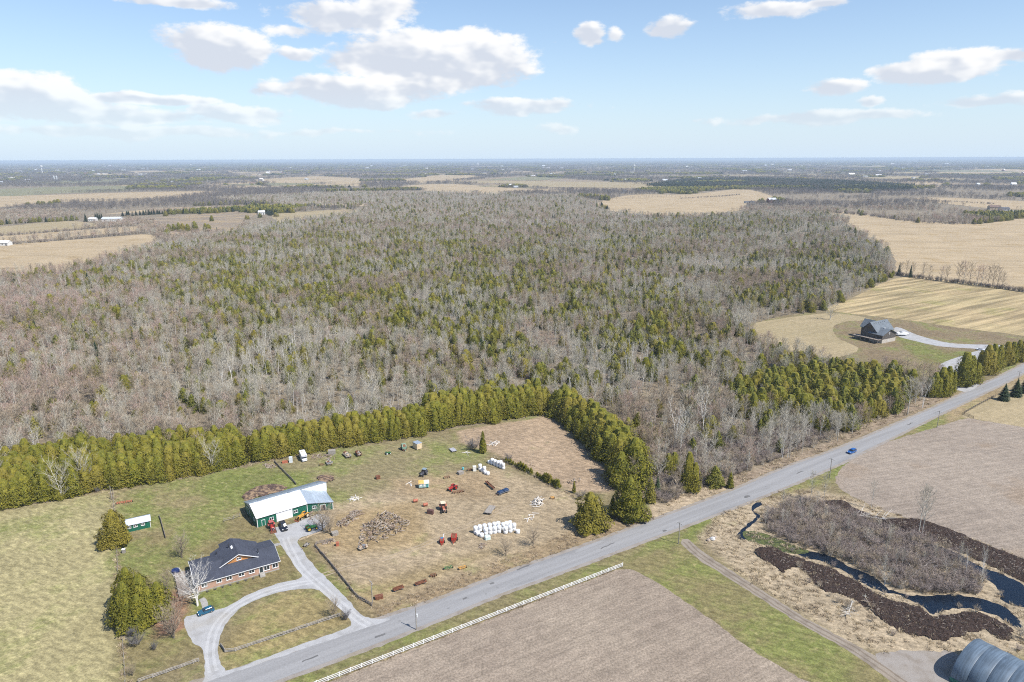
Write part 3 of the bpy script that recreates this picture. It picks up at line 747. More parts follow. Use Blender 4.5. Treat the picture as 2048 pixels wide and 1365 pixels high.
def spruce(seed, h, R0, n=900, size=.5):
    T = Tree(seed); r = T.r
    T.t.tube([(0, 0, 0), (0, 0, h * .95)], [.16, .02], 5)
    rings = []
    for k in range(8):
        t = .03 + .94 * k / 7; rr = R0 * (1 - t) * .6 + .02
        rings.append([(math.cos(a) * rr, math.sin(a) * rr, h * t) for a in (2 * math.pi * i / 8 for i in range(8))])
    T.c.loft(rings)
    for i in range(n):
        t = .03 + .96 * (1 - math.sqrt(1 - r.random() * .99)); a = r.uniform(0, 6.2832)
        tier = .78 + .30 * (1 - ((t * h / .9) % 1.0))
        rad = R0 * (1 - t) ** .9 * tier * r.uniform(.75, 1.08)
        c = Vector((math.cos(a) * rad, math.sin(a) * rad, h * t))
        out = Vector((math.cos(a), math.sin(a), -.25)); tan = Vector((-math.sin(a), math.cos(a), 0))
        s = size * r.uniform(.7, 1.3)
        T.c.add([c - out * s * .6 - tan * s * .3, c - out * s * .6 + tan * s * .3, c + out * s * .5 + Vector((0, 0, -.1 * s))], [(0, 1, 2)])
    return T

def shrub(seed, h, spread, n_st=14, n_tw=26, tw=.04):
    T = Tree(seed); r = T.r
    for k in range(n_st):
        a = r.uniform(0, 6.28); q = spread * math.sqrt(r.random()); hh = h * r.uniform(.6, 1.05)
        b0 = Vector((math.cos(a) * q * .25, math.sin(a) * q * .25, 0)); b1 = Vector((math.cos(a) * q, math.sin(a) * q, hh)); mid = b0.lerp(b1, .5) + Vector((0, 0, hh * .08))
        T.t.tube([b0, mid, b1], [.035, .025, .01], 3, cap=False)
        for w in range(n_tw):
            u = r.uniform(.2, 1); p = b0.lerp(mid, u * 2) if u < .5 else mid.lerp(b1, u * 2 - 1)
            d = (Vector((r.uniform(-1, 1), r.uniform(-1, 1), r.uniform(-.1, 1.2)))).normalized()
            twig(T.c, p, d, h * r.uniform(.12, .32), tw, r)
    return T

PROTO = {}
def reg(key, T, mt, mc):
    a = T.t.mesh(key + '_trunk', mt); b = T.c.mesh(key + '_crown', mc)
    j = MB(); j.add(T.t.v, T.t.f, 0); j.add(T.c.v, T.c.f, 1)
    o = bpy.data.objects.new('p_' + key, j.mesh(key, [mt, mc]))
    hh = max(v[2] for v in T.c.v)
    PROTO[key] = (a, b, o, hh)
for k in range(4): reg(f'poplar{k}', bare(10 + k, 12.5 + k * .6, 3.2 + .3 * k, .15, 18, 7, 9, start=.33, up=.78, tw=.038), M_BK_GREY, M_TW_GREY)
for k in range(3): reg(f'maple{k}', bare(30 + k, 11 + k * .6, 3.6, .15, 17, 7, 9, start=.25, up=.7, tw=.042), M_BK_GREY, M_TW_RED)
for k in range(3): reg(f'brown{k}', bare(40 + k, 10.5 + k * .7, 3.2, .13, 16, 7, 9, start=.25, up=.78, tw=.042), M_BK_BROWN, M_TW_BROWN)
for k in range(3): reg(f'birch{k}', bare(50 + k, 12 + k, 2.4, .125, 11, 4, 4, start=.4, up=.8, tw=.04, forks=1 + k, lean=.08), M_BK_WHITE, M_TW_GREY)
for k in range(2): reg(f'snag{k}', bare(60 + k, 9 + k * 2, 1.3, .14, 6, 2, 1, start=.5, up=.9, tw=.03, lean=.1), M_BK_WHITE, M_BK_WHITE)
reg('willow0', bare(70, 11, 5.2, .26, 15, 6, 8, start=.18, up=.55, tw=.035, forks=3), M_BK_GREY, M_TW_GREY)
reg('willow1', bare(71, 8, 3.6, .18, 13, 5, 7, start=.15, up=.55, tw=.03, forks=2), M_BK_GREY, M_TW_GREY)
for k in range(5): reg(f'cedar{k}', cedar(80 + k, 10.5 + .5 * k, 2.9 + .14 * k, 3200, p=.28 + .035 * k, size=.36, lobes=2 + k % 3), M_BK_BROWN, M_CEDAR)
for k in range(3): reg(f'dcedar{k}', cedar(90 + k, 9.5 + .7 * k, 2.4 + .15 * k, 1500, p=.52, size=.42, lobes=1 + k % 2), M_BK_BROWN, M_CEDAR_D)
for k in range(2): reg(f'spruce{k}', spruce(100 + k, 10 + k, 2.0), M_BK_BROWN, M_SPRUCE)
for k in range(3): reg(f'bush{k}', shrub(110 + k, 3.2 + .5 * k, 1.9, 16, 30, .045), M_BK_BROWN, M_TW_PURPLE)
for k in range(2): reg(f'gbush{k}', shrub(115 + k, 3.0 + .6 * k, 1.8, 16, 30, .045), M_BK_GREY, M_TW_BROWN)

def tussock(seed, h, n=26):
    T = Tree(seed); r = T.r
    T.t.tube([(0, 0, 0), (0, 0, h * .15)], [.08, .05], 4)
    for k in range(n):
        a = r.uniform(0, 6.28); q = r.random() * h * .7; p = Vector((math.cos(a) * q, math.sin(a) * q, 0))
        d = Vector((math.cos(a) * r.uniform(0, .9), math.sin(a) * r.uniform(0, .9), 1)).normalized()
        twig(T.c, p, d, h * r.uniform(.5, 1.1), .10, r)
    return T
M_STRAW = bark_mat('dead_reed_straw', (.44, .36, .24), (.55, .46, .32)); M_STRAW2 = bark_mat('brown_dead_weeds', (.27, .21, .145), (.36, .285, .20))
for k in range(2): reg(f'straw{k}', tussock(120 + k, .8), M_STRAW, M_STRAW)
for k in range(2): reg(f'weed{k}', tussock(125 + k, .9), M_STRAW2, M_STRAW2)
def scatter(name, keys, rows, label):
    """one uncountable mass: rows = (key, x, y, rz, scale)"""
    pc = bpy.data.collections.new(name + '_kinds')
    names = sorted(keys)
    for k in names: pc.objects.link(PROTO[k][2])
    order = {k: i for i, k in enumerate(sorted(names, key=lambda k: PROTO[k][2].name))}
    me = bpy.data.meshes.new(name)
    me.from_pydata([(r_[1], r_[2], 0) for r_ in rows], [], [])
    a = me.attributes.new('kindidx', 'INT', 'POINT'); a.data.foreach_set('value', [order[r_[0]] for r_ in rows])
    a = me.attributes.new('rotv', 'FLOAT_VECTOR', 'POINT'); a.data.foreach_set('vector', [c for r_ in rows for c in (r_[5] if len(r_) > 5 else 0., 0., r_[3])])
    a = me.attributes.new('sclv', 'FLOAT_VECTOR', 'POINT'); a.data.foreach_set('vector', [c for r_ in rows for c in ((r_[4], r_[4], r_[4]) if not isinstance(r_[4], tuple) else r_[4])])
    o = link(name, me)
    ng = bpy.data.node_groups.new(name + '_spread', 'GeometryNodeTree')
    ng.interface.new_socket('Geometry', in_out='INPUT', socket_type='NodeSocketGeometry'); ng.interface.new_socket('Geometry', in_out='OUTPUT', socket_type='NodeSocketGeometry')
    gi, go = ng.nodes.new('NodeGroupInput'), ng.nodes.new('NodeGroupOutput')
    iop = ng.nodes.new('GeometryNodeInstanceOnPoints'); ci = ng.nodes.new('GeometryNodeCollectionInfo')
    ci.inputs['Collection'].default_value = pc; ci.inputs['Separate Children'].default_value = True; ci.inputs['Reset Children'].default_value = True
    def na(nm, ty):
        n_ = ng.nodes.new('GeometryNodeInputNamedAttribute'); n_.data_type = ty; n_.inputs['Name'].default_value = nm; return n_.outputs['Attribute']
    ng.links.new(gi.outputs[0], iop.inputs['Points']); ng.links.new(ci.outputs[0], iop.inputs['Instance'])
    iop.inputs['Pick Instance'].default_value = True
    ng.links.new(na('kindidx', 'INT'), iop.inputs['Instance Index'])
    ng.links.new(na('rotv', 'FLOAT_VECTOR'), iop.inputs['Rotation']); ng.links.new(na('sclv', 'FLOAT_VECTOR'), iop.inputs['Scale'])
    ng.links.new(iop.outputs[0], go.inputs[0])
    md = o.modifiers.new('spread', 'NODES'); md.node_group = ng
    return tag(o, label, kind='stuff')

KIND_NAME = {'poplar': ('poplar_tree', 'tree'), 'maple': ('maple_tree', 'tree'), 'brown': ('hardwood_tree', 'tree'), 'birch': ('birch_tree', 'tree'), 'snag': ('dead_tree', 'tree'), 'willow': ('willow_tree', 'tree'),
             'cedar': ('cedar_tree', 'tree'), 'dcedar': ('evergreen_tree', 'tree'), 'spruce': ('spruce_tree', 'tree'), 'bush': ('shrub', 'shrub'), 'gbush': ('shrub', 'shrub')}
def stem_of(key): return key.rstrip('0123456789')
def tree(key, p, label, group=None, h=None, rz=None, wide=1.0, tilt=None, name=None):
    a, b, o_, hh = PROTO[key]; nm, cat = KIND_NAME[stem_of(key)]
    s = 1.0 if h is None else h / hh
    t = thing(name or nm, label, cat, (p[0], p[1], 0), rnd.uniform(0, 6.28) if rz is None else rz, group)
    t.scale = (s * wide, s * wide, s)
    if tilt: t.rotation_euler = (tilt[0], tilt[1], t.rotation_euler[2])
    link('trunk', a, t); link('crown', b, t)
    return t

def thin(pts, d):
    """drop points closer than d to an earlier one"""
    cell = {}; out = []
    for p in pts:
        k = (int(p[0] // d), int(p[1] // d)); ok = True
        for i in (-1, 0, 1):
            for j in (-1, 0, 1):
                for q in cell.get((k[0] + i, k[1] + j), ()):
                    if (q[0] - p[0]) ** 2 + (q[1] - p[1]) ** 2 < d * d: ok = False; break
        if ok: cell.setdefault(k, []).append(p); out.append(p)
    return out

# ------------------------------------------------------------------ cedar rows along the yard
rc = random.Random(21)
ROW_YARD = [(-260, 1068), (0, 1018), (100, 1000), (200, 982), (300, 964), (400, 948), (485, 932)]
ROW_BARN = [(520, 922), (600, 906), (700, 890), (780, 879), (850, 866)]
ROW_TOP = [(868, 858), (915, 850), (1000, 838), (1095, 825)]
ROW_SIDE = [(1105, 828), (1150, 862), (1200, 905), (1235, 945)]
cedar_spots = []
def rows(poly, n_rows, gap, step, lab, grp, hmin, hmax, side=1, keys=('cedar0', 'cedar1', 'cedar2', 'cedar3', 'cedar4')):
    g_ = gp(poly)
    for k in range(n_rows):
        for (p, a_) in along(g_, step, .3, rc):
            n_ = Vector((-math.sin(a_), math.cos(a_), 0)) * side
            q = p + n_ * (1.6 + k * gap + rc.uniform(-.9, .9)) + Vector((rc.uniform(-.6, .6), rc.uniform(-.6, .6), 0))
            cedar_spots.append((rc.choice(keys), q, rc.uniform(hmin, hmax) * (1 if k else .86) * (1 + .14 * mnoise.noise((q.x * .09, q.y * .09, 6.))), lab, grp, rc.uniform(1.25, 1.7), k))
rows(ROW_YARD, 3, 3.3, 3.2, 'olive green cedar in the thick row behind the small green shed', 'cedars in the row behind the shed', 9.5, 12.5)
rows(ROW_BARN, 3, 3.2, 3.1, 'olive green cedar in the tall row behind the barn and motorhome', 'cedars in the row behind the barn', 10, 12.5)
rows(ROW_TOP, 3, 3.6, 3.2, 'olive green cedar in the row above the bare tan paddock', 'cedars above the tan paddock', 11, 14.5)
rows(ROW_SIDE, 3, 3.4, 3.3, 'olive green cedar in the row shading the side of the tan paddock', 'cedars beside the tan paddock', 10, 14.5)
for q in smooth_loop(gp([(1470, 812), (1560, 790), (1680, 785), (1790, 800), (1800, 830), (1720, 856), (1690, 838), (1560, 838), (1480, 840)]), 30)[:0]: pass
BAND = gp([(-260, 1050), (0, 1003), (100, 986), (200, 968), (300, 951), (400, 936), (480, 920), (480, 895), (400, 899), (300, 906), (200, 915), (100, 926), (0, 944), (-260, 985)])
GROVE = gp([(1455, 800), (1520, 772), (1600, 756), (1700, 750), (1790, 762), (1832, 782), (1805, 815), (1745, 842), (1700, 860), (1640, 852), (1560, 840), (1480, 838)])
gx0, gx1 = min(p.x for p in GROVE), max(p.x for p in GROVE); gy0, gy1 = min(p.y for p in GROVE), max(p.y for p in GROVE)
cand = [(rc.uniform(gx0, gx1), rc.uniform(gy0, gy1)) for _ in range(3000)]
cand = [p for p, k in zip(cand, inside(GROVE, [p[0] for p in cand], [p[1] for p in cand])) if k]
for p in thin(cand, 3.3)[:170]:
    cedar_spots.append((rc.choice(('cedar0', 'cedar2', 'cedar4', 'dcedar0', 'dcedar1')), Vector((p[0], p[1], 0)), rc.uniform(9, 12.5), 'olive green cedar in the dense grove by the road bend', 'cedars in the roadside grove', rc.uniform(1.3, 1.7), 1))
bxs = [p.x for p in BAND]; bys = [p.y for p in BAND]
cand = [(rc.uniform(min(bxs), max(bxs)), rc.uniform(min(bys), max(bys))) for _ in range(9000)]
cand = [p for p, k in zip(cand, inside(BAND, [p[0] for p in cand], [p[1] for p in cand])) if k]
for p in thin(cand, 3.3): cedar_spots.append((rc.choice(('cedar0', 'cedar1', 'cedar2', 'cedar3', 'cedar4')), Vector((p[0], p[1], 0)), rc.uniform(8.5, 12.5), '', '', rc.uniform(1.25, 1.7), 3))
n_cedar = 0
extra = []
cedar_spots.sort(key=lambda c_: (c_[6], c_[1].length))
for (k_, q, h_, lab, grp, wd, _p) in cedar_spots:
    if lab and n_cedar < 190 and q.length < 480:
        tree(k_, q, lab, grp, h_, wide=wd); n_cedar += 1
    else: extra.append((k_, q.x, q.y, rc.uniform(0, 6.28), (h_ / PROTO[k_][3] * wd, h_ / PROTO[k_][3] * wd, h_ / PROTO[k_][3])))

# single trees that stand on their own
def top_h(base, top_y):
    """height of a thing whose foot and top are seen at these frame heights"""
    b = P(*base); lo_, hi_ = 0.0, 60.0
    for _ in range(40):
        m_ = (lo_ + hi_) / 2
        v = Vector((b.x, b.y, m_)) - Vector((0, 0, CAM_H)); y_ = 682.5 - v.dot(_u) / v.dot(_f0) * F_PX
        if y_ > top_y: lo_ = m_
        else: hi_ = m_
    return lo_
reg('fatcedar0', cedar(201, 9, 3.2, 6500, p=.52, size=.30), M_BK_BROWN, M_CEDAR)
reg('fatcedar1', cedar(202, 9, 3.6, 8500, p=.48, size=.30, lobes=3), M_BK_BROWN, M_CEDAR)
reg('slimcedar0', cedar(203, 7, 1.2, 900, p=.6, size=.34), M_BK_BROWN, M_CEDAR)
KIND_NAME.update({'fatcedar': ('cedar_tree', 'tree'), 'slimcedar': ('cedar_tree', 'tree')})
for base, top, key, wide, lab in [
    ((232, 1088), 1020, 'fatcedar0', 1.1, 'rounded olive cedar standing against the small green shed'),
    ((262, 1222), 1136, 'fatcedar0', 1.0, 'tall rounded cedar in the clump beside the house drive, peak of the clump'),
    ((288, 1236), 1150, 'fatcedar1', .95, 'broad cedar at the brick house side of the driveway clump'),
    ((256, 1250), 1165, 'fatcedar1', .9, 'broad low cedar of the driveway clump next to the pasture fence'),
    ((1180, 1056), 985, 'fatcedar0', 1.28, 'round cedar by the road nearer the white bale stack'),
    ((1258, 1035), 955, 'fatcedar0', 1.18, 'pointed cedar by the road at the ditch end of the paddock'),
    ((1268, 965), 876, 'fatcedar1', 1.05, 'huge rounded cedar at the road end of the paddock row'),
    ((1238, 955), 880, 'cedar3', 1.2, 'tall narrow cedar leaning on the huge rounded one'),
    ((1375, 982), 905, 'cedar1', .75, 'slim pointed cedar standing alone above the roadside ditch'),
    ((1460, 976), 944, 'slimcedar0', 1.3, 'small young cedar beside the roadside culvert'),
    ((1300, 1005), 955, 'dcedar0', .9, 'ragged cedar in brush behind the roadside pair'),
    ((966, 906), 862, 'slimcedar0', 1.0, 'slim young cedar at the corner of the tan paddock'),
    ((1225, 1028), 990, 'slimcedar0', 1.1, 'small cedar tucked between the two round roadside cedars'),
    ((1148, 986), 962, 'slimcedar0', .9, 'small lone cedar at the end of the young hedge'),
]:
    tree(key, P(*base), lab, None, top_h(base, top), wide=wide)
rr_ = random.Random(4)
for k, (hp_, _a) in enumerate(along(gp([(1012, 924), (1062, 948)]), 1.5) + along(gp([(1074, 954), (1120, 978)]), 1.1)):
    tree('slimcedar0', hp_, 'knee to head high young cedar in the short hedge below the tan paddock', 'young cedars in the short hedge', rr_.uniform(1.8, 3.6) * (1 if k < 16 else 1.2), wide=1.9)
for k, (bx, by, ty) in enumerate([(1925, 772, 705), (1938, 765, 712), (1970, 748, 690), (1982, 742, 688), (1996, 737, 690), (2010, 731, 684), (2022, 727, 684), (2034, 722, 680), (2046, 716, 678), (2062, 708, 672)]):
    tree('cedar%d' % (k % 5), P(bx, by), 'clipped looking cedar in the roadside row across from the spruces', 'cedars along the road past the driveway', top_h((bx, by), ty), wide=1.05)
for bx, by, ty in [(1880, 790, 735), (1893, 783, 733), (1866, 793, 745)]:
    tree('cedar2', P(bx, by), 'cedar at the driveway mouth of the dark house', 'cedars at the driveway mouth', top_h((bx, by), ty), wide=1.1)
for bx, by, ty, lab in [(2007, 801, 767, 'small spruce at the corner of the fenced pasture'), (2031, 793, 757, 'middle spruce of three along the pasture fence'), (2052, 786, 745, 'tallest spruce of three along the pasture fence')]:
    tree('spruce0', P(bx, by), lab, None, top_h((bx, by), ty), wide=1.7)

# ------------------------------------------------------------------ the wood
fx0, fx1 = -1500., 1500.
rw = np.random.RandomState(3)
fa = np.array([(p.x, p.y) for p in FOREST])
no_go = [gp([(500, 935), (540, 925), (548, 900), (520, 895), (500, 905)])]
pts = []
for (y0, y1, sp) in ((200, 420, 3.3), (420, 700, 3.7), (700, 1050, 4.5), (1050, 1500, 5.6), (1500, 2600, 8.0)):
    nn_ = int((y1 - y0) * 3000 / sp ** 2)
    X = rw.uniform(-1500, 1500, nn_); Y = rw.uniform(y0, y1, nn_)
    k = (np.abs(X) < Y * .80 + 40) & inside(fa, X, Y)
    pts.append(np.stack([X[k], Y[k]], -1))
pts = np.concatenate(pts)
# keep off the planted cedar rows
occ = {}
for (k_, q, *_ ) in cedar_spots: occ.setdefault((int(q.x // 3), int(q.y // 3)), []).append(q)
ROWS_G = [gp(ROW_YARD), gp(ROW_BARN), gp(ROW_TOP), gp(ROW_SIDE)]
def row_keep(x, y): return min(seg_dist(g_, [x], [y], False)[0] for g_ in ROWS_G) < 7.5
def project(x, y, z=0.):
    v = Vector((x, y, z - CAM_H)); zc = v.dot(_f0); return 1024 + v.dot(_r) / zc * F_PX, 682.5 - v.dot(_u) / zc * F_PX
# what grows where: evergreen share and red share by place in the wood (frame units: centre, half sizes, weight)
EVER = [(620, 590, 420, 90, .75), (1000, 620, 500, 120, .60), (900, 510, 500, 50, .55), (1250, 660, 220, 70, .6), (1350, 720, 160, 60, .5), (1650, 540, 140, 60, .4), (1560, 620, 120, 40, .6), (330, 530, 120, 40, .15), (1640, 690, 160, 60, .6), (1000, 730, 120, 60, .6), (1450, 460, 200, 30, .3), (900, 430, 300, 25, .12), (480, 640, 160, 60, .3)]
REDS = [(110, 610, 200, 70, .9), (30, 700, 200, 60, .6), (280, 700, 120, 50, .4), (1000, 470, 160, 30, .5), (1150, 560, 160, 40, .35), (60, 800, 150, 60, .5), (700, 640, 120, 50, .3)]
def wsum(lst, x, y):
    s = 0.0
    for cx, cy_, hx, hy, w_ in lst: s = max(s, w_ * math.exp(-(((x - cx) / hx) ** 2 + ((y - cy_) / hy) ** 2)))
    return s
rt = random.Random(9)
DITCH = gp([(1290, 985), (1340, 900), (1400, 860), (1470, 850), (1560, 865), (1660, 862), (1660, 880), (1560, 916), (1470, 953), (1400, 980), (1330, 1008)])
rows_out = []; single = []
for (x, y) in pts:
    k = (int(x // 3), int(y // 3)); bad = False
    for i in (-1, 0, 1):
        for j in (-1, 0, 1):
            for q in occ.get((k[0] + i, k[1] + j), ()):
                if (q.x - x) ** 2 + (q.y - y) ** 2 < 5.5: bad = True
    if bad: continue
    if y < 345 and row_keep(x, y): continue
    u_, v_ = project(x, y)
    cl = mnoise.noise((x * .02, y * .02, 1.)) * .9 + mnoise.noise((x * .07, y * .07, 5.)) * .6
    cl2 = mnoise.noise((x * .015, y * .015, 9.)) * .9
    e = wsum(EVER, u_, v_) * .85 + .03; rd_ = wsum(REDS, u_, v_)
    t_ = rt.random()
    big = mnoise.noise((x * .011, y * .011, 14.)); dens_ = mnoise.noise((x * .03, y * .03, 30.))
    in_d, in_g = (y < 400 and inside(DITCH, [x], [y])[0]), (y < 480 and inside(GROVE, [x], [y])[0])
    if in_d and rt.random() > .38: continue
    if in_g and rt.random() > .2: continue
    pe = .02 + min(.95, e * 1.6) * min(1, max(0, .50 + 1.8 * cl))
    if rt.random() < .45:                      # what grows low under the crowns
        if t_ < min(.95, pe * 1.5): key = rt.choice(('dcedar0', 'dcedar1', 'dcedar2', 'cedar0', 'cedar1', 'cedar2')); h_ = rt.uniform(3.0, 7.0)
        elif rt.random() < .55: key = rt.choice(('gbush0', 'gbush1', 'bush1')); h_ = rt.uniform(2.2, 4.5)
        else: continue
    elif t_ < pe * .8: key = rt.choice(('dcedar0', 'dcedar1', 'dcedar2', 'cedar0', 'cedar3')) if rt.random() < .94 else 'spruce0'; h_ = rt.uniform(6, 10.5)
    elif dens_ < -.42 and rt.random() < .7: continue
    elif rt.random() < rd_ * (.62 + cl2): key = rt.choice(('maple0', 'maple1', 'maple2')); h_ = rt.uniform(8, 13)
    else:
        t2 = .5 + .9 * big + rt.uniform(-.32, .32)
        if t2 < .38: key = rt.choice(('brown0', 'brown1', 'brown2', 'maple1'))
        elif t2 > .93 or rt.random() < .07: key = rt.choice(('birch0', 'birch1', 'birch2', 'birch1', 'snag0', 'snag1'))
        elif t2 > .80 and rt.random() < .3: key = rt.choice(('willow0', 'willow1'))
        else: key = rt.choice(('poplar0', 'poplar1', 'poplar2', 'poplar3'))
        h_ = rt.uniform(7.5, 13.5) * (1 + .22 * cl2)
    s = h_ / PROTO[key][3]; w_ = s * (rt.uniform(1.25, 1.85) if 'cedar' in key else rt.uniform(.95, 1.5))
    rows_out.append((key, x, y, rt.uniform(0, 6.28), (w_, w_, s), rt.uniform(-.06, .06), h_))
# the largest in view of each kind stand on their own
rows_out.sort(key=lambda r_: r_[1] ** 2 + r_[2] ** 2)
LAB = {'poplar': 'bare grey poplar standing in the leafless wood behind the cedars', 'maple': 'bare reddish budding maple in the leafless wood behind the cedars', 'brown': 'bare brown hardwood in the leafless wood behind the cedars',
       'birch': 'bare white-barked birch in the leafless wood behind the cedars', 'willow': 'broad pale crowned bare tree in the leafless wood', 'bush': 'low leafless shrub under the bare trees of the wood', 'snag': 'broken dead white trunk among the leafless wood', 'dcedar': 'dark green evergreen scattered among the leafless trees', 'cedar': 'yellowish cedar scattered among the leafless trees',
       'spruce': 'narrow dark spruce scattered among the leafless trees', 'gbush': 'bushy leafless shrub under the bare trees of the wood'}
GRP = {k: 'scattered ' + KIND_NAME[k][0].replace('_', ' ') + 's of the wood' for k in LAB}
LIM = {'poplar': 190, 'maple': 110, 'brown': 150, 'birch': 130, 'snag': 60, 'willow': 30, 'dcedar': 120, 'cedar': 0, 'spruce': 20, 'gbush': 0}
cnt = {}
rest = []
for r_ in rows_out:
    st_ = stem_of(r_[0]); u_, v_ = project(r_[1], r_[2])
    if cnt.get(st_, 0) < LIM.get(st_, 0) and -20 < u_ < 2068:
        cnt[st_] = cnt.get(st_, 0) + 1
        t = tree(r_[0], (r_[1], r_[2]), LAB[st_], GRP[st_], rz=r_[3]); t.scale = r_[4]
    else: rest.append(r_[:6])
rest += [e_ + (0.,) for e_ in extra]
scatter('woodland', set(r_[0] for r_ in rest), rest, 'wide leafless wood mixed with evergreens, seen as one mass')
print('WOOD', len(rest), cnt, n_cedar)
# ================================================================== BUILDINGS
def ribbed(name, col, per=.35, ang=0.0, k=.10, rough=.45, metal=0.0, streak=.12, spec=.5):
    """ribbed sheet metal, ribs running up the slope (local x spacing)"""
    n = NT(name)
    w_ = n.n.new('ShaderNodeTexWave'); w_.wave_type = 'BANDS'; w_.bands_direction = 'X'; w_.inputs['Scale'].default_value = 2 * math.pi / per / 20 * 10
    n.l.new(n.pos((1, 1, 1), ang, obj=True), w_.inputs['Vector'])
    st = n.noise(1, 4, n.pos((1.6, .25, .25), ang, obj=True)); sh = n.noise(.55, 1, n.pos((1, .01, .01), ang, obj=True))
    br = n.math('MULTIPLY', n.ramp(w_.outputs['Fac'], .0, 1., 1 - k, 1 + k), n.math('MULTIPLY', n.ramp(st, .3, .7, 1 - streak, 1 + streak), n.ramp(sh, .4, .6, .96, 1.04)))
    return n.done(n.scale_col(col, br), rough, metal, spec, bump=w_.outputs['Fac'], bstr=.3, bdist=.04)
n = NT('brick_wall')
bk = n.n.new('ShaderNodeTexBrick'); bk.inputs['Scale'].default_value = 1.0
bk.inputs['Brick Width'].default_value = .22; bk.inputs['Row Height'].default_value = .075; bk.inputs['Mortar Size'].default_value = .009
bk.inputs['Color1'].default_value = (.44, .25, .17, 1); bk.inputs['Color2'].default_value = (.34, .19, .13, 1); bk.inputs['Mortar'].default_value = (.33, .28, .24, 1)
cx_ = n.n.new('ShaderNodeCombineXYZ'); sp_ = n.n.new('ShaderNodeSeparateXYZ'); n.l.new(n.pos(obj=True), sp_.inputs[0])
n.l.new(n.math('ADD', sp_.outputs[0], sp_.outputs[1]), cx_.inputs[0]); n.l.new(sp_.outputs[2], cx_.inputs[1]); n.l.new(cx_.outputs[0], bk.inputs['Vector'])
M_BRICK = n.done(n.scale_col(bk.outputs[0], n.ramp(n.noise(.5, 4, n.pos(obj=True)), .3, .7, .85, 1.18)), .85)
def shingle(name, col):
    n = NT(name)
    rw_ = n.noise(1, 2, n.pos((3.2, .4, .4), obj=True)); c_ = n.noise(5, 2, n.pos((1, 3, 3), obj=True)); b_ = n.noise(.35, 3, n.pos(obj=True))
    return n.done(n.scale_col(col, n.math('MULTIPLY', n.ramp(c_, .3, .7, .82, 1.2), n.math('MULTIPLY', n.ramp(rw_, .3, .7, .93, 1.07), n.ramp(b_, .3, .7, .9, 1.12)))), .85, 0, .25, bump=c_, bstr=.3, bdist=.03)
M_SHINGLE = shingle('slate_blue_shingles', (.052, .058, .078))
M_SHINGLE2 = shingle('blue_grey_shingles', (.125, .145, .165))
M_WHITE = mat('white_paint', (.74, .74, .73), .5, .06)
M_GLASS = NT('window_glass').done((.025, .03, .036), .08, 0, .6)
M_CEDARBOARD = mat('orange_stained_boards', (.46, .21, .07), .6, .12, 3)
M_CONC = mat('concrete', (.33, .31, .28), .9, .15)
M_DECK = mat('weathered_deck_boards', (.23, .195, .165), .85, .2, 2)
M_BLACK = mat('black_steel', (.02, .02, .022), .5, .1)
M_GREENSIDE = ribbed('green_steel_siding', (.010, .115, .072), .3, 0, .10, .5)
M_ROOF_W = ribbed('white_steel_roof', (.76, .76, .77), .3, 0, .03, .4, 0, .04)
M_ROOF_G = ribbed('galvanised_roof', (.34, .40, .46), .3, 0, .05, .4, .25, .10)
M_ROOF_D = ribbed('dull_galvanised_roof', (.22, .265, .31), .3, 0, .05, .45, .25, .14)
M_TRIM = mat('white_trim', (.70, .70, .69), .5, .05)

def window(root, u, z, w, h, v=0.0, rz=0.0, panes=2, trim=None, out=.06, name='window'):
    f = MB(); t = .11
    f.box(-w / 2, w / 2, -out, .05, h / 2 - t, h / 2).box(-w / 2, w / 2, -out, .05, -h / 2, -h / 2 + t)
    for k in range(panes + 1):
        x = -w / 2 + k * (w - t) / panes; f.box(x, x + t, -out + .003, .05, -h / 2 + t, h / 2 - t)
    o = f.build(name, trim or M_WHITE, root); o.location = (u, v, z); o.rotation_euler = (0, 0, rz)
    for k in range(panes):
        x = -w / 2 + t + k * (w - t) / panes
        g_ = MB().box(x, x + (w - t) / panes - t, -out * .4, -.002, -h / 2 + t, h / 2 - t).build('pane', M_GLASS, o)
    MB().box(-w / 2 - .06, w / 2 + .06, -out - .05, .03, -h / 2 - .07, -h / 2).build('sill', trim or M_WHITE, o)
    return o
def door(root, u, z, w, h, v=0.0, rz=0.0, m=None, frame=None, glass=False):
    d_ = MB().box(-w / 2, w / 2, -.05, .03, 0, h).build('door', m, root); d_.location = (u, v, z); d_.rotation_euler = (0, 0, rz)
    f = MB(); t = .12
    f.box(-w / 2 - t, -w / 2, -.08, .04, 0, h + t).box(w / 2, w / 2 + t, -.08, .04, 0, h + t).box(-w / 2, w / 2, -.08, .04, h, h + t)
    f.build('door_frame', frame or M_WHITE, d_)
    if glass: MB().box(-w / 2 + .15, w / 2 - .15, -.065, -.04, h * .5, h * .9).build('pane', M_GLASS, d_)
    MB().box(w / 2 - .18, w / 2 - .10, -.12, -.05, h * .46, h * .50).build('handle', M_BLACK, d_)
    return d_
def profile_u(mb, prof, u0, u1, mi=0):
    """(v, z) profile swept along u"""
    return mb.loft([[(u0, a, b) for a, b in prof], [(u1, a, b) for a, b in prof]], mi)

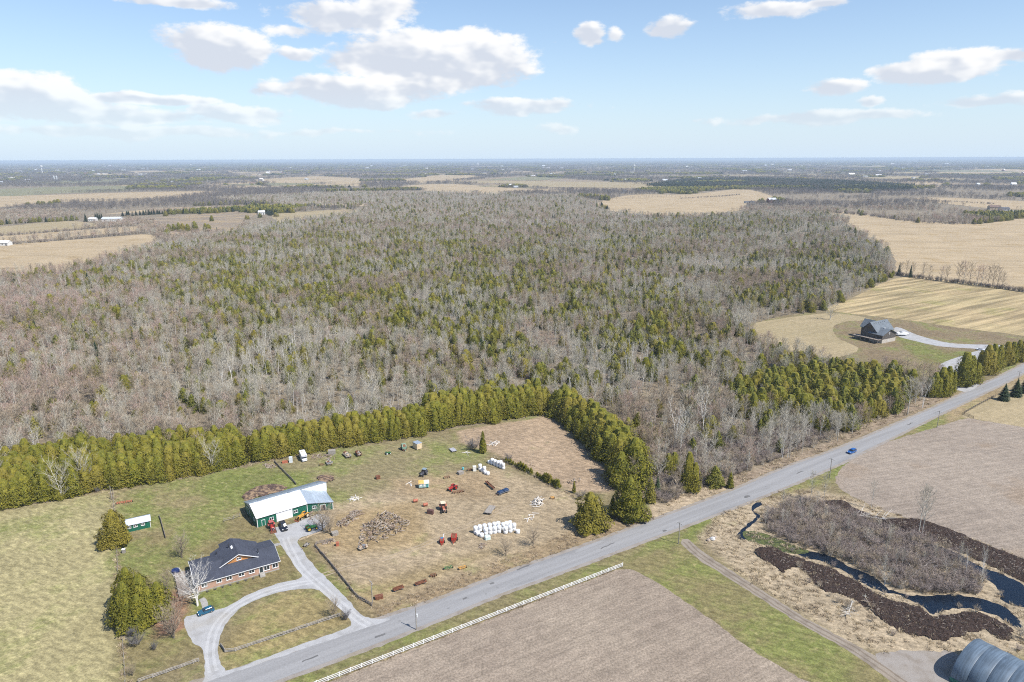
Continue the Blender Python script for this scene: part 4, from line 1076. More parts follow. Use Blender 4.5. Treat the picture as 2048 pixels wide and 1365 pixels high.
# ---- brick bungalow
h = thing('farmhouse', 'long brick bungalow with slate blue roof and orange boarded front gable', 'house', (-90.41, 173.42, 0), R(30.76))
profile_u(MB(), [(0, .35), (13.4, .35), (13.4, 2.95), (6.8, 4.42), (0, 2.95)], 0, 22.9).build('wall', M_BRICK, h)
MB().box(-.06, 22.96, -.06, 13.46, 0, .35).build('foundation', M_CONC, h)
wg = MB().box(9.3, 14.7, 13.4, 17.6, 0, 3.4).build('rear_wing', M_BRICK, h)
rf_ = MB()
rf_.slab([(-.5, -.4, 2.93), (23.4, -.4, 2.93), (23.4, 6.8, 4.66), (-.5, 6.8, 4.66)], .16)
rf_.slab([(-.5, 6.8, 4.665), (23.4, 6.8, 4.665), (23.4, 13.8, 2.93), (-.5, 13.8, 2.93)], .16)
roof = rf_.build('roof', M_SHINGLE, h)
MB().box(-.52, 23.42, 6.68, 6.92, 4.62, 4.72).build('ridge_cap', M_SHINGLE, roof)
gw = MB().add([(7.9, 4.2, 3.7), (17.0, 4.2, 3.7), (12.45, 4.2, 6.33), (7.9, 12.5, 3.0), (17.0, 12.5, 3.0), (12.45, 12.5, 6.33)], [(0, 1, 2), (5, 4, 3), (0, 2, 5, 3), (1, 4, 5, 2), (0, 3, 4, 1)])
gw = gw.build('front_gable', M_CEDARBOARD, h)
for k in range(13):
    x0 = 8.7 + k * .58; hgt = 6.33 - abs(x0 + .27 - 12.45) * .578
    if hgt > 4.05: MB().box(x0, x0 + .55, 4.165, 4.21, 3.9, hgt - .05).build('board', M_CEDARBOARD, gw)
window(h, 12.5, 4.85, 1.3, .85, 4.15)
dr = MB()
dr.slab([(5.6, 3.65, 3.30), (12.45, 3.65, 6.52), (12.45, 14.2, 6.52), (5.6, 14.2, 3.30)], .14)
dr.slab([(12.451, 3.65, 6.52), (19.3, 3.65, 3.30), (19.3, 14.2, 3.30), (12.451, 14.2, 6.52)], .14)
dr = dr.build('gable_roof', M_SHINGLE, h)
for x_ in (5.6, 19.3):
    MB().tube([(x_, 3.6, 3.22), (12.45, 3.6, 6.44)], .11, 4).build('bargeboard', M_WHITE, dr)
wr = MB()
wr.slab([(8.7, 13.0, 3.45), (12.0, 13.0, 5.7), (12.0, 16.1, 5.7), (8.7, 18.3, 3.45)], .14)
wr.slab([(12.001, 13.0, 5.7), (15.3, 13.0, 3.45), (15.3, 18.3, 3.45), (12.001, 16.1, 5.7)], .14)
wr.slab([(12.0, 16.105, 5.7), (15.295, 18.31, 3.45), (8.705, 18.31, 3.45)], .14)
wr.build('wing_roof', M_SHINGLE, h)
gt = MB().box(-.5, 23.4, -.50, -.4, 2.78, 2.92); gt.build('gutter', M_WHITE, h)
for x_ in (23.40, -.56): MB().tube([(x_, -.4, 2.86), (x_, 6.8, 4.58), (x_, 13.8, 2.86)], .09, 4).build('fascia', M_WHITE, h)
for (u_, w_, h_, z_) in ((21.87, 1.7, 1.5, 1.75), (19.4, 1.7, 1.5, 1.7), (15.1, 1.6, 1.15, 1.95), (12.2, 1.6, 1.15, 1.9), (8.8, 1.6, 1.15, 1.9), (6.05, 1.5, 1.05, 1.9), (2.05, 1.5, 1.05, 1.85)): window(h, u_, z_, w_, h_)
for v_ in (3.5, 9.5): window(h, 22.9, 1.8, 1.5, 1.1, v_, R(90))
door(h, 17.8, .75, .95, 1.95, m=mat('dark_door', (.03, .045, .05), .4), glass=True)
s_ = MB()
for k in range(4): s_.box(17.1, 18.6, -.35 - .32 * (k + 1), -.03 - .32 * k, 0, .75 - .17 * k)
s_.build('steps', M_CONC, h)
for (u_, v_, z_) in ((7.2, 11.5, 3.4), (10.7, 10.4, 5.5), (18.2, 5.2, 4.2)):
    MB().cyl((u_, v_, z_ + .75), 'z', .13, 1.7, 8).build('vent_pipe', M_BLACK, h); MB().tube([(u_, v_, z_ - .1), (u_, v_, z_ + .25)], [.24, .14], 8).build('flashing', M_ROOF_G, h)
sk = MB().slab([(11.2, 8.8, 5.98), (11.75, 8.8, 6.24), (11.75, 10.6, 6.24), (11.2, 10.6, 5.98)], .12).build('skylight', M_WHITE, h)
dk = MB()
for k in range(30):
    MB().box(-4.7, -.03, .6 + k * .42, .6 + k * .42 + .40, .42, .50).build('deck_board', M_DECK, h)
dk.box(-4.75, -4.6, .5, 13.2, 0, .42).box(-4.6, -.03, .5, .6, 0, .42)
for k in range(7): dk.box(-4.72, -4.62, .6 + k * 2.05, .7 + k * 2.05, .5, 1.4)
dk.box(-4.72, -4.62, .55, 13.1, 1.4, 1.46).build('deck_frame', M_DECK, h)
b_ = tag(MB().tube([(0, 0, 0), (0, 0, .75), (0, 0, .85), (0, 0, .80)], [1.15, 1.2, 1.2, .2], 16).build('hot_tub', mat('dark_blue_cover', (.015, .03, .11), .5)), 'dark blue covered round tub at the corner of the house deck', 'tub')
hx, hy = Vector((math.cos(R(30.76)), math.sin(R(30.76)), 0)), Vector((-math.sin(R(30.76)), math.cos(R(30.76)), 0))
b_.location = Vector((-90.41, 173.42, 0)) + hx * -4.2 + hy * 14.6

# ---- green barn
b = thing('barn', 'green steel barn with long white and grey metal roof and white sliding door', 'barn', (-85.98, 209.84, 0), R(36.4))
profile_u(MB(), [(0, 0), (14.2, 0), (14.2, 3.55), (6.5, 5.95), (0, 3.55)], 0, 17.2).build('wall', M_GREENSIDE, b)
MB().add([(17.2, 6.5, 0), (27, 6.5, 0), (27, 6.5, 6.0), (17.2, 6.5, 5.98), (17.2, 14.2, 0), (27, 14.2, 0), (27, 14.2, 3.55), (17.2, 14.2, 3.55)],
         [(0, 1, 2, 3), (1, 5, 6, 2), (5, 4, 7, 6), (0, 4, 5, 1)]).build('rear_hall_wall', ribbed('white_steel_siding', (.72, .73, .74), .3, 0, .03, .45), b)
r1 = MB().slab([(-.35, -.45, 3.52), (17.25, -.45, 3.52), (17.25, 6.5, 6.16), (-.35, 6.5, 6.16)], .09).build('front_roof', M_ROOF_W, b)
r2 = MB().slab([(-.35, 6.505, 6.16), (27.2, 6.505, 6.16), (27.2, 10.2, 4.92), (-.35, 10.2, 4.92)], .09).build('back_roof', M_ROOF_G, b)
r3 = MB().slab([(-.35, 10.205, 4.91), (27.2, 10.205, 4.91), (27.2, 14.7, 3.42), (-.35, 14.7, 3.42)], .09).build('back_roof_eave', M_ROOF_D, b)
MB().box(-.4, 27.25, 6.38, 6.62, 6.13, 6.22).build('ridge_cap', M_ROOF_G, b)
for u_ in (3.2, 13.6): MB().box(u_ - .7, u_ + .7, 6.25, 6.75, 6.2, 6.5).build('ridge_vent', M_ROOF_D, b)
MB().add([(-.03, .4, 3.68), (-.03, 6.5, 5.93), (-.03, 13.8, 3.68)], [(0, 1, 2)]).build('gable_panel', mat('grey_gable_sheet', (.30, .33, .36), .5, .1), b)
MB().add([(17.2, .02, 0), (25.3, -3.2, 0), (26.1, 5.0, 0), (26.1, 6.48, 0), (17.2, 6.48, 0), (17.2, .02, 3.45), (25.3, -3.2, 2.85), (26.1, 5.0, 2.7), (26.1, 6.48, 2.9), (17.2, 6.48, 5.6)],
         [(0, 1, 6, 5), (1, 2, 7, 6), (2, 3, 8, 7), (4, 0, 5, 9), (3, 4, 9, 8)]).build('lean_to_wall', M_GREENSIDE, b)
lt = MB()
lt.slab([(17.26, 6.47, 6.05), (17.26, -.4, 3.56), (25.6, -3.7, 2.94), (23.9, 6.47, 3.75)], .08)
lt.slab([(23.905, 6.47, 3.75), (25.605, -3.7, 2.94), (26.5, 4.9, 2.78), (26.45, 6.47, 2.95)], .08)
lt.build('lean_to_roof', M_ROOF_G, b)
for (u_, v_, z_) in ((-.02, -.04, 3.5), (17.2, -.06, 3.5), (25.32, -3.25, 2.85), (27.0, 6.44, 6.0)): MB().box(u_ - .1, u_ + .1, v_ - .1, v_ + .1, 0, z_).build('corner_trim', M_TRIM, b)
MB().box(6.4, 12.0, -.14, -.02, 0, 3.25).build('sliding_door', ribbed('white_door_sheet', (.74, .74, .75), .3, 0, .03, .45), b)
MB().box(6.2, 13.4, -.22, -.02, 3.26, 3.42).build('door_track', M_TRIM, b)
door(b, 2.0, .05, .95, 2.1, m=mat('green_door', (.012, .13, .085), .5))
window(b, 4.75, 1.75, 1.5, 1.05); window(b, 13.15, 1.75, 1.5, 1.05)
window(b, 0, 1.6, 1.1, 1.0, 3.6, R(-90), panes=1)
ld = MB().box(-.07, .0, -.1, .1, 0, 3.1)
for k_ in range(2): MB().box(-.09, -.03, 8.2 + k_ * 1.6, 9.7 + k_ * 1.6, .1, 2.9).build('side_door', M_GREENSIDE, b)
MB().box(-.13, -.05, 8.1, 8.2, 0, 3.05).box(-.13, -.05, 11.3, 11.4, 0, 3.05).box(-.13, -.05, 8.2, 11.3, 2.92, 3.05).build('side_door_frame', M_TRIM, b)
ang_ = math.atan2(-3.2, 8.1); wq = Vector((17.2 + 8.1 * .28, .02 - 3.2 * .28 - .03, 0))
window(b, wq.x, 1.75, 1.3, .95, wq.y, ang_)
wq = Vector((17.2 + 8.1 * .62, .02 - 3.2 * .62 - .03, 0)); door(b, wq.x, .05, 1.7, 2.1, wq.y, ang_, m=mat('dark_opening_door', (.05, .04, .04), .8))

# ---- small green shed
s = thing('shed', 'small green shed with pale metal roof and three white windows', 'shed', (-127.51, 207.34, 0), R(29))
profile_u(MB(), [(0, 0), (4.6, 0), (4.6, 2.6), (2.6, 3.35), (0, 2.6)], -1.2, 6.0).build('wall', M_GREENSIDE, s)
MB().slab([(-1.5, -.35, 2.56), (6.3, -.35, 2.56), (6.3, 2.6, 3.50), (-1.5, 2.6, 3.50)], .07).build('front_roof', ribbed('pale_steel_roof', (.56, .60, .66), .3, 0, .03, .4, .1, .06), s)
MB().slab([(-1.5, 2.605, 3.50), (6.3, 2.605, 3.50), (6.3, 4.95, 2.6), (-1.5, 4.95, 2.6)], .07).build('back_roof', M_ROOF_D, s)
for u_ in (-.25, 1.6, 3.8): window(s, u_, 1.75, 1.15, .8)
for u_ in (6.0, -1.2): MB().box(u_ - .08, u_ + .08, -.08, .08, 0, 2.5).build('corner_trim', M_TRIM, s)

# ---- dark house on the lawn
M_GREYSIDE = mat('dark_brown_grey_siding', (.085, .075, .068), .7, .08)
M_STONE = NT('pale_stone_base'); M_STONE = M_STONE.done(M_STONE.mix(M_STONE.ramp(M_STONE.noise(1.5, 3, M_STONE.pos((1, 1, 2), obj=True)), .4, .6), (.36, .33, .29), (.50, .46, .40)), .9)
f = thing('dark_house', 'dark gabled house with blue grey roofs, stone base and long deck', 'house', (246.5, 445.7, 0), R(29.4))
MB().box(-.1, 14.7, -.1, 9, 0, 2.5).build('stone_base', M_STONE, f)
def profile_v(mb, prof, v0, v1, mi=0): return mb.loft([[(a, v0, b_) for a, b_ in prof], [(a, v1, b_) for a, b_ in prof]][::-1], mi)
profile_v(MB(), [(0, 2.5), (14.6, 2.5), (14.6, 5.7), (7.3, 8.8), (0, 5.7)], 0, 12).build('wall', M_GREYSIDE, f)
profile_u(MB(), [(5, 0), (15.5, 0), (15.5, 7.2), (10.2, 12.4), (5, 7.2)], 1.0, 18.5).build('main_hall', M_GREYSIDE, f)
profile_v(MB(), [(5, 0), (12.5, 0), (12.5, 8), (8.8, 12.2), (5, 8)], 12, 19).build('rear_gable', M_GREYSIDE, f)
fr = MB()
fr.slab([(-.8, -.8, 5.55), (7.3, -.8, 9.0), (7.3, 10, 9.0), (-.8, 10, 5.55)], .2); fr.slab([(7.301, -.8, 9.0), (15.4, -.8, 5.55), (15.4, 10, 5.55), (7.301, 10, 9.0)], .2)
fr.build('front_roof', M_SHINGLE2, f)
fr = MB()
fr.slab([(.2, 4.2, 6.6), (19.2, 4.2, 6.6), (19.2, 10.2, 12.6), (.2, 10.2, 12.6)], .2); fr.slab([(.2, 10.205, 12.6), (19.2, 10.205, 12.6), (19.2, 16.3, 6.6), (.2, 16.3, 6.6)], .2)
fr.build('main_roof', M_SHINGLE2, f)
fr = MB()
fr.slab([(4.2, 10.5, 7.3), (8.8, 10.5, 12.4), (8.8, 19.8, 12.4), (4.2, 19.8, 7.3)], .2); fr.slab([(8.801, 10.5, 12.4), (13.3, 10.5, 7.3), (13.3, 19.8, 7.3), (8.801, 19.8, 12.4)], .2)
fr.build('rear_roof', M_SHINGLE2, f)
for v_, zz, hh in ((8.4, 5.0, 2.6), (10.2, 5.2, 3.0), (12.0, 5.0, 2.6), (9.3, 8.6, 2.2), (11.2, 8.6, 2.2)): window(f, 1.0, zz, 1.4, hh, v_, R(-90), panes=1, trim=M_BLACK)
window(f, 6.5, 1.4, 1.2, .6, -.1, panes=1); window(f, 7.3, 6.2, 1.2, 1.2, 0, panes=2)
for v_ in (1.5, 3.2): window(f, 0, 3.9, 1.2, 1.7, v_, R(-90), panes=1, trim=M_BLACK)
dkf = MB().box(-4.2, -.1, .2, 19, 2.55, 2.75).build('deck', M_DECK, f)
for k in range(7):
    MB().box(-4.15, -3.95, .3 + k * 3.05, .5 + k * 3.05, 0, 2.55).build('post', M_DECK, dkf)
    MB().box(-4.15, -4.05, .3 + k * 3.05, .4 + k * 3.05, 2.75, 3.75).build('post', M_BLACK, dkf)
MB().box(-4.16, -4.06, .2, 19, 3.7, 3.78).build('handrail', M_BLACK, dkf)
MB().box(6.5, 7.1, 3.2, 3.8, 6.5, 9.4).build('chimney_pipe', M_WHITE, f)
for k in range(6): MB().box(3 + k * 2.3, 3.35 + k * 2.3, 9.0, 9.3, 11.2, 11.75).build('roof_vent', M_BLACK, f)

# ---- arched storage building
q = thing('arched_shed', 'blue grey ribbed arched storage building with green base wall', 'storage shed', (110.1, 142.6, 0), R(-55.7))
n = NT('blue_grey_fabric_cover')
rbx = n.noise(1, 3, n.pos((3.0, .15, .15), obj=True)); bn = n.noise(.35, 2, n.pos(obj=True))
M_FABRIC = n.done(n.scale_col((.095, .13, .17), n.math('MULTIPLY', n.ramp(rbx, .35, .65, .82, 1.18), n.ramp(bn, .3, .7, .9, 1.1))), .5, 0, .4)
def arch(t, r=1.0): return (-8 * math.cos(t) * r, 1.0 + 6.0 * r * max(0., math.sin(t)) ** .85)
NSEG = 26
for k in range(8):
    rings = []
    for j, (xx, s_) in enumerate(((k * 3.4, 1.0), (k * 3.4 + .12, 1.014), (k * 3.4 + 1.7, .998), (k * 3.4 + 3.28, 1.014), (k * 3.4 + 3.395, 1.0))):
        rings.append([(xx, *arch(math.pi * i / NSEG, s_)) for i in range(NSEG + 1)])
    mb = MB(); mb.loft(rings, closed=False, cap=False); mb.build('cover_panel', M_FABRIC, q, smooth=True)
gb = MB().box(-.05, 27.3, -8.15, -7.95, 0, 1.15).box(-.05, 27.3, 7.95, 8.15, 0, 1.15)
gb.build('base_wall', mat('green_painted_concrete', (.03, .14, .11), .7, .25), q)
MB().poly([(.06, *arch(math.pi * i / NSEG, .99)) for i in range(NSEG, -1, -1)] + [(.06, -7.9, 0), (.06, 7.9, 0)]).build('end_wall', mat('grey_end_sheet', (.30, .33, .36), .6), q)

# ---- far farm buildings
M_FARW = [mat('white_farm_siding', (.62, .62, .60), .7, .08), mat('grey_farm_siding', (.38, .39, .40), .7, .08), mat('barn_red_siding', (.24, .05, .04), .75, .12), mat('tan_farm_siding', (.40, .32, .22), .75, .1)]
M_FARR = [mat('pale_steel_farm_roof', (.50, .53, .56), .5, .08), mat('dark_farm_roof', (.09, .09, .10), .8, .1), mat('white_farm_roof', (.70, .70, .70), .5, .06), mat('brown_farm_roof', (.15, .10, .08), .8, .1)]
def far_building(px_, py_, w, d, e, rdg, rz, wi, ri, label, group=None, name='farm_building', cat='building', wins=3):
    p_ = P(px_, py_); t = thing(name, label, cat, (p_.x, p_.y, 0), rz, group)
    profile_u(MB(), [(0, 0), (d, 0), (d, e), (d / 2, rdg), (0, e)], -w / 2, w / 2).build('wall', M_FARW[wi], t)
    MB().slab([(-w / 2 - .5, -.6, e - .1), (w / 2 + .5, -.6, e - .1), (w / 2 + .5, d / 2, rdg + .2), (-w / 2 - .5, d / 2, rdg + .2)], .2).slab([(-w / 2 - .5, d / 2 + .01, rdg + .2), (w / 2 + .5, d / 2 + .01, rdg + .2), (w / 2 + .5, d + .6, e - .1), (-w / 2 - .5, d + .6, e - .1)], .2).build('roof', M_FARR[ri], t)
    for k in range(wins):
        x_ = -w / 2 + w * (k + .5) / wins
        MB().box(x_ - .7, x_ + .7, -.12, 0, e * .35, e * .35 + 1.4).build('window', M_GLASS, t)
    MB().box(w / 2 - w * .22, w / 2 - w * .10, -.14, -.01, 0, min(e * .8, 3)).build('door', M_FARR[1], t)
    return t
for a_ in [(222, 444, 36, 16, 6, 9, R(5), 0, 0, 'long white barn with grey roof among spruces by the strip fields'), (184, 443, 14, 10, 4.5, 7, R(5), 0, 2, 'small white house beside the long white barn'),
           (523, 430, 14, 10, 6, 9, R(10), 0, 2, 'small white building at the end of the spruce windbreak'), (1019, 374, 24, 16, 8, 12, R(5), 0, 2, 'white farmhouse alone on the edge of the wide pale field'), (1032, 376, 20, 12, 5, 8, R(5), 1, 0, 'grey shed beside the white farmhouse in the wide field'),
           (1546, 406, 22, 16, 8, 13, R(10), 2, 0, 'red barn with pale steel roof beyond the wood'), (1500, 407, 26, 10, 4, 6, R(10), 1, 1, 'low dark shed near the red barn'),
           (1991, 420, 24, 14, 6, 10, R(-8), 3, 3, 'tan farmhouse half hidden by trees at the field end'), (2010, 422, 20, 12, 5, 8, R(-8), 1, 1, 'grey shed beside the tan farmhouse'), (2040, 430, 30, 12, 6, 8, R(-8), 0, 2, 'white shed by the lane at the big stubble field'),
           (1704, 352, 40, 24, 12, 18, R(0), 0, 2, 'white farmhouse among dark pines beyond the plantation'), (5, 492, 16, 10, 4.5, 7, R(0), 0, 2, 'white shed at the end of the hedged strip field'), (1250, 385, 16, 10, 5, 8, R(5), 1, 1, 'grey cottage between the pines and the pale field')]:
    far_building(*a_[:9], a_[9])
rb2 = random.Random(17)
k_ = 0
while k_ < 120:
    x_ = rb2.uniform(-20, 2060); y_ = rb2.choice((rb2.uniform(328, 338), rb2.uniform(334, 352), rb2.uniform(345, 374)))
    if 560 < x_ < 1240 and y_ > 366: continue
    sc_ = (1.7 if y_ < 334 else 1.2) if y_ < 345 else .9
    far_building(x_, y_, rb2.uniform(16, 44) * sc_, rb2.uniform(12, 20) * sc_, rb2.uniform(5, 9) * sc_, rb2.uniform(9, 14) * sc_, R(rb2.uniform(-40, 40)), rb2.choice((0, 0, 0, 1, 3, 2)), rb2.choice((0, 0, 2, 2, 1, 3)),
                 'pale farm building scattered far out on the hazy plain', 'far farm buildings on the plain', wins=0 if y_ < 345 else 2); k_ += 1
for (x_, y_, hgt, lab) in ((1268, 343, 46, 'white water tower on the plain beyond the dark woods'), (85, 348, 60, 'pale water tower on the hazy plain by the villages')):
    p_ = P(x_, y_); t = thing('water_tower', lab, 'water tower', (p_.x, p_.y, 0))
    MB().cyl((0, 0, hgt / 2), 'z', 3.5, hgt, 12).build('column', M_FARW[0], t); MB().tube([(0, 0, hgt), (0, 0, hgt + 4), (0, 0, hgt + 12), (0, 0, hgt + 15)], [3.5, 11, 11, 2], 14).build('tank', M_FARW[0], t)
for (x_, y_) in ((109, 362), (114, 362)):
    p_ = P(x_, y_); t = thing('silo', 'pale farm silo beside the long white barn across the green field', 'silo', (p_.x, p_.y, 0), group='pair of silos')
    MB().cyl((0, 0, 13), 'z', 4.5, 26, 14).build('tower', M_FARW[1], t); MB().tube([(0, 0, 26), (0, 0, 29), (0, 0, 30.5)], [4.5, 3, .3], 14).build('dome', M_FARR[0], t)
# ================================================================== VEHICLES AND MACHINES
def head(a, b):
    d = P(*b) - P(*a); return math.atan2(d.y, d.x)
M_TYRE = mat('black_tyre', (.018, .018, .019), .85, .15)
M_RIM = mat('steel_rim', (.34, .34, .35), .4, .1, metal=.6)
M_LAMP = NT('headlamp_glass').done((.75, .75, .73), .1, 0, .6)
M_TAIL = mat('red_tail_lamp', (.30, .01, .01), .3)
M_RUST = mat('rusty_iron', (.16, .065, .035), .85, .3, 3)
M_STEEL = mat('bare_grey_steel', (.25, .25, .25), .55, .2, 3, metal=.3)
M_GREYWOOD = mat('weathered_grey_wood', (.27, .245, .215), .9, .2, 3)
M_PALEWOOD = mat('pale_sawn_wood', (.46, .37, .26), .85, .15, 3)
def paint(name, c, rough=.28): return mat(name, c, rough, .05, 1.0, spec=.5, Coat_Weight=.5)
def wheel(root, x, y, r, w, rim=None, name='wheel', sides=16):
    o = MB().tube([(0, -w / 2, 0), (0, -w / 2 + .04, 0), (0, w / 2 - .04, 0), (0, w / 2, 0)], [r * .86, r, r, r * .86], sides).build(name, M_TYRE, root)
    o.location = (x, y, r)
    MB().cyl((0, 0, 0), 'y', r * .56, w + .03, 12).build('rim', rim or M_RIM, o)
    return o
def car(name, label, px_, heading, m, kind='suv', cat='car', group=None):
    p_ = P(*px_); t = thing(name, label, cat, (p_.x, p_.y, .02), heading, group)
    L, W, H_ = {'suv': (4.65, 1.86, 1.68), 'hatch': (4.25, 1.78, 1.48), 'sedan': (4.7, 1.82, 1.45), 'pickup': (5.8, 2.0, 1.9)}[kind]
    bz = {'suv': 1.05, 'hatch': .95, 'sedan': .93, 'pickup': 1.15}[kind]; hz_ = bz - .06
    prof = [(-L / 2 + .04, .30), (-L / 2, .55), (-L / 2 + .03, bz - .05), (-L / 2 + .12, bz), (L * .16, bz), (L * .24, hz_), (L / 2 - .35, hz_ - .10), (L / 2 - .06, hz_ - .24), (L / 2, .55), (L / 2 - .06, .30)]
    MB().prism(prof, -W / 2, W / 2, 0, .06).build('body', m, t)
    x0, x1 = {'suv': (-L / 2 + .08, L * .20), 'hatch': (-L / 2 + .12, L * .18), 'sedan': (-L * .30, L * .20), 'pickup': (-L * .10, L * .24)}[kind]
    r0, r1 = {'suv': (x0 + .28, x1 - .62), 'hatch': (x0 + .5, x1 - .65), 'sedan': (x0 + .65, x1 - .7), 'pickup': (x0 + .2, x1 - .6)}[kind]
    hw = W / 2 - .07; hr = W / 2 - .24
    def ring(a, b_, w_, z_): return [(a, -w_, z_), (b_, -w_, z_), (b_ + .06, 0, z_), (b_, w_, z_), (a, w_, z_), (a - .04, 0, z_)]
    MB().loft([ring(x0, x1, hw, bz - .02), ring(r0, r1, hr + .02, H_ - .09)]).build('glasshouse', M_GLASS, t)
    MB().loft([ring(r0 - .03, r1 + .03, hr + .03, H_ - .10), ring(r0 + .05, r1 - .06, hr - .05, H_ - .02), ring(r0 + .2, r1 - .25, hr - .2, H_)]).build('roof', m, t)
    pl = MB()
    for s_ in (-1, 1):
        for (a, b_) in ((x0 + .03, r0), (x1 - .02, r1), ((x0 + x1) / 2 - .15, (r0 + r1) / 2 - .1)):
            pl.tube([(a, s_ * (hw + .012), bz - .02), (b_, s_ * (hr + .035), H_ - .08)], .045, 4)
    pl.build('pillar', m, t)
    for s_ in (-1, 1):
        MB().box(L / 2 - .20, L / 2 - .03, s_ * (W / 2 - .30) - .2, s_ * (W / 2 - .30) + .2, hz_ - .30, hz_ - .16).build('headlight', M_LAMP, t)
        MB().box(-L / 2 - .015, -L / 2 + .06, s_ * (W / 2 - .2) - .13, s_ * (W / 2 - .2) + .13, bz - .35, bz - .1).build('tail_light', M_TAIL, t)
        MB().box(x1 - .42, x1 - .2, s_ * (W / 2 + .09) - .08, s_ * (W / 2 + .09) + .08, bz - .02, bz + .13).build('mirror', m, t)
    MB().box(L / 2 - .03, L / 2 + .03, -W * .36, W * .36, .34, .52).build('bumper', M_BLACK, t); MB().box(-L / 2 - .03, -L / 2 + .03, -W * .40, W * .40, .34, .5).build('bumper', M_BLACK, t)
    r = .37 if kind in ('suv', 'pickup') else .32
    for sx_ in (-L * .29, L * .31):
        for s_ in (-1, 1): wheel(t, sx_, s_ * (W / 2 - .10), r, .24)
    if kind == 'pickup':
        MB().box(-L / 2 + .12, x0 - .08, -W / 2 + .14, W / 2 - .14, bz - .03, bz + .012).build('bed_liner', M_BLACK, t)
        for s_ in (-1, 1): MB().box(-L / 2 + .06, x0 - .03, s_ * (W / 2 - .11) - .05, s_ * (W / 2 - .11) + .05, bz - .02, bz + .14).build('bed_rail', m, t)
        MB().box(-L / 2 + .03, -L / 2 + .1, -W / 2 + .08, W / 2 - .08, bz - .02, bz + .13).build('tailgate', m, t)
    return t
car('parked_car', 'teal blue hatchback parked at the house path', (412, 1226), head((400, 1230), (424, 1221)) + math.pi, paint('teal_blue_paint', (.006, .085, .155)), 'hatch')
sv = car('sport_utility_car', 'bright blue car driving along the paved road', (1703, 906), head((1720, 899), (1688, 913)), paint('bright_blue_paint', (.008, .085, .30)), 'suv')
car('pickup_truck', 'black pickup truck parked on gravel at the barn door', (567, 1056), head((562, 1046), (571, 1066)), paint('black_paint', (.012, .014, .02)), 'pickup', 'pickup')
car('parked_car', 'white car parked where the dark house drive widens', (1961, 701), head((1953, 700), (1969, 702)), paint('white_car_paint', (.70, .70, .70)), 'sedan')

def tractor(name, label, px_, heading, m, roof=None, cab=True, loader=False, s=1.0, rim=None, bucket_m=None):
    p_ = P(*px_); t = thing(name, label, 'tractor', (p_.x, p_.y, .01), heading); t.scale = (s, s, s)
    MB().prism([(-.2, .75), (-.2, 1.55), (1.75, 1.40), (1.95, 1.2), (1.95, .75)], -.36, .36, 0, .06).build('hood', m, t)
    MB().box(-1.3, 1.6, -.28, .28, .55, .85).build('chassis', M_BLACK, t)
    MB().box(1.94, 1.99, -.3, .3, .82, 1.2).build('grille', M_BLACK, t)
    for s_ in (-1, 1):
        wheel(t, -.95, s_ * .88, .82, .46, rim, 'rear_wheel', 18); wheel(t, 1.45, s_ * .78, .48, .3, rim, 'front_wheel')
        MB().prism([(-1.75, 1.15), (-1.5, 1.68), (-.5, 1.72), (-.2, 1.35), (-.5, 1.55), (-1.4, 1.55)], s_ * .88 - .26, s_ * .88 + .26).build('fender', m, t)
        MB().box(1.9, 1.97, s_ * .22 - .08, s_ * .22 + .08, 1.22, 1.34).build('headlight', M_LAMP, t)
    MB().cyl((1.0, .2, 1.9), 'z', .045, .9, 8).build('exhaust', M_BLACK, t)
    if cab:
        MB().box(-1.45, -.15, -.72, .72, 1.0, 2.35, 0, .08).build('cab_glass', M_GLASS, t)
        MB().bbox(-1.6, .0, -.80, .80, 2.33, 2.52, .07).build('cab_roof', roof or m, t)
        pl = MB()
        for a in (-1.44, -.16):
            for s_ in (-1, 1): pl.tube([(a, s_ * .73, 1.0), (a * .97, s_ * .66, 2.36)], .05, 4)
        pl.build('cab_post', m, t)
    else:
        MB().box(-1.25, -.7, -.25, .25, 1.25, 1.38).box(-1.3, -1.18, -.25, .25, 1.38, 1.75).build('seat', M_BLACK, t)
        MB().tube([(-.15, 0, 1.45), (-.45, 0, 1.75)], .03, 5).tube([(-.45 + .12 * math.cos(a), .22 * math.sin(a), 1.75 + .1 * math.cos(a)) for a in (2 * math.pi * k / 10 for k in range(11))], .025, 4).build('steering_wheel', M_BLACK, t)
    if loader:
        for s_ in (-1, 1): MB().tube([(-.1, s_ * .55, 1.5), (1.7, s_ * .55, 1.35), (2.7, s_ * .55, .45)], .07, 4).build('loader_arm', m, t)
        MB().add([(2.65, -1.0, .12), (2.65, 1.0, .12), (2.65, 1.0, .75), (2.65, -1.0, .75), (3.4, -1.0, .08), (3.4, 1.0, .08)], [(0, 1, 2, 3), (0, 4, 5, 1), (3, 4, 0), (1, 5, 2), (3, 2, 5, 4)][:4]).build('bucket', bucket_m or M_STEEL, t)
    return t
P_RED = mat('tractor_red', (.36, .035, .025), .45, .12, 2); P_ORANGE = mat('faded_orange', (.36, .12, .07), .6, .2, 2); P_GREEN = mat('machine_green', (.03, .15, .05), .5, .2, 2); P_YEL = mat('machine_yellow', (.60, .30, .045), .5, .15, 2); P_TAN = mat('tan_cab_roof', (.62, .52, .38), .6, .08)
tractor('loader_tractor', 'red cab tractor with front loader parked beside the black pickup', (544, 1058), head((540, 1046), (549, 1068)), P_RED, roof=mat('dull_red_roof', (.36, .10, .085), .6, .15), loader=True, bucket_m=M_RUST)
tractor('cab_tractor', 'orange tractor with tan cab roof in the paddock', (887, 1022), head((884, 1012), (890, 1031)), P_ORANGE, roof=P_TAN, s=1.15)
tractor('old_tractor', 'small old red tractor without cab beside a harrow', (905, 980), head((914, 976), (897, 984)), P_RED, cab=False, rim=P_RED)
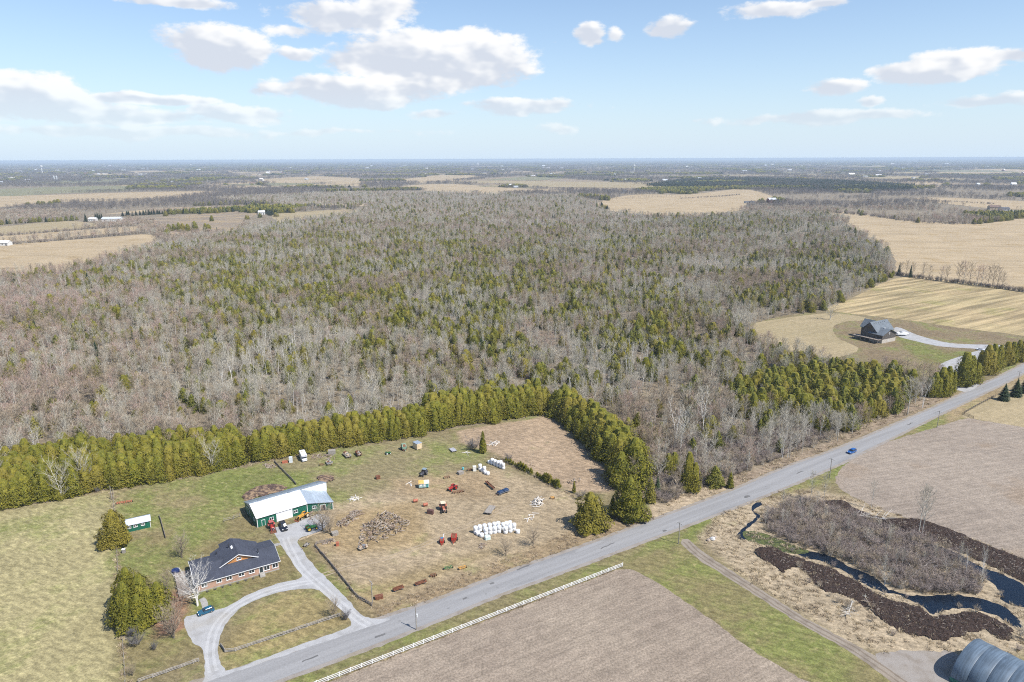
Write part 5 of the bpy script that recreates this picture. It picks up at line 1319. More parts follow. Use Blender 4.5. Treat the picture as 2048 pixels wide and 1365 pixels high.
tractor('old_tractor', 'green tractor standing in the bushes beside the drive', (623, 1060), head((614, 1063), (634, 1057)), P_GREEN, cab=False, rim=mat('rim_yellow', (.6, .4, .05), .5))
tractor('old_tractor', 'dark grey old tractor with pale front on the grass above the hut', (847, 951), head((853, 945), (838, 957)), mat('dark_grey_paint', (.07, .07, .085), .6), cab=True, roof=mat('blue_grey_roof', (.2, .26, .3), .6))
tractor('skid_loader', 'yellow loader with raised bucket beside the barn lean-to', (607, 1036), head((616, 1030), (592, 1043)), P_YEL, cab=False, loader=True, rim=mat('cream_rim', (.6, .5, .35), .5), bucket_m=M_RUST)
tractor('lawn_tractor', 'green and white lawn tractor on the grass before the cedars', (776, 909), head((770, 910), (783, 907)), P_GREEN, cab=False, s=.62, rim=M_WHITE)

# motorhome
t = thing('motorhome', 'white motorhome with blue stripes parked against the cedars', 'motorhome', P(607, 919), head((601, 906), (613, 930)))
MB().bbox(-3.2, 2.0, -1.15, 1.15, .55, 3.0, .12).build('body', mat('off_white_panel', (.66, .66, .63), .5, .08), t)
MB().bbox(2.005, 3.3, -1.0, 1.0, .5, 1.45, .2).build('hood', M_WHITE, t)
MB().add([(2.0, -1.0, 1.4), (2.0, 1.0, 1.4), (2.0, 1.0, 2.2), (2.0, -1.0, 2.2), (2.75, -.95, 1.42), (2.75, .95, 1.42), (2.3, .95, 2.2), (2.3, -.95, 2.2)], [(4, 5, 6, 7), (0, 4, 7, 3), (5, 1, 2, 6), (3, 7, 6, 2)]).build('windshield', M_GLASS, t)
MB().bbox(1.6, 2.75, -1.12, 1.12, 2.2, 2.98, .12).build('cab_over', M_WHITE, t)
P_BLUE = mat('stripe_blue', (.03, .05, .30), .5)
MB().box(2.755, 2.775, -.9, .9, 2.5, 2.68).build('stripe', P_BLUE, t); MB().box(3.303, 3.32, -.8, .8, 1.0, 1.15).build('stripe', P_BLUE, t)
for s_ in (-1, 1):
    for x_ in (-2.2, -.4): MB().box(x_ - .5, x_ + .5, s_ * 1.16 - .02, s_ * 1.16 + .02, 1.7, 2.4).build('window', M_GLASS, t)
    MB().box(-3.0, 1.8, s_ * 1.165 - .015, s_ * 1.165 + .015, 1.3, 1.45).build('stripe', P_BLUE, t)
    for x_ in (-1.9, 2.4): wheel(t, x_, s_ * .98, .38, .28)
MB().bbox(-1.2, -.4, -.4, .4, 3.0, 3.25, .06).build('roof_vent', P_TAN, t)

def wagon(name, label, px_, heading, L, W, m, load=None, hgt=.85, cat='wagon', bar=1.6, boards=8, sides=0.0, rim=None):
    p_ = P(*px_); t = thing(name, label, cat, (p_.x, p_.y, .01), heading)
    MB().box(-L / 2, L / 2, -.12, .12, hgt - .3, hgt - .1).box(-L / 2 + .3, -L / 2 + .45, -W / 2, W / 2, hgt - .25, hgt - .1).box(L / 2 - .45, L / 2 - .3, -W / 2, W / 2, hgt - .25, hgt - .1).build('frame', M_STEEL, t)
    for k in range(boards):
        y_ = -W / 2 + W * k / boards; MB().box(-L / 2, L / 2, y_, y_ + W / boards - .015, hgt - .095, hgt + rnd.uniform(-.005, .012)).build('plank', m, t)
    for sx_ in (-L * .32, L * .32):
        for s_ in (-1, 1): wheel(t, sx_, s_ * (W / 2 - .2), .36, .22, rim)
    if bar: MB().tube([(L / 2, 0, hgt - .25), (L / 2 + bar, 0, .35)], .05, 4).build('drawbar', M_RUST, t)
    if sides:
        for s_ in (-1, 1): MB().box(-L / 2, L / 2, s_ * W / 2 - .03, s_ * W / 2 + .03, hgt + .015, hgt + sides).build('side_board', m, t)
        MB().box(-L / 2 - .03, -L / 2 + .03, -W / 2 + .04, W / 2 - .04, hgt + .015, hgt + sides).build('end_board', m, t)
    if load == 'junk':
        r_ = random.Random(len(label))
        for k in range(14):
            x_, y_ = r_.uniform(-L * .4, L * .4), r_.uniform(-W * .35, W * .35); a_, b_, c_ = r_.uniform(.2, .8), r_.uniform(.15, .5), r_.uniform(.1, .45)
            o = MB().box(-a_, a_, -b_, b_, 0, c_).build('scrap', r_.choice((M_STEEL, M_GREYWOOD, M_RUST, M_PALEWOOD)), t); o.location = (x_, y_, hgt + .02 + k * .015); o.rotation_euler = (r_.uniform(-.1, .1), r_.uniform(-.1, .1), r_.uniform(0, 3))
    if load == 'tarp':
        P_TARP = mat('navy_tarp', (.015, .04, .10), .5, .15, 2)
        for x_ in (-L * .24, L * .24): MB().bbox(x_ - L * .22, x_ + L * .22, -W * .42, W * .42, hgt + .02, hgt + .6, .12).build('tarp_cover', P_TARP, t)
    return t
wagon('hay_wagon', 'flat grey plank hay wagon in the middle of the paddock', (980, 1023), head((972, 1033), (987, 1012)), 5.6, 2.5, M_GREYWOOD)
wagon('covered_trailer', 'trailer with two navy blue covered loads in the paddock', (1006, 987), head((1017, 983), (994, 992)), 5.0, 1.9, M_STEEL, 'tarp', .75, 'trailer', 1.8)
wagon('scrap_wagon', 'wagon heaped with grey scrap in front of the cedars', (694, 913), head((686, 906), (702, 921)), 5.2, 2.3, M_GREYWOOD, 'junk')
wagon('scrap_wagon', 'small wagon of boards and scrap behind the barn', (658, 928), head((652, 922), (665, 934)), 3.4, 2.0, M_PALEWOOD, 'junk', .6)
wagon('flat_trailer', 'low grey flat trailer on grass by the tan paddock', (906, 902), head((900, 897), (912, 908)), 3.6, 2.3, mat('grey_trailer_deck', (.36, .36, .39), .6), None, .6, 'trailer', 1.0)
wagon('cart', 'small grey two plank cart between drive and log fence', (613, 1092), head((617, 1088), (610, 1094)), 2.0, 1.4, M_GREYWOOD, None, .5, 'cart', 1.8, 5)
wagon('manure_spreader', 'rusty red box spreader next to the scrap wagon', (717, 911), head((712, 905), (722, 917)), 3.6, 1.8, M_RUST, 'junk', .8, 'spreader', 1.2, 6, .7)
wagon('log_sledge', 'old grey wagon heaped with junk at the foot of the log pile', (726, 1098), head((718, 1101), (734, 1095)), 3.0, 1.6, M_GREYWOOD, 'junk', .6, bar=.8)
wagon('elevator_cart', 'long narrow rusty hay elevator lying in the paddock', (980, 974), head((972, 967), (988, 981)), 6.5, .8, M_RUST, None, .8, 'elevator', .8, 4, .25)
wagon('steel_trough', 'long rusty feed trough by the roadside fence line', (842, 1169), head((835, 1171), (850, 1166)), 3.6, .9, M_RUST, None, .55, 'trough', 0, 4, .35)
wagon('steel_trough', 'deep rusty feed trough nearer the paddock corner', (797, 1181), head((790, 1183), (804, 1178)), 3.2, .9, M_RUST, None, .6, 'trough', 0, 4, .5)

def toolbar(name, label, px_, heading, W, m, kind='disc', n=8, cat='implement'):
    p_ = P(*px_); t = thing(name, label, cat, (p_.x, p_.y, 0), heading)
    MB().box(-.15, .0, -W / 2, W / 2, .55, .67).box(.7, .82, -W / 2, W / 2, .55, .67).box(0, .7, -W / 3, -W / 3 + .1, .55, .65).box(0, .7, W / 3 - .1, W / 3, .55, .65).build('frame', m, t)
    for k in range(n):
        y_ = -W / 2 + W * (k + .5) / n
        if kind == 'disc': o = MB().cyl((0, 0, 0), 'y', .28, .06, 10).build('disc', M_RUST, t); o.location = (-.07 + .75 * (k % 2), y_, .28); o.rotation_euler = (0, 0, .3 if k % 2 else -.3)
        elif kind == 'tine': MB().tube([(-.08 + .8 * (k % 2), y_, .58), (-.35 + .8 * (k % 2), y_, .3), (-.1 + .8 * (k % 2), y_, .02)], .035, 4).build('tine', m, t)
        else: MB().prism([(-.5, .05), (-.1, .75), (.1, .75), (.35, .1)], y_ - .12, y_ + .12).build('plough_share', m, t)
    MB().tube([(.8, -.3, .6), (1.9, 0, .4), (.8, .3, .6)], .05, 4).build('drawbar', m, t)
    for s_ in (-1, 1): wheel(t, .35, s_ * (W / 2 + .15), .33, .16)
    return t
toolbar('plough', 'long orange red plough lying beyond the small shed', (249, 1006), head((249, 1006), (247, 1012)), 5.2, P_ORANGE, 'plough', 7)
toolbar('disc_harrow', 'rusty disc harrow lying beside the old red tractor', (916, 985), head((916, 985), (918, 989)), 4.2, M_RUST, 'disc', 9)
toolbar('cultivator', 'green spring tine cultivator near the roadside', (896, 1137), head((896, 1137), (898, 1141)), 2.6, P_GREEN, 'tine', 8)
toolbar('cultivator', 'yellow cultivator with tines near the roadside', (924, 1137), head((924, 1137), (927, 1141)), 2.4, P_YEL, 'tine', 7)
toolbar('harrow', 'small rust brown harrow in the roadside grass', (866, 1152), head((866, 1152), (868, 1156)), 1.8, M_RUST, 'disc', 5)
toolbar('harrow', 'tangled brown harrow on the bare patch near the blue barrel', (893, 956), head((893, 956), (896, 960)), 2.2, M_RUST, 'tine', 6)
toolbar('harrow', 'brown wheeled rake beside the white tote', (938, 941), head((938, 941), (941, 944)), 1.6, M_RUST, 'disc', 4)
toolbar('seed_drill', 'rust coloured drill behind the barn with pale wheel', (643, 931), head((643, 931), (646, 936)), 1.8, M_RUST, 'tine', 6)
toolbar('mower', 'black and yellow small mower near the driftwood heap', (1104, 997), head((1104, 997), (1108, 1003)), 1.4, P_YEL, 'disc', 4)

def baler(name, label, px_, heading, m, top, big=1.0, cat='baler', chute=True):
    p_ = P(*px_); t = thing(name, label, cat, (p_.x, p_.y, 0), heading); t.scale = (big,) * 3
    MB().prism([(-1.2, .6), (-1.3, 1.5), (-.7, 2.1), (.3, 2.15), (.8, 1.4), (.8, .6)], -.75, .75, 0, .08).build('body', m, t)
    MB().slab([(-.75, -.55, 2.14), (.25, -.55, 2.19), (.25, .55, 2.19), (-.75, .55, 2.14)], .04).build('top_panel', top, t)
    MB().slab([(.32, -.5, 2.14), (.80, -.5, 1.46), (.80, .5, 1.46), (.32, .5, 2.14)], .04).build('front_panel', M_RUST, t)
    MB().tube([(.7, -.4, .8), (2.4, 0, .5)], .07, 4).tube([(.7, .4, .8), (2.4, 0, .5)], .07, 4).build('drawbar', m, t)
    MB().cyl((.95, 0, .35), 'y', .22, 1.3, 10).build('pickup_reel', M_RUST, t)
    for s_ in (-1, 1): wheel(t, -.3, s_ * 1.0, .48, .3); MB().box(-1.0, .5, s_ * .80 - .03, s_ * .80 + .03, .8, 1.6).build('side_panel', m, t)
    return t
baler('round_baler', 'red round baler with dark top in the lower paddock', (908, 1082), head((908, 1074), (905, 1094)), P_RED, M_RUST, 1.1)
t = baler('forage_harvester', 'red forage harvester with white spout and blue hopper in the lower paddock', (884, 1087), head((884, 1079), (883, 1096)), P_RED, mat('hopper_blue', (.04, .18, .32), .5), .85, 'harvester')
MB().tube([(-.9, .5, 1.9), (-1.1, .6, 3.0), (-1.3, .9, 3.3)], [.16, .14, .12], 8).build('spout', M_WHITE, t)
baler('combine', 'faded green harvesting machine on the grass by the tan box', (808, 900), head((804, 893), (812, 905)), mat('faded_green_sheet', (.20, .30, .22), .6, .15), mat('faded_green_sheet', (.20, .30, .22), .6), 1.25, 'harvester')
for px_, lab in (((831, 1005), 'faded red water tank lying alone beyond the log heap'), ((851, 1013), 'faded red water tank next to the brown box')):
    t = thing('fuel_tank', lab, 'tank', P(*px_), R(20))
    MB().tube([(-.9, 0, .75), (-.75, 0, .75), (.75, 0, .75), (.9, 0, .75)], [.3, .55, .55, .3], 12).build('tank_body', P_ORANGE, t)
    for x_ in (-.55, .55): MB().box(x_ - .08, x_ + .08, -.4, .4, 0, .35).build('leg', M_RUST, t)
def crate(name, label, px_, rz, w, d, h_, m, lid=None, cat='box', base=.0):
    p_ = P(*px_); t = thing(name, label, cat, (p_.x, p_.y, 0), rz)
    MB().bbox(-w / 2, w / 2, -d / 2, d / 2, base, h_, min(w, d) * .04).build('body', m, t)
    MB().box(-w / 2 - .04, w / 2 + .04, -d / 2 - .04, d / 2 + .04, h_ + .002, h_ + .08).build('lid', lid or m, t)
    if base: 
        for sx_ in (-1, 1):
            MB().box(sx_ * w * .38 - .1, sx_ * w * .38 + .1, -d / 2, d / 2, 0, base).build('skid', M_GREYWOOD, t)
    for k in (-1, 1): MB().box(k * w * .3 - .04, k * w * .3 + .04, -d / 2 - .03, -d / 2, .1 + base, h_ - .05).build('batten', m, t)
    return t
crate('storage_box', 'tall tan storage box with grey lid on the grass before the cedars', (835, 897), R(40), 2.6, 3.4, 2.7, mat('tan_panel', (.58, .46, .30), .7), mat('grey_lid', (.26, .31, .37), .6), base=.25)
crate('feed_box', 'upright brown wooden box beside the red tanks', (861, 1028), R(70), 1.0, 2.2, 1.5, mat('brown_box', (.12, .06, .05), .8))
crate('tote', 'white plastic tote standing by the small bale group', (949, 942), R(10), 1.3, 1.2, 1.9, mat('white_plastic', (.68, .68, .62), .5))
crate('appliance', 'white upright cabinet left beside the cedars and motorhome', (582, 925), R(10), 1.3, 1.0, 2.3, mat('white_enamel', (.62, .66, .68), .45))
crate('pallet_crate', 'weathered grey crate near the blue barrel', (921, 948), R(35), 2.2, 1.8, 1.0, M_GREYWOOD)
crate('rust_bin', 'square rust brown bin alone on the grass', (756, 958), R(30), 1.6, 1.3, 1.2, M_RUST, cat='bin')
crate('wood_bin', 'grey slatted crate standing by the cedars behind lumber', (664, 908), R(15), 3.0, 2.0, 1.6, M_GREYWOOD)
crate('beehive', 'white topped grey box beside the pasture fence', (248, 1106), R(10), .9, .9, 1.3, M_GREYWOOD, M_WHITE)
crate('hitch_box', 'orange low machine box beside the white cabinet', (570, 926), R(20), 2.2, 1.2, .7, P_ORANGE)
crate('scrap_bin', 'rusty open frame bin by the roadside fence line', (758, 1197), R(20), 2.2, 1.3, .8, M_RUST, cat='bin')
crate('pump_house', 'small red pump on its stand at the paddock fence corner', (675, 1092), R(20), .9, .8, 1.2, P_ORANGE, cat='pump')
crate('pallet_stack', 'stack of weathered pallets at the foot of the bare bush', (670, 1070), R(30), 2.0, 1.7, 1.0, M_GREYWOOD, cat='pallets')
t = thing('camper_hut', 'small yellow and white hut trailer with green sides in the paddock', 'hut', P(848, 975), R(8))
MB().box(-1.9, 1.9, -1.1, 1.1, .45, 2.1).build('wall', mat('green_white_panel', (.30, .42, .40), .6, .3, 1), t)
MB().slab([(-2.0, -1.25, 2.05), (0, -1.25, 2.08), (0, 1.25, 2.42), (-2.0, 1.25, 2.40)], .1).build('roof', mat('yellow_roof', (.62, .38, .10), .6), t)
MB().slab([(.004, -1.25, 2.08), (2.0, -1.25, 2.05), (2.0, 1.25, 2.40), (.004, 1.25, 2.42)], .1).build('roof', mat('cream_roof', (.72, .68, .52), .6), t)
for x_ in (-1.1, .2): MB().box(x_ - .35, x_ + .35, -1.13, -1.09, 1.1, 1.7).build('window', M_WHITE, t)
MB().box(.9, 1.5, -1.14, -1.09, .5, 1.9).build('door', mat('teal_door', (.05, .25, .25), .6), t)
for s_ in (-1, 1): wheel(t, 0, s_ * 1.0, .32, .2)
t = thing('barrel', 'turquoise plastic barrel standing in the paddock', 'barrel', P(926, 940))
MB().tube([(0, 0, 0), (0, 0, .1), (0, 0, .5), (0, 0, 1.0), (0, 0, 1.1)], [.34, .4, .43, .4, .34], 14).build('drum', mat('turquoise_plastic', (.12, .42, .46), .5), t); MB().cyl((.15, .1, 1.12), 'z', .07, .06, 8).build('cap', M_BLACK, t)
# trailer boat by the dark house
t = thing('boat_trailer', 'white covered boat on a trailer beside the dark house', 'boat', P(1805, 672), head((1794, 671), (1815, 671)))
MB().loft([[(-4.2, -1.2, 1.1), (-4.2, 1.2, 1.1), (-4.2, 1.1, 2.4), (-4.2, -1.1, 2.4)], [(1.5, -1.3, 1.0), (1.5, 1.3, 1.0), (1.5, 1.1, 2.7), (1.5, -1.1, 2.7)], [(4.2, -.15, 1.8), (4.2, .15, 1.8), (4.2, .12, 2.0), (4.2, -.12, 2.0)]]).build('hull', M_WHITE, t)
MB().tube([(-4, -.6, .6), (4.8, 0, .5)], .09, 4).tube([(-4, .6, .6), (4.8, 0, .5)], .09, 4).build('trailer_frame', M_STEEL, t)
for s_ in (-1, 1): wheel(t, -1.2, s_ * 1.15, .4, .25)
MB().box(-2.2, -.6, -1.0, 1.0, 2.45, 2.9, 0, .2).build('cabin', M_GLASS, t)
# picnic table
t = thing('picnic_table', 'grey picnic table on bare earth beside the cedar clump', 'table', P(311, 1239), R(15))
for k in range(5): MB().box(-.9, .9, -.38 + k * .155, -.24 + k * .155, .72, .76).build('plank', M_GREYWOOD, t)
for s_ in (-1, 1):
    MB().box(-.9, .9, s_ * .75 - .13, s_ * .75 + .13, .42, .46).build('bench', M_GREYWOOD, t)
    MB().tube([(s_ * .6, -.7, 0), (s_ * .6, -.15, .72)], .05, 4).tube([(s_ * .6, .7, 0), (s_ * .6, .15, .72)], .05, 4).tube([(s_ * .6, -.8, .4), (s_ * .6, .8, .4)], .04, 4).build('leg', M_GREYWOOD, t)
# ================================================================== FENCES, POLES, BALES, LOGS
def fence(name, label, pix, m, step, post, n_rails, hgt, rail=(.06, .14), rough_=False, group=None, wire=False, zs=None):
    g_ = gp(pix); t = thing(name, label, 'fence', g_[0], 0, group); o_ = g_[0]
    pm = MB().box(-post / 2, post / 2, -post / 2, post / 2, 0, hgt).mesh('post', m)
    st_ = [(p - o_, a) for p, a in along(g_, step)]
    if (g_[-1] - o_ - st_[-1][0]).length > step * .3: st_.append((g_[-1] - o_, st_[-1][1]))
    rms = {}
    for k, (p, a) in enumerate(st_):
        q_ = link('post', pm, t, p, a)
        if rough_: q_.rotation_euler = (rnd.uniform(-.08, .08), rnd.uniform(-.08, .08), a + rnd.uniform(-.3, .3)); q_.scale = (1, 1, rnd.uniform(.85, 1.15))
        if k + 1 < len(st_):
            d_ = st_[k + 1][0] - p; L = d_.length
            if L > step * 1.6: continue
            key = round(L, 1)
            if key not in rms:
                mb = MB()
                if rough_: mb.tube([(0, 0, 0), (L * .5, .02, .03), (L + .25, 0, 0)], [rail[1] * .55, rail[1] * .6, rail[1] * .45], 5)
                else: mb.box(0, L, -rail[0] / 2 - post / 2 - .004, -post / 2 - .004, -rail[1] / 2, rail[1] / 2)
                rms[key] = mb.mesh('rail', m)
            for r_ in range(n_rails):
                z_ = hgt * ((r_ + .75) / (n_rails + .05)) if zs is None else zs[r_]
                o = link('wire' if wire else 'rail', rms[key], t, p + Vector((0, (rnd.uniform(-.1, .1) if rough_ else 0), z_)))
                o.rotation_euler = (0, rnd.uniform(-.03, .03) if rough_ else 0, math.atan2(d_.y, d_.x))
    return t
fence('board_fence', 'long white three rail board fence between road verge and ploughed field', [(610, 1380), (646, 1366), (860, 1283), (1060, 1205), (1246, 1133)], M_WHITE, 2.75, .15, 3, 1.35, (.05, .16))
fence('rail_fence', 'grey split rail fence along the edge of the drive island', [(442, 1293), (453, 1309), (560, 1273), (679, 1233)], M_GREYWOOD, 3.0, .2, 3, 1.05, (.1, .17), True)
fence('rail_fence', 'grey split rail fence by the road below the shrubs and lawn', [(277, 1366), (340, 1344), (397, 1324)], M_GREYWOOD, 3.0, .2, 3, 1.05, (.1, .17), True)
M_DARKLOG = mat('dark_old_logs', (.20, .17, .145), .9, .3, 3)
fence('log_fence', 'dark stacked log fence between the gravel drive and the paddock', [(666, 1082), (627, 1090), (660, 1128), (690, 1165), (714, 1196), (744, 1213)], M_DARKLOG, 2.6, .22, 3, 1.0, (.1, .17), True)
fence('log_fence', 'short dark log fence on the lawn beside the small shed', [(319, 1034), (326, 1058), (332, 1079)], M_DARKLOG, 2.4, .2, 3, .95, (.1, .17), True)
fence('log_fence', 'dark log fence running from the cedars down to the barn', [(549, 925), (565, 942), (581, 958), (592, 970)], M_DARKLOG, 2.6, .2, 3, .95, (.1, .17), True)
fence('wire_fence', 'thin post and wire fence between straw pasture and house yard', [(226, 982), (230, 1040), (234, 1100), (238, 1180), (246, 1290), (252, 1380)], M_GREYWOOD, 3.6, .13, 3, 1.25, (.01, .025), True, wire=True)
fence('pasture_fence', 'brown rail fence at the corner of the pasture near the spruces', [(1990, 794), (1958, 811), (1926, 829), (1948, 838)], mat('brown_fence_wood', (.17, .14, .11), .9, .2), 2.6, .16, 3, 1.3, (.05, .15))
fence('yard_gate', 'short weathered gate rail on the lawn left of the barn', [(448, 1044), (463, 1041), (480, 1034)], M_GREYWOOD, 3.2, .16, 2, 1.3, (.06, .12), True)
fence('paddock_fence', 'low brown fence along the young cedar hedge', [(988, 915), (1060, 950), (1120, 982), (1180, 1000)], M_GREYWOOD, 4.2, .13, 2, 1.1, (.01, .03), True, wire=True)
fence('timber_edge', 'pale timber edging beside the machines at the drive', [(599, 1082), (622, 1073), (655, 1062)], M_PALEWOOD, 2.8, .15, 2, .5, (.1, .15), True)

def pole(label, base, top, xarm=True, can=False, group=None):
    p_ = P(*base); h_ = top_h(base, top); t = thing('utility_pole', label, 'pole', (p_.x, p_.y, 0), R(33), group)
    MB().tube([(0, 0, 0), (0, 0, h_)], [.16, .11], 8).build('post', M_GREYWOOD, t)
    if xarm:
        MB().box(-.06, .06, -1.1, 1.1, h_ - .5, h_ - .38).build('crossarm', M_GREYWOOD, t)
        for y_ in (-1, -.4, .4, 1): MB().cyl((0, y_, h_ - .30), 'z', .05, .16, 6).build('insulator', M_WHITE, t)
    if can: MB().cyl((.28, 0, h_ * .62), 'z', .26, .9, 10, bev=.05).build('transformer', mat('pale_grey_can', (.55, .57, .58), .5), t)
    return t
pole('grey pole with a pale transformer can standing by the road verge above the white fence', (833, 1260), 1215, False, True)
pole('weathered pole with cross arm inside the paddock corner', (745, 1207), 1163)
pole('bare pole standing at the farm lane corner on the road', (1357, 1088), 1045)
pole('bare pole on the verge beside the grey field where the blue car drives', (1659, 956), 917)
pole('bare pole on the green verge near the pasture fence', (1874, 856), 822)
pole('bare pole behind the spruces on the verge', (2036, 765), 743)
pole('slim pole at the cedar row end of the wire fence', (224, 1000), 972, False)

# ---- wrapped bales
n = NT('white_bale_wrap')
fo = n.noise(1, 3, n.pos((2, 2, 14), obj=True))
M_WRAP = n.done(n.scale_col((.74, .75, .76), n.ramp(fo, .3, .7, .90, 1.06)), .35, 0, .5, bump=fo, bstr=.3, bdist=.03)
M_WRAP_G = mat('pale_green_wrap', (.50, .60, .58), .4, .08)
bm = [MB().tube([(0, 0, 0), (0, 0, .10), (0, 0, .62), (0, 0, 1.12), (0, 0, 1.24), (0, 0, 1.26)], [.62, .71, .735, .71, .60, .05], 16).mesh('bale', M_WRAP) for _ in range(1)][0]
bm.polygons.foreach_set('use_smooth', [True] * len(bm.polygons))
def stack(pix, hi, label_lo, label_hi, grp):
    for k, (x_, y_) in enumerate(pix):
        p_ = P(x_, y_)
        for j in range(hi[k]):
            o = link('wrapped_bale', bm, None, (p_.x + rnd.uniform(-.05, .05), p_.y + rnd.uniform(-.05, .05), j * 1.255), rnd.uniform(0, 6.28), (1 + rnd.uniform(-.03, .03), 1 + rnd.uniform(-.03, .03), 1))
            tag(o, label_hi if j else label_lo, 'bale', grp + (', upper tier' if j else ', ground tier'))
def r6(l): return [(860 + x / 9.752, 1020 + (y - 35) / 9.752) for x, y in l]
stack(r6([(890, 490), (972, 465), (1065, 448), (1162, 432), (1180, 505), (1265, 492), (1350, 476), (1478, 492), (1565, 468), (1640, 432), (1425, 425), (1492, 400), (1562, 388), (1090, 520), (1255, 415), (1330, 400), (935, 525), (1005, 562)]),
      [2] * 16 + [1, 1], 'white wrapped round bale on the ground in the large roadside stack', 'white wrapped round bale on top of the large roadside stack', 'large bale stack')
o = link('wrapped_bale', bm, None, P(*r6([(1715, 490)])[0]), .5); tag(o, 'single white wrapped bale lying at the driftwood end of the large stack', 'bale')
o = MB().bbox(-.95, .95, -.7, .7, 0, 1.25, .2).build('tarped_bale', M_WRAP_G); o.location = P(*r6([(1120, 605)])[0]); o.rotation_euler = (0, 0, R(20)); tag(o, 'pale green square wrapped bale in front of the large white stack', 'bale')
def r3(l): return [(780 + x / 5.055, 860 + (y - 18) / 5.055) for x, y in l]
stack(r3([(1003, 356), (1033, 366), (1062, 378), (1092, 390), (1120, 402), (1146, 414), (1120, 388)]), [1, 2, 2, 2, 2, 2, 2], 'white wrapped bale on the ground in the short row by the young cedars', 'white wrapped bale on top of the short row by the young cedars', 'short bale row')
stack(r3([(912, 424), (935, 440), (955, 448), (968, 465), (990, 472)]), [2, 1, 2, 1, 1], 'white wrapped bale on the ground in the loose group by the tote', 'white wrapped bale on top of the loose group by the tote', 'loose bale group')

# ---- heaps of logs
M_LOGEND = mat('pale_cut_log', (.40, .32, .23), .9, .2, 4, rand=.2)
M_LOGB = [mat('grey_brown_log', (.21, .155, .115), .9, .25, 4, rand=.3), mat('silver_log', (.30, .255, .21), .9, .2, 4, rand=.25)]
def log_mesh(L, r, m):
    mb = MB(); mb.tube([(-L / 2, 0, 0), (L / 2, 0, 0)], [r, r * .9], 6); mb.m[-1] = 1; mb.m[-2] = 1
    return mb.mesh('log', [m, M_LOGEND])
LOGS = [log_mesh(L, r, m) for L, r in ((1.2, .11), (1.8, .13), (2.4, .12), (.6, .17), (.9, .10)) for m in M_LOGB]
def heap(name, label, outline, n_, hgt, seed, cat='log pile', meshes=None, flat=.25, lo=.5):
    r_ = random.Random(seed); g_ = [Vector((p.x, p.y, 0)) for p in outline]; c_ = sum(g_, Vector()) / len(g_)
    t = thing(name, label, cat, c_); xs_ = [p.x for p in g_]; ys_ = [p.y for p in g_]; k = 0; tries = 0
    while k < n_ and tries < n_ * 40:
        tries += 1
        x, y = r_.uniform(min(xs_), max(xs_)), r_.uniform(min(ys_), max(ys_))
        if not inside(g_, [x], [y])[0]: continue
        e = min(1., seg_dist(g_, [x], [y])[0] / 1.8)
        o = link('log', r_.choice(meshes or LOGS), t, (x - c_.x, y - c_.y, .1 + r_.random() ** .8 * hgt * e)); o.rotation_euler = (0, r_.uniform(-flat, flat), r_.uniform(0, 6.28)); o.scale = (1, r_.uniform(lo + .3, 1.4), r_.uniform(lo + .3, 1.4)); k += 1
    return t
heap('log_pile', 'large spread heap of grey cut firewood logs in the paddock', gp([(716, 1091), (722, 1070), (727, 1050), (750, 1040), (752, 1030), (775, 1024), (800, 1036), (822, 1045), (812, 1056), (795, 1070), (770, 1082), (739, 1088)]), 300, 1.5, 1)
heap('log_pile', 'long narrow heap of firewood logs beyond the bare bush', gp([(676, 1056), (672, 1049), (695, 1033), (706, 1022), (724, 1022), (726, 1030), (705, 1044), (690, 1056)]), 130, 1.1, 2)
heap('log_pile', 'small pile of pale split wood below the bale stack', gp([(958, 1098), (958, 1090), (966, 1086), (973, 1090), (966, 1098)]), 26, .6, 3, meshes=LOGS[6:10])
heap('log_pile', 'row of old logs stacked along the paddock log fence', gp([(644, 1090), (647, 1084), (668, 1078), (671, 1084)]), 30, .8, 4)
heap('brush_pile', 'low pile of pale boards and branches before the cedars', gp([(622, 918), (626, 910), (640, 909), (646, 914), (640, 919)]), 24, .4, 5, cat='board pile')
heap('brush_pile', 'pale boards strewn around the grey crate at the cedars', gp([(646, 919), (650, 908), (666, 911), (670, 919)]), 26, .4, 6, cat='board pile')
heap('brush_pile', 'grey branches heaped at the cedar end of the log fence', gp([(524, 931), (530, 927), (552, 930), (554, 937), (535, 937)]), 34, .5, 7, cat='branch pile')
heap('brush_pile', 'rocks and boards strewn where the cedar row opens', gp([(496, 925), (505, 912), (525, 915), (520, 925)]), 20, .4, 8, cat='branch pile')
heap('brush_pile', 'dark scrap wood around the bush at the skid loader', gp([(612, 1034), (622, 1024), (632, 1030), (624, 1040)]), 20, .6, 9, cat='board pile')
M_DRIFT = mat('bleached_driftwood', (.55, .52, .48), .85, .15, 3)
DR = [log_mesh(L, r, M_DRIFT) for L, r in ((2.6, .12), (1.6, .16), (3.4, .10))]
heap('driftwood_pile', 'bleached white tree limbs heaped in the paddock near the road', gp([(1065, 1012), (1066, 1002), (1076, 998), (1088, 1000), (1082, 1010), (1074, 1016)]), 38, 1.6, 10, meshes=DR, flat=.7, cat='branch pile')
heap('driftwood_pile', 'few bleached limbs strewn beside the large bale stack', gp([(1048, 1044), (1058, 1032), (1070, 1022), (1072, 1028), (1062, 1042)]), 9, .3, 11, meshes=DR, cat='branch pile')
heap('plank_pile', 'pale planks lying on the grass by the slim corner cedar', gp([(925, 910), (930, 904), (938, 906), (935, 910)]), 4, .1, 12, meshes=DR, flat=.05, cat='board pile')
heap('plank_pile', 'white planks lying beside the yellow hut trailer', gp([(812, 970), (820, 964), (830, 967), (822, 972)]), 4, .1, 13, meshes=DR, flat=.05, cat='board pile')
heap('plank_pile', 'white boards and netting lying beyond the barn lean-to', gp([(696, 1003), (706, 995), (722, 992), (718, 1000)]), 12, .3, 14, meshes=DR, flat=.1, cat='board pile')
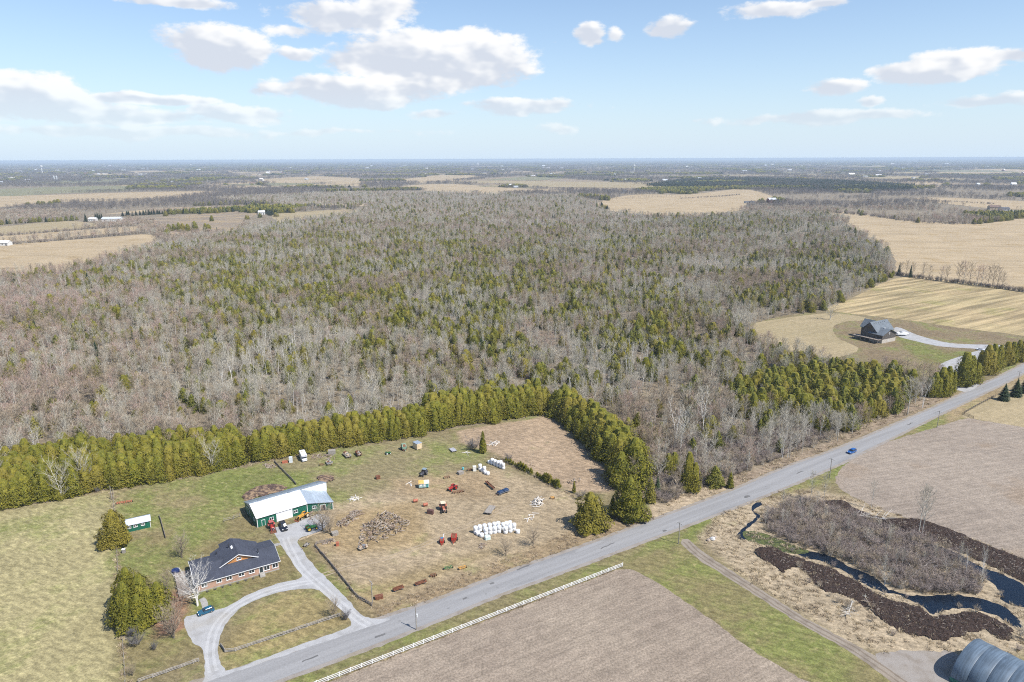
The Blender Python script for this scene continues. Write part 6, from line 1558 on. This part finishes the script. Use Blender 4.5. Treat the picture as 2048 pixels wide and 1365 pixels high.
heap('branch_pile', 'weathered branches lying in the tan paddock', gp([(978, 892), (984, 884), (998, 882), (994, 892)]), 14, .3, 15, meshes=DR, flat=.1, cat='branch pile')
heap('branch_pile', 'dark rails lying along the young cedar hedge', gp([(1053, 926), (1058, 924), (1074, 936), (1070, 938)]), 8, .3, 16, flat=.05, cat='board pile')
heap('branch_pile', 'dark boards lying past the end of the cedar hedge', gp([(1126, 966), (1134, 960), (1170, 958), (1150, 970)]), 16, .3, 17, flat=.05, cat='board pile')
# boulders at the lane corner
rbk = random.Random(2)
for (x_, y_, s_, lab) in ((1425, 1080, 1.0, 'large white boulder at the farm lane corner'), (1417, 1082, .7, 'smaller tan boulder at the farm lane corner'), (1430, 1076, .55, 'small grey boulder behind the white one')):
    mb = MB(); rings = []
    for k in range(6):
        t_ = k / 5; rr = s_ * (.95 * math.sin(math.pi * (.18 + .80 * t_)) ** .7)
        rings.append([(math.cos(a) * rr * rbk.uniform(.8, 1.15), math.sin(a) * rr * rbk.uniform(.75, 1.1), s_ * 1.1 * t_ * rbk.uniform(.92, 1.05)) for a in (2 * math.pi * i / 9 for i in range(9))])
    o = mb.loft(rings).build('boulder', mat('pale_boulder' if s_ > .8 else 'tan_boulder', (.55, .54, .52) if s_ > .8 else (.36, .30, .25), .9, .2)); o.location = P(x_, y_); tag(o, lab, 'boulder')

# ---- bare bushes and trees of the yard
reg('yardbirch0', bare(301, 10.5, 5.4, .25, 13, 6, 7, start=.2, up=.55, tw=.036, forks=3, twl=1.1), M_BK_WHITE, mat('white_birch_twigs', (.55, .53, .50), .9, .1))
reg('yardbush0', bare(302, 5.5, 2.6, .09, 16, 6, 7, start=.15, up=.65, tw=.022, forks=3, twl=.7), M_BK_BROWN, M_TW_BROWN)
reg('yardbush1', bare(303, 6.0, 2.8, .10, 17, 6, 7, start=.15, up=.65, tw=.022, forks=4, twl=.7), M_BK_BROWN, M_TW_BROWN)
reg('darkbush0', shrub(304, 3.0, 2.4, 26, 34, .04), M_BK_BROWN, mat('dark_grey_twigs', (.14, .135, .14), .9, .2))
KIND_NAME.update({'yardbirch': ('birch_tree', 'tree'), 'yardbush': ('bare_bush', 'bush'), 'darkbush': ('bare_bush', 'bush')})
for base, top, key, wide, lab in [
    ((396, 1212), 1118, 'yardbirch0', 1.0, 'spreading white barked tree in front of the brick house'),
    ((349, 1276), 1196, 'yardbush1', 1.0, 'wide leafless reddish bush beside the picnic table'),
    ((364, 1116), 1058, 'yardbush0', 1.0, 'leafless round fruit tree on the lawn behind the house'),
    ((645, 1062), 1000, 'yardbush0', 1.25, 'leafless bushy tree at the barn lean-to front'),
    ((660, 1068), 1020, 'yardbush1', .9, 'leafless bush behind the green tractor'),
    ((1012, 1112), 1070, 'yardbush0', 1.1, 'leafless bush between bale stack and road'),
    ((1066, 1092), 1046, 'yardbush0', 1.1, 'leafless bush on the roadside below the driftwood'),
    ((668, 1236), 1190, 'yardbush1', .8, 'thin leafless shrub at the tip of the drive island'),
    ((690, 1240), 1214, 'darkbush0', .8, 'low reddish shrub at the fence end of the island'),
    ((262, 1272), 1248, 'darkbush0', 1.2, 'dark grey leafless thicket below the cedar clump'),
    ((272, 1290), 1262, 'darkbush0', 1.1, 'dark grey leafless bush next to the wire fence'),
    ((308, 1300), 1280, 'darkbush0', .7, 'small leafless shrub on the lawn below the picnic table'),
    ((265, 1352), 1325, 'yardbush1', .9, 'rusty leafless bush by the rail fence corner'),
    ((945, 898), 872, 'darkbush0', 1.2, 'grey leafless bush beside the slim corner cedar'),
    ((1018, 922), 904, 'darkbush0', .9, 'grey leafless bush at the start of the young hedge'),
    ((1160, 1000), 978, 'darkbush0', .9, 'leafless bush past the young cedar hedge'),
    ((335, 1180), 1130, 'yardbush0', .8, 'leafless bush between cedar clump and house deck'),
    ((745, 808), 735, 'willow0', 1.1, 'huge pale round willow rising over the cedars behind the barn'),
    ((1238, 905), 842, 'willow1', 1.0, 'pale grey round willow in the cedar row beside the paddock'),
    ((1475, 672), 612, 'willow0', .9, 'pale round willow at the meadow edge of the wood'),
    ((1660, 640), 590, 'willow1', 1.0, 'pale grey tree at the wood corner above the dark house'),
    ((1360, 905), 800, 'birch2', 1.3, 'clump of tall white birches leaning over the ditch brush'),
    ((1350, 890), 790, 'birch1', 1.2, 'tall white birch rising at the head of the ditch'),
    ((1405, 870), 760, 'birch2', 1.2, 'white birch leaning at the edge of the roadside grove'),
    ((1390, 945), 880, 'snag1', 1.3, 'white broken tree standing in the ditch brush'),
    ((1845, 816), 740, 'birch1', 1.1, 'tall pale tree at the road edge below the driveway mouth'),
    ((1815, 830), 750, 'poplar2', 1.3, 'tall grey poplar by the road at the cedar grove end'),
]:
    tree(key, P(*base), lab, None, top_h(base, top), wide=wide)
# foundation shrubs at the house front
for k in range(7):
    q_ = Vector((-90.41, 173.42, 0)) + hx * (2.5 + k * 2.1) + hy * -1.1
    tree('darkbush0', q_, 'low brown leafless shrub under the brick house windows', 'shrubs under the house windows', .8, wide=1.4)
# ================================================================== CREEK BRUSH AND DITCH
BRUSH = z5([(480, 450), (560, 340), (740, 310), (960, 370), (1180, 460), (1420, 540), (1600, 610), (1700, 720), (1840, 800), (1750, 850), (1430, 840), (1260, 815), (1110, 730), (990, 655), (780, 585), (580, 515)])
rg_ = random.Random(31)
bx0, bx1 = min(p.x for p in BRUSH), max(p.x for p in BRUSH); by0, by1 = min(p.y for p in BRUSH), max(p.y for p in BRUSH)
cand = [(rg_.uniform(bx0, bx1), rg_.uniform(by0, by1)) for _ in range(14000)]
cand = thin([p for p, k in zip(cand, inside(BRUSH, [p[0] for p in cand], [p[1] for p in cand])) if k], 1.25)
mass = []
def massed(key, p, h_, w_): s_ = h_ / PROTO[key][3]; mass.append((key, p[0], p[1], rg_.uniform(0, 6.28), (s_ * w_, s_ * w_, s_), 0.))
for k, p in enumerate(cand):
    if k % 14 == 0: tree(rg_.choice(('poplar0', 'brown1')), p, 'thin grey sapling in the creek thicket', 'saplings of the creek thicket', rg_.uniform(4.5, 8), wide=.9)
    elif mnoise.noise((p[0] * .12, p[1] * .12, 4.)) < -.46: continue
    elif k % 6: massed(rg_.choice(('bush0', 'bush1', 'bush2', 'gbush1')), p, rg_.uniform(1.6, 5.0), 1.1)
    else: tree(rg_.choice(('bush0', 'bush1', 'bush2')), p, 'purplish leafless shrub in the thicket between the creek channels', 'shrubs of the creek thicket', rg_.uniform(2.2, 4.2), wide=1.05)
for k, p in enumerate(z5([(600, 360), (640, 400), (700, 380), (760, 450), (850, 430), (1000, 470), (1100, 560), (1200, 640), (1300, 700), (1500, 680), (1560, 740), (1640, 700), (880, 560), (700, 520), (1200, 800), (1010, 620)])):
    tree(('poplar0', 'brown1', 'willow1', 'poplar2')[k % 4], p, 'pale taller tree standing out of the creek thicket', 'taller trees in the creek thicket', rg_.uniform(5.5, 9), wide=.9)
# tall thin trees at the bank
for (b_, t_, key, lab) in [(z5([(1402, 488)])[0], 185, 'poplar1', 'tall thin white trunk of the pair on the peat bank'), (z5([(1420, 508)])[0], 200, 'poplar2', 'tall thin pale trunk of the pair on the peat bank, water side'), (z5([(1122, 345)])[0], 165, 'poplar3', 'tall thin tree by the fallen white tree'),
                           (z5([(766, 300)])[0], 110, 'poplar0', 'slim bare tree at the road end of the thicket'), (z5([(842, 310)])[0], 120, 'poplar1', 'slim bare tree beside the far channel'), (z5([(1672, 760)])[0], 560, 'birch0', 'small white birch on the creek spit'), (z5([(1770, 760)])[0], 560, 'birch2', 'forked pale birch on the creek spit'), (z5([(1995, 1110)])[0], 1000, 'willow1', 'bare grey tree behind the arched storage building')]:
    fy = project(b_.x, b_.y)
    tree(key, b_, lab, None, top_h(fy, 900 + t_ / 2.936), wide=.9)
for k, p in enumerate(z5([(930, 900), (980, 930), (1090, 900), (1040, 950), (880, 860), (760, 780), (820, 800), (2030, 1120), (1990, 1180), (700, 690), (1130, 1010), (1250, 1090), (560, 480), (1880, 850), (900, 690), (1060, 760), (1200, 850), (1330, 870), (1640, 930), (1740, 955), (660, 600), (1000, 640)])):
    tree(('gbush0', 'gbush1', 'bush0')[k % 3], p, 'straw coloured leafless bush on the dug creek bank', 'bushes on the creek banks', rg_.uniform(1.6, 3.0), wide=1.1)
def fallen(label, a, b, r0, nb, seed, m=None):
    """uprooted trunk lying from a to b with its limbs"""
    r_ = random.Random(seed); A, B = a, b; d = B - A; L = d.length; d.normalize(); t = thing('fallen_tree', label, 'fallen tree', (A.x, A.y, 0))
    A0 = Vector((0, 0, .35)); B0 = d * L + Vector((0, 0, .9))
    MB().tube([A0, A0.lerp(B0, .5) + Vector((0, 0, .2)), B0], [r0, r0 * .7, .04], 7).build('trunk', m or M_BK_WHITE, t)
    cr_ = MB(); s_ = Vector((-d.y, d.x, 0))
    for k in range(nb):
        u_ = r_.uniform(.35, 1); p0 = A0.lerp(B0, u_); dd = (d * r_.uniform(.2, .9) + s_ * r_.uniform(-1, 1) + Vector((0, 0, r_.uniform(0, .8)))).normalized(); q_ = p0 + dd * L * r_.uniform(.15, .4)
        cr_.tube([p0, p0.lerp(q_, .5) + Vector((0, 0, .1)), q_], [.06, .04, .015], 4)
        for w in range(6): twig(cr_, p0.lerp(q_, r_.random()), (dd + Vector((r_.uniform(-1, 1), r_.uniform(-1, 1), r_.uniform(-.2, 1)))).normalized(), r_.uniform(.4, 1.1), .04, r_)
    cr_.build('crown', m or M_BK_WHITE, t)
    rt_ = MB()
    for k in range(9):
        a_ = k * .7; v_ = (s_ * math.cos(a_) + Vector((0, 0, 1)) * math.sin(a_)) * r_.uniform(.5, .9) - d * .3
        rt_.tube([A0, A0 + v_], [.1, .03], 4)
    rt_.build('root', M_BK_GREY, t)
fallen('large fallen white tree at the edge of the grey field', z5([(925, 378)])[0], z5([(1195, 420)])[0], .28, 26, 1)
fallen('fallen pale trunk leaning into the creek water', z5([(1285, 812)])[0], z5([(1440, 690)])[0], .22, 12, 2)
fallen('fallen grey tree tangled in the thicket', z5([(760, 430)])[0], z5([(930, 520)])[0], .2, 24, 3, M_BK_GREY)
fallen('uprooted stump with white roots on the peat bank', z5([(1010, 900)])[0], z5([(985, 985)])[0], .13, 22, 4)
fallen('uprooted tan stump beside the white one', z5([(1085, 870)])[0], z5([(1130, 960)])[0], .12, 18, 5, M_PALEWOOD)
# white birches that show just behind the cedar rows
for poly, n_, lab, grp in ((gp([(500, 885), (700, 856), (700, 838), (500, 862)]), 16, 'white limbed birch rising just behind the cedars by the barn', 'birches behind the barn cedars'), (gp([(250, 885), (480, 870), (480, 855), (250, 865)]), 9, 'white limbed birch rising behind the cedars past the shed', 'birches behind the shed cedars'), (gp([(1110, 800), (1300, 870), (1420, 800), (1300, 740)]), 20, 'white limbed birch in the brush beyond the tan paddock', 'birches beyond the tan paddock'), (gp([(1490, 870), (1600, 850), (1700, 838), (1690, 868), (1600, 895)]), 12, 'pale limbed tree in front of the roadside cedar grove', 'pale trees before the roadside grove')):
    cand = [(rg_.uniform(min(p.x for p in poly), max(p.x for p in poly)), rg_.uniform(min(p.y for p in poly), max(p.y for p in poly))) for _ in range(900)]
    cand = thin([p for p, k in zip(cand, inside(poly, [p[0] for p in cand], [p[1] for p in cand])) if k], 3.5)[:n_]
    for p in cand: tree(rg_.choice(('birch1', 'birch2', 'birch2', 'willow1')), p, lab, grp, rg_.uniform(9, 13), wide=1.15)
CORNER = gp([(1262, 935), (1300, 850), (1400, 800), (1470, 800), (1500, 850), (1600, 862), (1680, 858), (1660, 878), (1560, 915), (1470, 950), (1400, 978), (1330, 1002)])
cand = [(rg_.uniform(min(p.x for p in CORNER), max(p.x for p in CORNER)), rg_.uniform(min(p.y for p in CORNER), max(p.y for p in CORNER))) for _ in range(3000)]
cand = thin([p for p, k in zip(cand, inside(CORNER, [p[0] for p in cand], [p[1] for p in cand])) if k], 4.2)[:85]
for k, p in enumerate(cand):
    if k % 6 == 5: tree('cedar%d' % (k % 5), p, 'cedar among the bare trees of the roadside corner wood', 'cedars of the corner wood', rg_.uniform(5, 8.5), wide=1.3)
    else: tree(rg_.choice(('poplar0', 'poplar1', 'poplar2', 'poplar3', 'willow1', 'birch1')), p, 'tall grey bare tree in the corner wood between paddock and road', 'bare trees of the corner wood', rg_.uniform(8, 13.5), wide=1.15, name='hardwood_tree')
# pale sticks on the dug peat
M_STICK = mat('bleached_stick', (.38, .33, .28), .9, .2)
mb = MB(); rs_ = random.Random(8)
for poly in (z5([(420, 600), (640, 620), (960, 730), (1430, 930), (1700, 950), (1940, 1060), (1560, 1120), (1180, 990), (820, 810), (560, 680)]), z5([(960, 310), (1200, 410), (1600, 490), (2048, 680), (2040, 780), (1650, 600), (1230, 480)])):
    xs_ = [p.x for p in poly]; ys_ = [p.y for p in poly]; k = 0
    while k < 260:
        x, y = rs_.uniform(min(xs_), max(xs_)), rs_.uniform(min(ys_), max(ys_))
        if not inside(poly, [x], [y])[0]: continue
        a_ = rs_.uniform(0, 6.28); L = rs_.uniform(.2, 1.1); z_ = rs_.uniform(.55, 1.05)
        mb.tube([(x, y, z_), (x + math.cos(a_) * L, y + math.sin(a_) * L, z_ + rs_.uniform(-.1, .2))], .035, 3); k += 1
tag(mb.build('root_litter', M_STICK), 'pale sticks and roots strewn over the dug peat', kind='stuff')
# dead reeds and tussocks along water, ditch, verges and fence lines
tus = []
NO_TUFT = [widen(up, .3) + widen(lo, .3), gp([(1362, 1086), (1376, 1079), (1412, 1108), (1510, 1172), (1610, 1236), (1722, 1296), (1770, 1325), (1850, 1380), (1815, 1385), (1700, 1305), (1590, 1242), (1490, 1178), (1395, 1117)]), gp([(1752, 1318), (1790, 1302), (1850, 1302), (1905, 1305), (1960, 1340), (1900, 1400), (1850, 1385)])] + WATERS
def tufts(poly, n_, keys, lo_=.6, hi_=1.4):
    xs_ = [p[0] for p in poly]; ys_ = [p[1] for p in poly]; X = [rs_.uniform(min(xs_), max(xs_)) for _ in range(n_)]; Y = [rs_.uniform(min(ys_), max(ys_)) for _ in range(n_)]
    ok_ = inside(poly, X, Y)
    for pl in NO_TUFT: ok_ &= ~inside(pl, X, Y)
    for x, y, k in zip(X, Y, ok_):
        if k and mnoise.noise((x * .15, y * .15, 2.)) > -.25: s_ = rs_.uniform(lo_, hi_); tus.append((rs_.choice(keys), x, y, rs_.uniform(0, 6.28), (s_ * 1.3, s_ * 1.3, s_), 0.))
WET = [gp([(1395, 1075), (1460, 1000), (1600, 975), (1720, 1000), (2100, 1130), (2100, 1300), (1850, 1330), (1700, 1290), (1500, 1165)])]
tufts(WET[0], 5200, ('straw0', 'straw1', 'straw1', 'straw0', 'weed0'), .4, 1.1)
tufts(gp([(1300, 1010), (1440, 958), (1660, 880), (1905, 768), (1908, 790), (1672, 893), (1480, 968), (1360, 1018), (1300, 1043)]), 8000, ('straw0', 'straw1', 'weed0'))
tufts(gp([(740, 1220), (1000, 1120), (1180, 1050), (1300, 1020), (1310, 1043), (1160, 1090), (900, 1185), (760, 1240)]), 5000, ('straw1', 'weed0', 'weed1'), .3, .8)
for ln_, w_, n_ in (([(226, 982), (230, 1040), (234, 1100), (238, 1180), (246, 1290), (252, 1380)], .9, 500), ([(627, 1090), (660, 1128), (690, 1165), (714, 1196), (744, 1213)], .8, 260), ([(610, 1380), (646, 1366), (860, 1283), (1060, 1205), (1246, 1133)], .5, 500), ([(0, 1020), (200, 984), (400, 950), (485, 934), (600, 908), (850, 868)], 1.2, 700), ([(988, 915), (1060, 950), (1120, 982), (1180, 1000)], 1.2, 300)):
    for (p, a_) in along(gp(ln_), .5):
        if rs_.random() < .75: s_ = rs_.uniform(.4, 1.0); tus.append((rs_.choice(('straw0', 'weed0', 'weed1')), p.x + rs_.uniform(-w_, w_), p.y + rs_.uniform(-w_, w_), rs_.uniform(0, 6.28), (s_ * 1.3, s_ * 1.3, s_), 0.))
scatter('dead_reeds', set(r_[0] for r_ in tus), tus, 'dead straw coloured reeds and weeds along banks and verges')
# ditch brush along the road
dx0, dx1 = min(p.x for p in DITCH), max(p.x for p in DITCH); dy0, dy1 = min(p.y for p in DITCH), max(p.y for p in DITCH)
cand = [(rg_.uniform(dx0, dx1), rg_.uniform(dy0, dy1)) for _ in range(5000)]
cand = thin([p for p, k in zip(cand, inside(DITCH, [p[0] for p in cand], [p[1] for p in cand])) if k], 1.5)
for k, p in enumerate(cand):
    if k % 8: massed(rg_.choice(('bush0', 'bush1', 'bush2', 'gbush0')), p, rg_.uniform(2.2, 4.6), 1.15); continue
    tree(rg_.choice(('bush0', 'bush1', 'bush2', 'gbush0')), p, 'purplish leafless shrub in the roadside ditch brush under the birches', 'shrubs of the roadside ditch', rg_.uniform(2.2, 4.4), wide=1.1)
scatter('thicket', set(r_[0] for r_ in mass), mass, 'dense purplish leafless thicket along creek and ditch')
# roadside shrubs in front of the grove
for k, (p, a_) in enumerate(along(gp([(1560, 905), (1660, 868), (1760, 820), (1870, 775)]), 2.4, .3, rg_)):
    tree(rg_.choice(('bush0', 'gbush0', 'gbush1', 'bush2')), p + Vector((rg_.uniform(-2, 1), rg_.uniform(0, 3), 0)), 'brown leafless shrub at the foot of the roadside grove', 'shrubs at the foot of the grove', rg_.uniform(1.5, 3.5), wide=1.1)
for k, (p, a_) in enumerate(along(gp([(40, 1012), (160, 990), (330, 958), (470, 934)]), 7, .5, rg_)):
    tree(rg_.choice(('darkbush0', 'gbush1')), p + Vector((0, -.4, 0)), 'grey leafless shrub at the foot of the cedar row behind the shed', 'shrubs at the foot of the cedars', rg_.uniform(1.6, 3.2), wide=1.0)
for (bx, by, ty, lab) in [(124, 1000, 905, 'bare grey tree growing in front of the cedar row by the pasture'), (425, 945, 865, 'bare grey tree standing against the cedars near the barn'), (166, 985, 880, 'bare brown tree in the cedar row above the wire fence')]:
    tree('willow1', P(bx, by), lab, None, top_h((bx, by), ty), wide=.8)
# ================================================================== FAR HEDGEROWS AND WOODS
rh = random.Random(41)
def hedgerow(pix, step, keys, hmin, hmax, lab, grp, depth=2.0, wide=1.1, n_max=60):
    for k, (p, a_) in enumerate(along(gp(pix), step, .4, rh)):
        if k >= n_max: break
        n_ = Vector((-math.sin(a_), math.cos(a_), 0))
        tree(rh.choice(keys), p + n_ * rh.uniform(-depth, depth), lab, grp, rh.uniform(hmin, hmax), wide=wide, name='hedgerow_tree' if keys[0].startswith('brown') else None)
hedgerow([(1796, 551), (1860, 560), (1960, 572), (2060, 586)], 3.4, ('brown0', 'brown1', 'brown2'), 3.5, 6.5, 'leafless bush in the hedge between the striped and the big tan field', 'hedge bushes between the fields', 2, 1.9, 70)
for (bx, by, ty) in [(1800, 552, 522), (1812, 553, 518), (1824, 555, 522), (1845, 558, 523), (1858, 560, 528), (1882, 563, 530), (1893, 564, 528), (1916, 567, 520), (1926, 568, 519), (1938, 570, 521), (1953, 572, 527), (1962, 573, 526), (1975, 574, 528), (1984, 576, 525), (1994, 577, 529), (2004, 578, 541)]:
    tree(rh.choice(('brown0', 'brown1', 'maple1')), P(bx, by), 'leafless hedgerow tree between the striped and the big tan field', 'hedgerow trees between the fields', top_h((bx, by), ty), wide=1.15)
for (bx, by, ty) in [(1797, 551, 525), (1820, 555, 530)]: tree('spruce1', P(bx, by), 'dark evergreen in the field hedgerow at the wood corner', 'hedgerow evergreens', top_h((bx, by), ty), wide=1.1)
hedgerow([(0, 473), (130, 463), (262, 451)], 9, ('brown2', 'brown0'), 6, 9, 'leafless bush in the upper hedge of the strip fields', 'upper strip field hedge', 4, 2.0, 60)
hedgerow([(10, 491), (140, 480), (286, 467)], 8, ('brown2', 'brown1'), 6, 9, 'leafless bush in the lower hedge of the strip fields', 'lower strip field hedge', 4, 2.0, 60)
hedgerow([(262, 440), (285, 450), (312, 466), (335, 484)], 5, ('brown0', 'brown1', 'brown2'), 8, 13, 'leafless tree in the hedge climbing past the strip fields', 'crossing hedge trees', 8, 1.4, 90)
hedgerow([(246, 433), (370, 426), (492, 421)], 6, ('spruce0', 'spruce1'), 10, 13, 'spruce in the long dark windbreak across the grey field', 'spruce windbreak', 2, 2.0, 90)
hedgerow([(495, 418), (520, 424), (555, 432)], 9, ('spruce0', 'dcedar0', 'spruce1'), 11, 16, 'tall pine grouped at the end of the windbreak', 'pines at the windbreak end', 14, 1.6, 30)
for (bx, by, h_) in [(338, 463, 13), (348, 462, 12), (358, 463, 15), (366, 463, 14), (376, 463, 13), (390, 461, 16), (412, 463, 14), (418, 463, 13), (424, 443, 12), (335, 475, 14), (328, 470, 13), (434, 463, 8)]:
    tree(rh.choice(('cedar2', 'cedar0', 'spruce0')), P(bx, by), 'lone evergreen dotted over the grey field beyond the wood', 'evergreens dotted on the grey field', h_, wide=1.3)
for (bx, by, h_) in [(172, 444, 17), (192, 441, 16), (196, 441, 17), (200, 441, 15), (204, 440, 15)]: tree('spruce1', P(bx, by), 'dark spruce sheltering the long white barn', 'spruces at the white barn', h_, wide=1.6)
hedgerow([(0, 450), (60, 446), (160, 441)], 7, ('spruce0', 'dcedar1', 'dcedar2'), 8, 12, 'evergreen in the line above the strip fields', 'evergreens above the strip fields', 8, 1.7, 60)
hedgerow([(390, 412), (470, 409), (535, 411)], 8, ('spruce1', 'dcedar1'), 9, 13, 'evergreen at the edge of the purple woods', 'evergreens by the purple woods', 15, 2.2, 70)
hedgerow([(560, 419), (640, 416), (715, 415)], 9, ('spruce0', 'dcedar2'), 8, 12, 'evergreen hedge tree behind the great wood', 'evergreens behind the great wood', 12, 1.8, 60)
hedgerow([(1646, 424), (1740, 432), (1800, 441), (1864, 447), (1940, 449)], 8, ('brown0', 'brown2', 'dcedar0', 'brown1'), 7, 12, 'tree of the dark belt at the head of the big tan field', 'tree belt at the big tan field', 18, 1.5, 110)
hedgerow([(1940, 449), (2000, 441), (2020, 436)], 9, ('cedar1', 'dcedar0', 'brown0'), 8, 12, 'tree around the tan farmhouse', 'trees around the tan farmhouse', 12, 1.5, 40)
hedgerow([(1160, 396), (1185, 396), (1215, 402)], 9, ('dcedar0', 'cedar1'), 12, 16, 'tall pine at the back corner of the great wood', 'pines at the wood corner', 14, 1.8, 24)
for bx in (1566, 1574, 1582): tree('maple1', P(bx, 407), 'orange tinted tree beside the red barn', 'trees by the red barn', 13, wide=1.7)
hedgerow([(1215, 402), (1290, 396), (1380, 396)], 14, ('brown2', 'brown0'), 6, 10, 'leafless bush dividing the pale fields beyond the wood', 'hedge dividing the pale fields', 6, 1.8, 40)

hm = []
for pix, st_, w_, lo_, hi_ in (([(1794, 551), (1860, 560), (1960, 572), (2080, 589)], 1.1, 2.2, 2.5, 5.5), ([(0, 473), (130, 463), (262, 451)], 3, 4, 4, 7), ([(10, 491), (140, 480), (286, 467)], 3, 4, 4, 7), ([(262, 440), (285, 450), (312, 466), (335, 484)], 3, 7, 4, 8), ([(1646, 424), (1740, 432), (1800, 441), (1864, 447), (1940, 449)], 3, 16, 4, 9), ([(1360, 398), (1440, 394), (1480, 390)], 4, 5, 3, 6), ([(1840, 402), (1920, 405), (1990, 409)], 4, 5, 3, 6)):
    for p, a_ in along(gp(pix), st_, .4, rh):
        key = rh.choice(('bush0', 'bush1', 'gbush0', 'gbush1')); h_ = rh.uniform(lo_, hi_); s_ = h_ / PROTO[key][3]
        hm.append((key, p.x + rh.uniform(-w_, w_) * .5, p.y + rh.uniform(-w_, w_), rh.uniform(0, 6.28), (s_ * 1.3, s_ * 1.3, s_), 0.))
scatter('hedge_undergrowth', set(r_[0] for r_ in hm), hm, 'tangled leafless undergrowth of the field hedges')
# woods out to the horizon: one mass
FIELD_PTS = [gp(pix) for _, _, pix in FIELDS]
M_FAR_TW = bark_mat('shade_toned_far_twigs', (.135, .115, .105), (.18, .155, .14)); M_FAR_BK = bark_mat('shade_toned_far_bark', (.2, .18, .16), (.25, .23, .2))  # darker copies; the shade inside dense far canopy is put in the colour
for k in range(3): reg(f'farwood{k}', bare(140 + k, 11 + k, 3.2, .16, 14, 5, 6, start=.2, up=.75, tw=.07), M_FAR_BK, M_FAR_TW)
rows_f = []
rng = np.random.RandomState(12)
woods = []
def add_wood(x, y, keys, s0): woods.append((x, y, keys, s0))
bands = ((900, 1700, 9, .52), (1700, 3000, 13, .55), (3000, 5500, 22, .60), (5500, 10000, 42, .62), (10000, 20000, 85, .62), (20000, 40000, 190, .6))
for (y0, y1, sp, cov) in bands:
    n_ = int((y1 - y0) * (y1 * 1.7) / sp ** 2)
    Y = rng.uniform(y0, y1, n_); X = rng.uniform(-.82, .82, n_) * y1
    k = np.abs(X) < Y * .82
    X, Y = X[k], Y[k]
    bad = inside(FOREST, X, Y)
    for pl in FIELD_PTS:
        if min(p.y for p in pl) < y1 and max(p.y for p in pl) > y0: bad |= inside(pl, X, Y)
    X, Y = X[~bad], Y[~bad]
    for x, y in zip(X, Y):
        v = mnoise.noise((x / 700, y / 420, 3.)) * .8 + mnoise.noise((x / 260, y / 160, 8.)) * .5
        line = abs(((x * .91 + y * .41) / 620.) % 1.0 - .5) < .02 or abs(((y * .91 - x * .41) / 900.) % 1.0 - .5) < .014
        if v < -.04 and not line and rng.rand() > .04: continue
        ev = mnoise.noise((x / 420, y / 300, 20.)) > .28
        sc_ = {9: 1.35, 13: 1.9, 22: 3.0, 42: 5.5, 85: 11., 190: 24.}[sp]
        h_ = rng.uniform(8, 13) * (1 if sp < 20 else 1.15)
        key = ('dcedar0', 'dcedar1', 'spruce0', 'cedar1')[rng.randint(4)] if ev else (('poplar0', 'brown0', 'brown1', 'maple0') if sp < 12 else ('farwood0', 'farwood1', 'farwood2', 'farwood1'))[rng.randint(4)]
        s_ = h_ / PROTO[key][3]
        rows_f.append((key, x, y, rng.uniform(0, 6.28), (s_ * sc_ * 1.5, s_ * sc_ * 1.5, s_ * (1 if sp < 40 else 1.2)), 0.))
# the dark conifer plantation
PLT = gp([(1290, 372), (1370, 360), (1500, 358), (1660, 362), (1830, 372), (1820, 382), (1660, 384), (1480, 376), (1360, 376)])
X = rng.uniform(min(p.x for p in PLT), max(p.x for p in PLT), 16000); Y = rng.uniform(min(p.y for p in PLT), max(p.y for p in PLT), 16000)
for x, y in zip(*[q_[inside(PLT, X, Y)] for q_ in (X, Y)]):
    rows_f.append(('spruce%d' % rng.randint(2), x, y, rng.uniform(0, 6.28), (1.7, 1.7, rng.uniform(1.1, 1.4)), 0.))
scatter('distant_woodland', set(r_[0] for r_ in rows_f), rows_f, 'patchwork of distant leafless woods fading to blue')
print('FAR', len(rows_f))
# ================================================================== AIR
hz = MB().box(-46500, 46500, -6500, 46500, -1.0, 121.5)
nt = NT('pale_air'); nt.n.remove(nt.bsdf)
pv = nt.n.new('ShaderNodeVolumePrincipled')
pv.inputs['Color'].default_value = (.72, .86, 1.0, 1); pv.inputs['Density'].default_value = 7.0e-5; pv.inputs['Anisotropy'].default_value = 0.0
nt.l.new(pv.outputs[0], nt.n['Material Output'].inputs['Volume'])
tag(hz.build('haze', nt.m), 'thin blue haze in the air over the plain', kind='stuff')
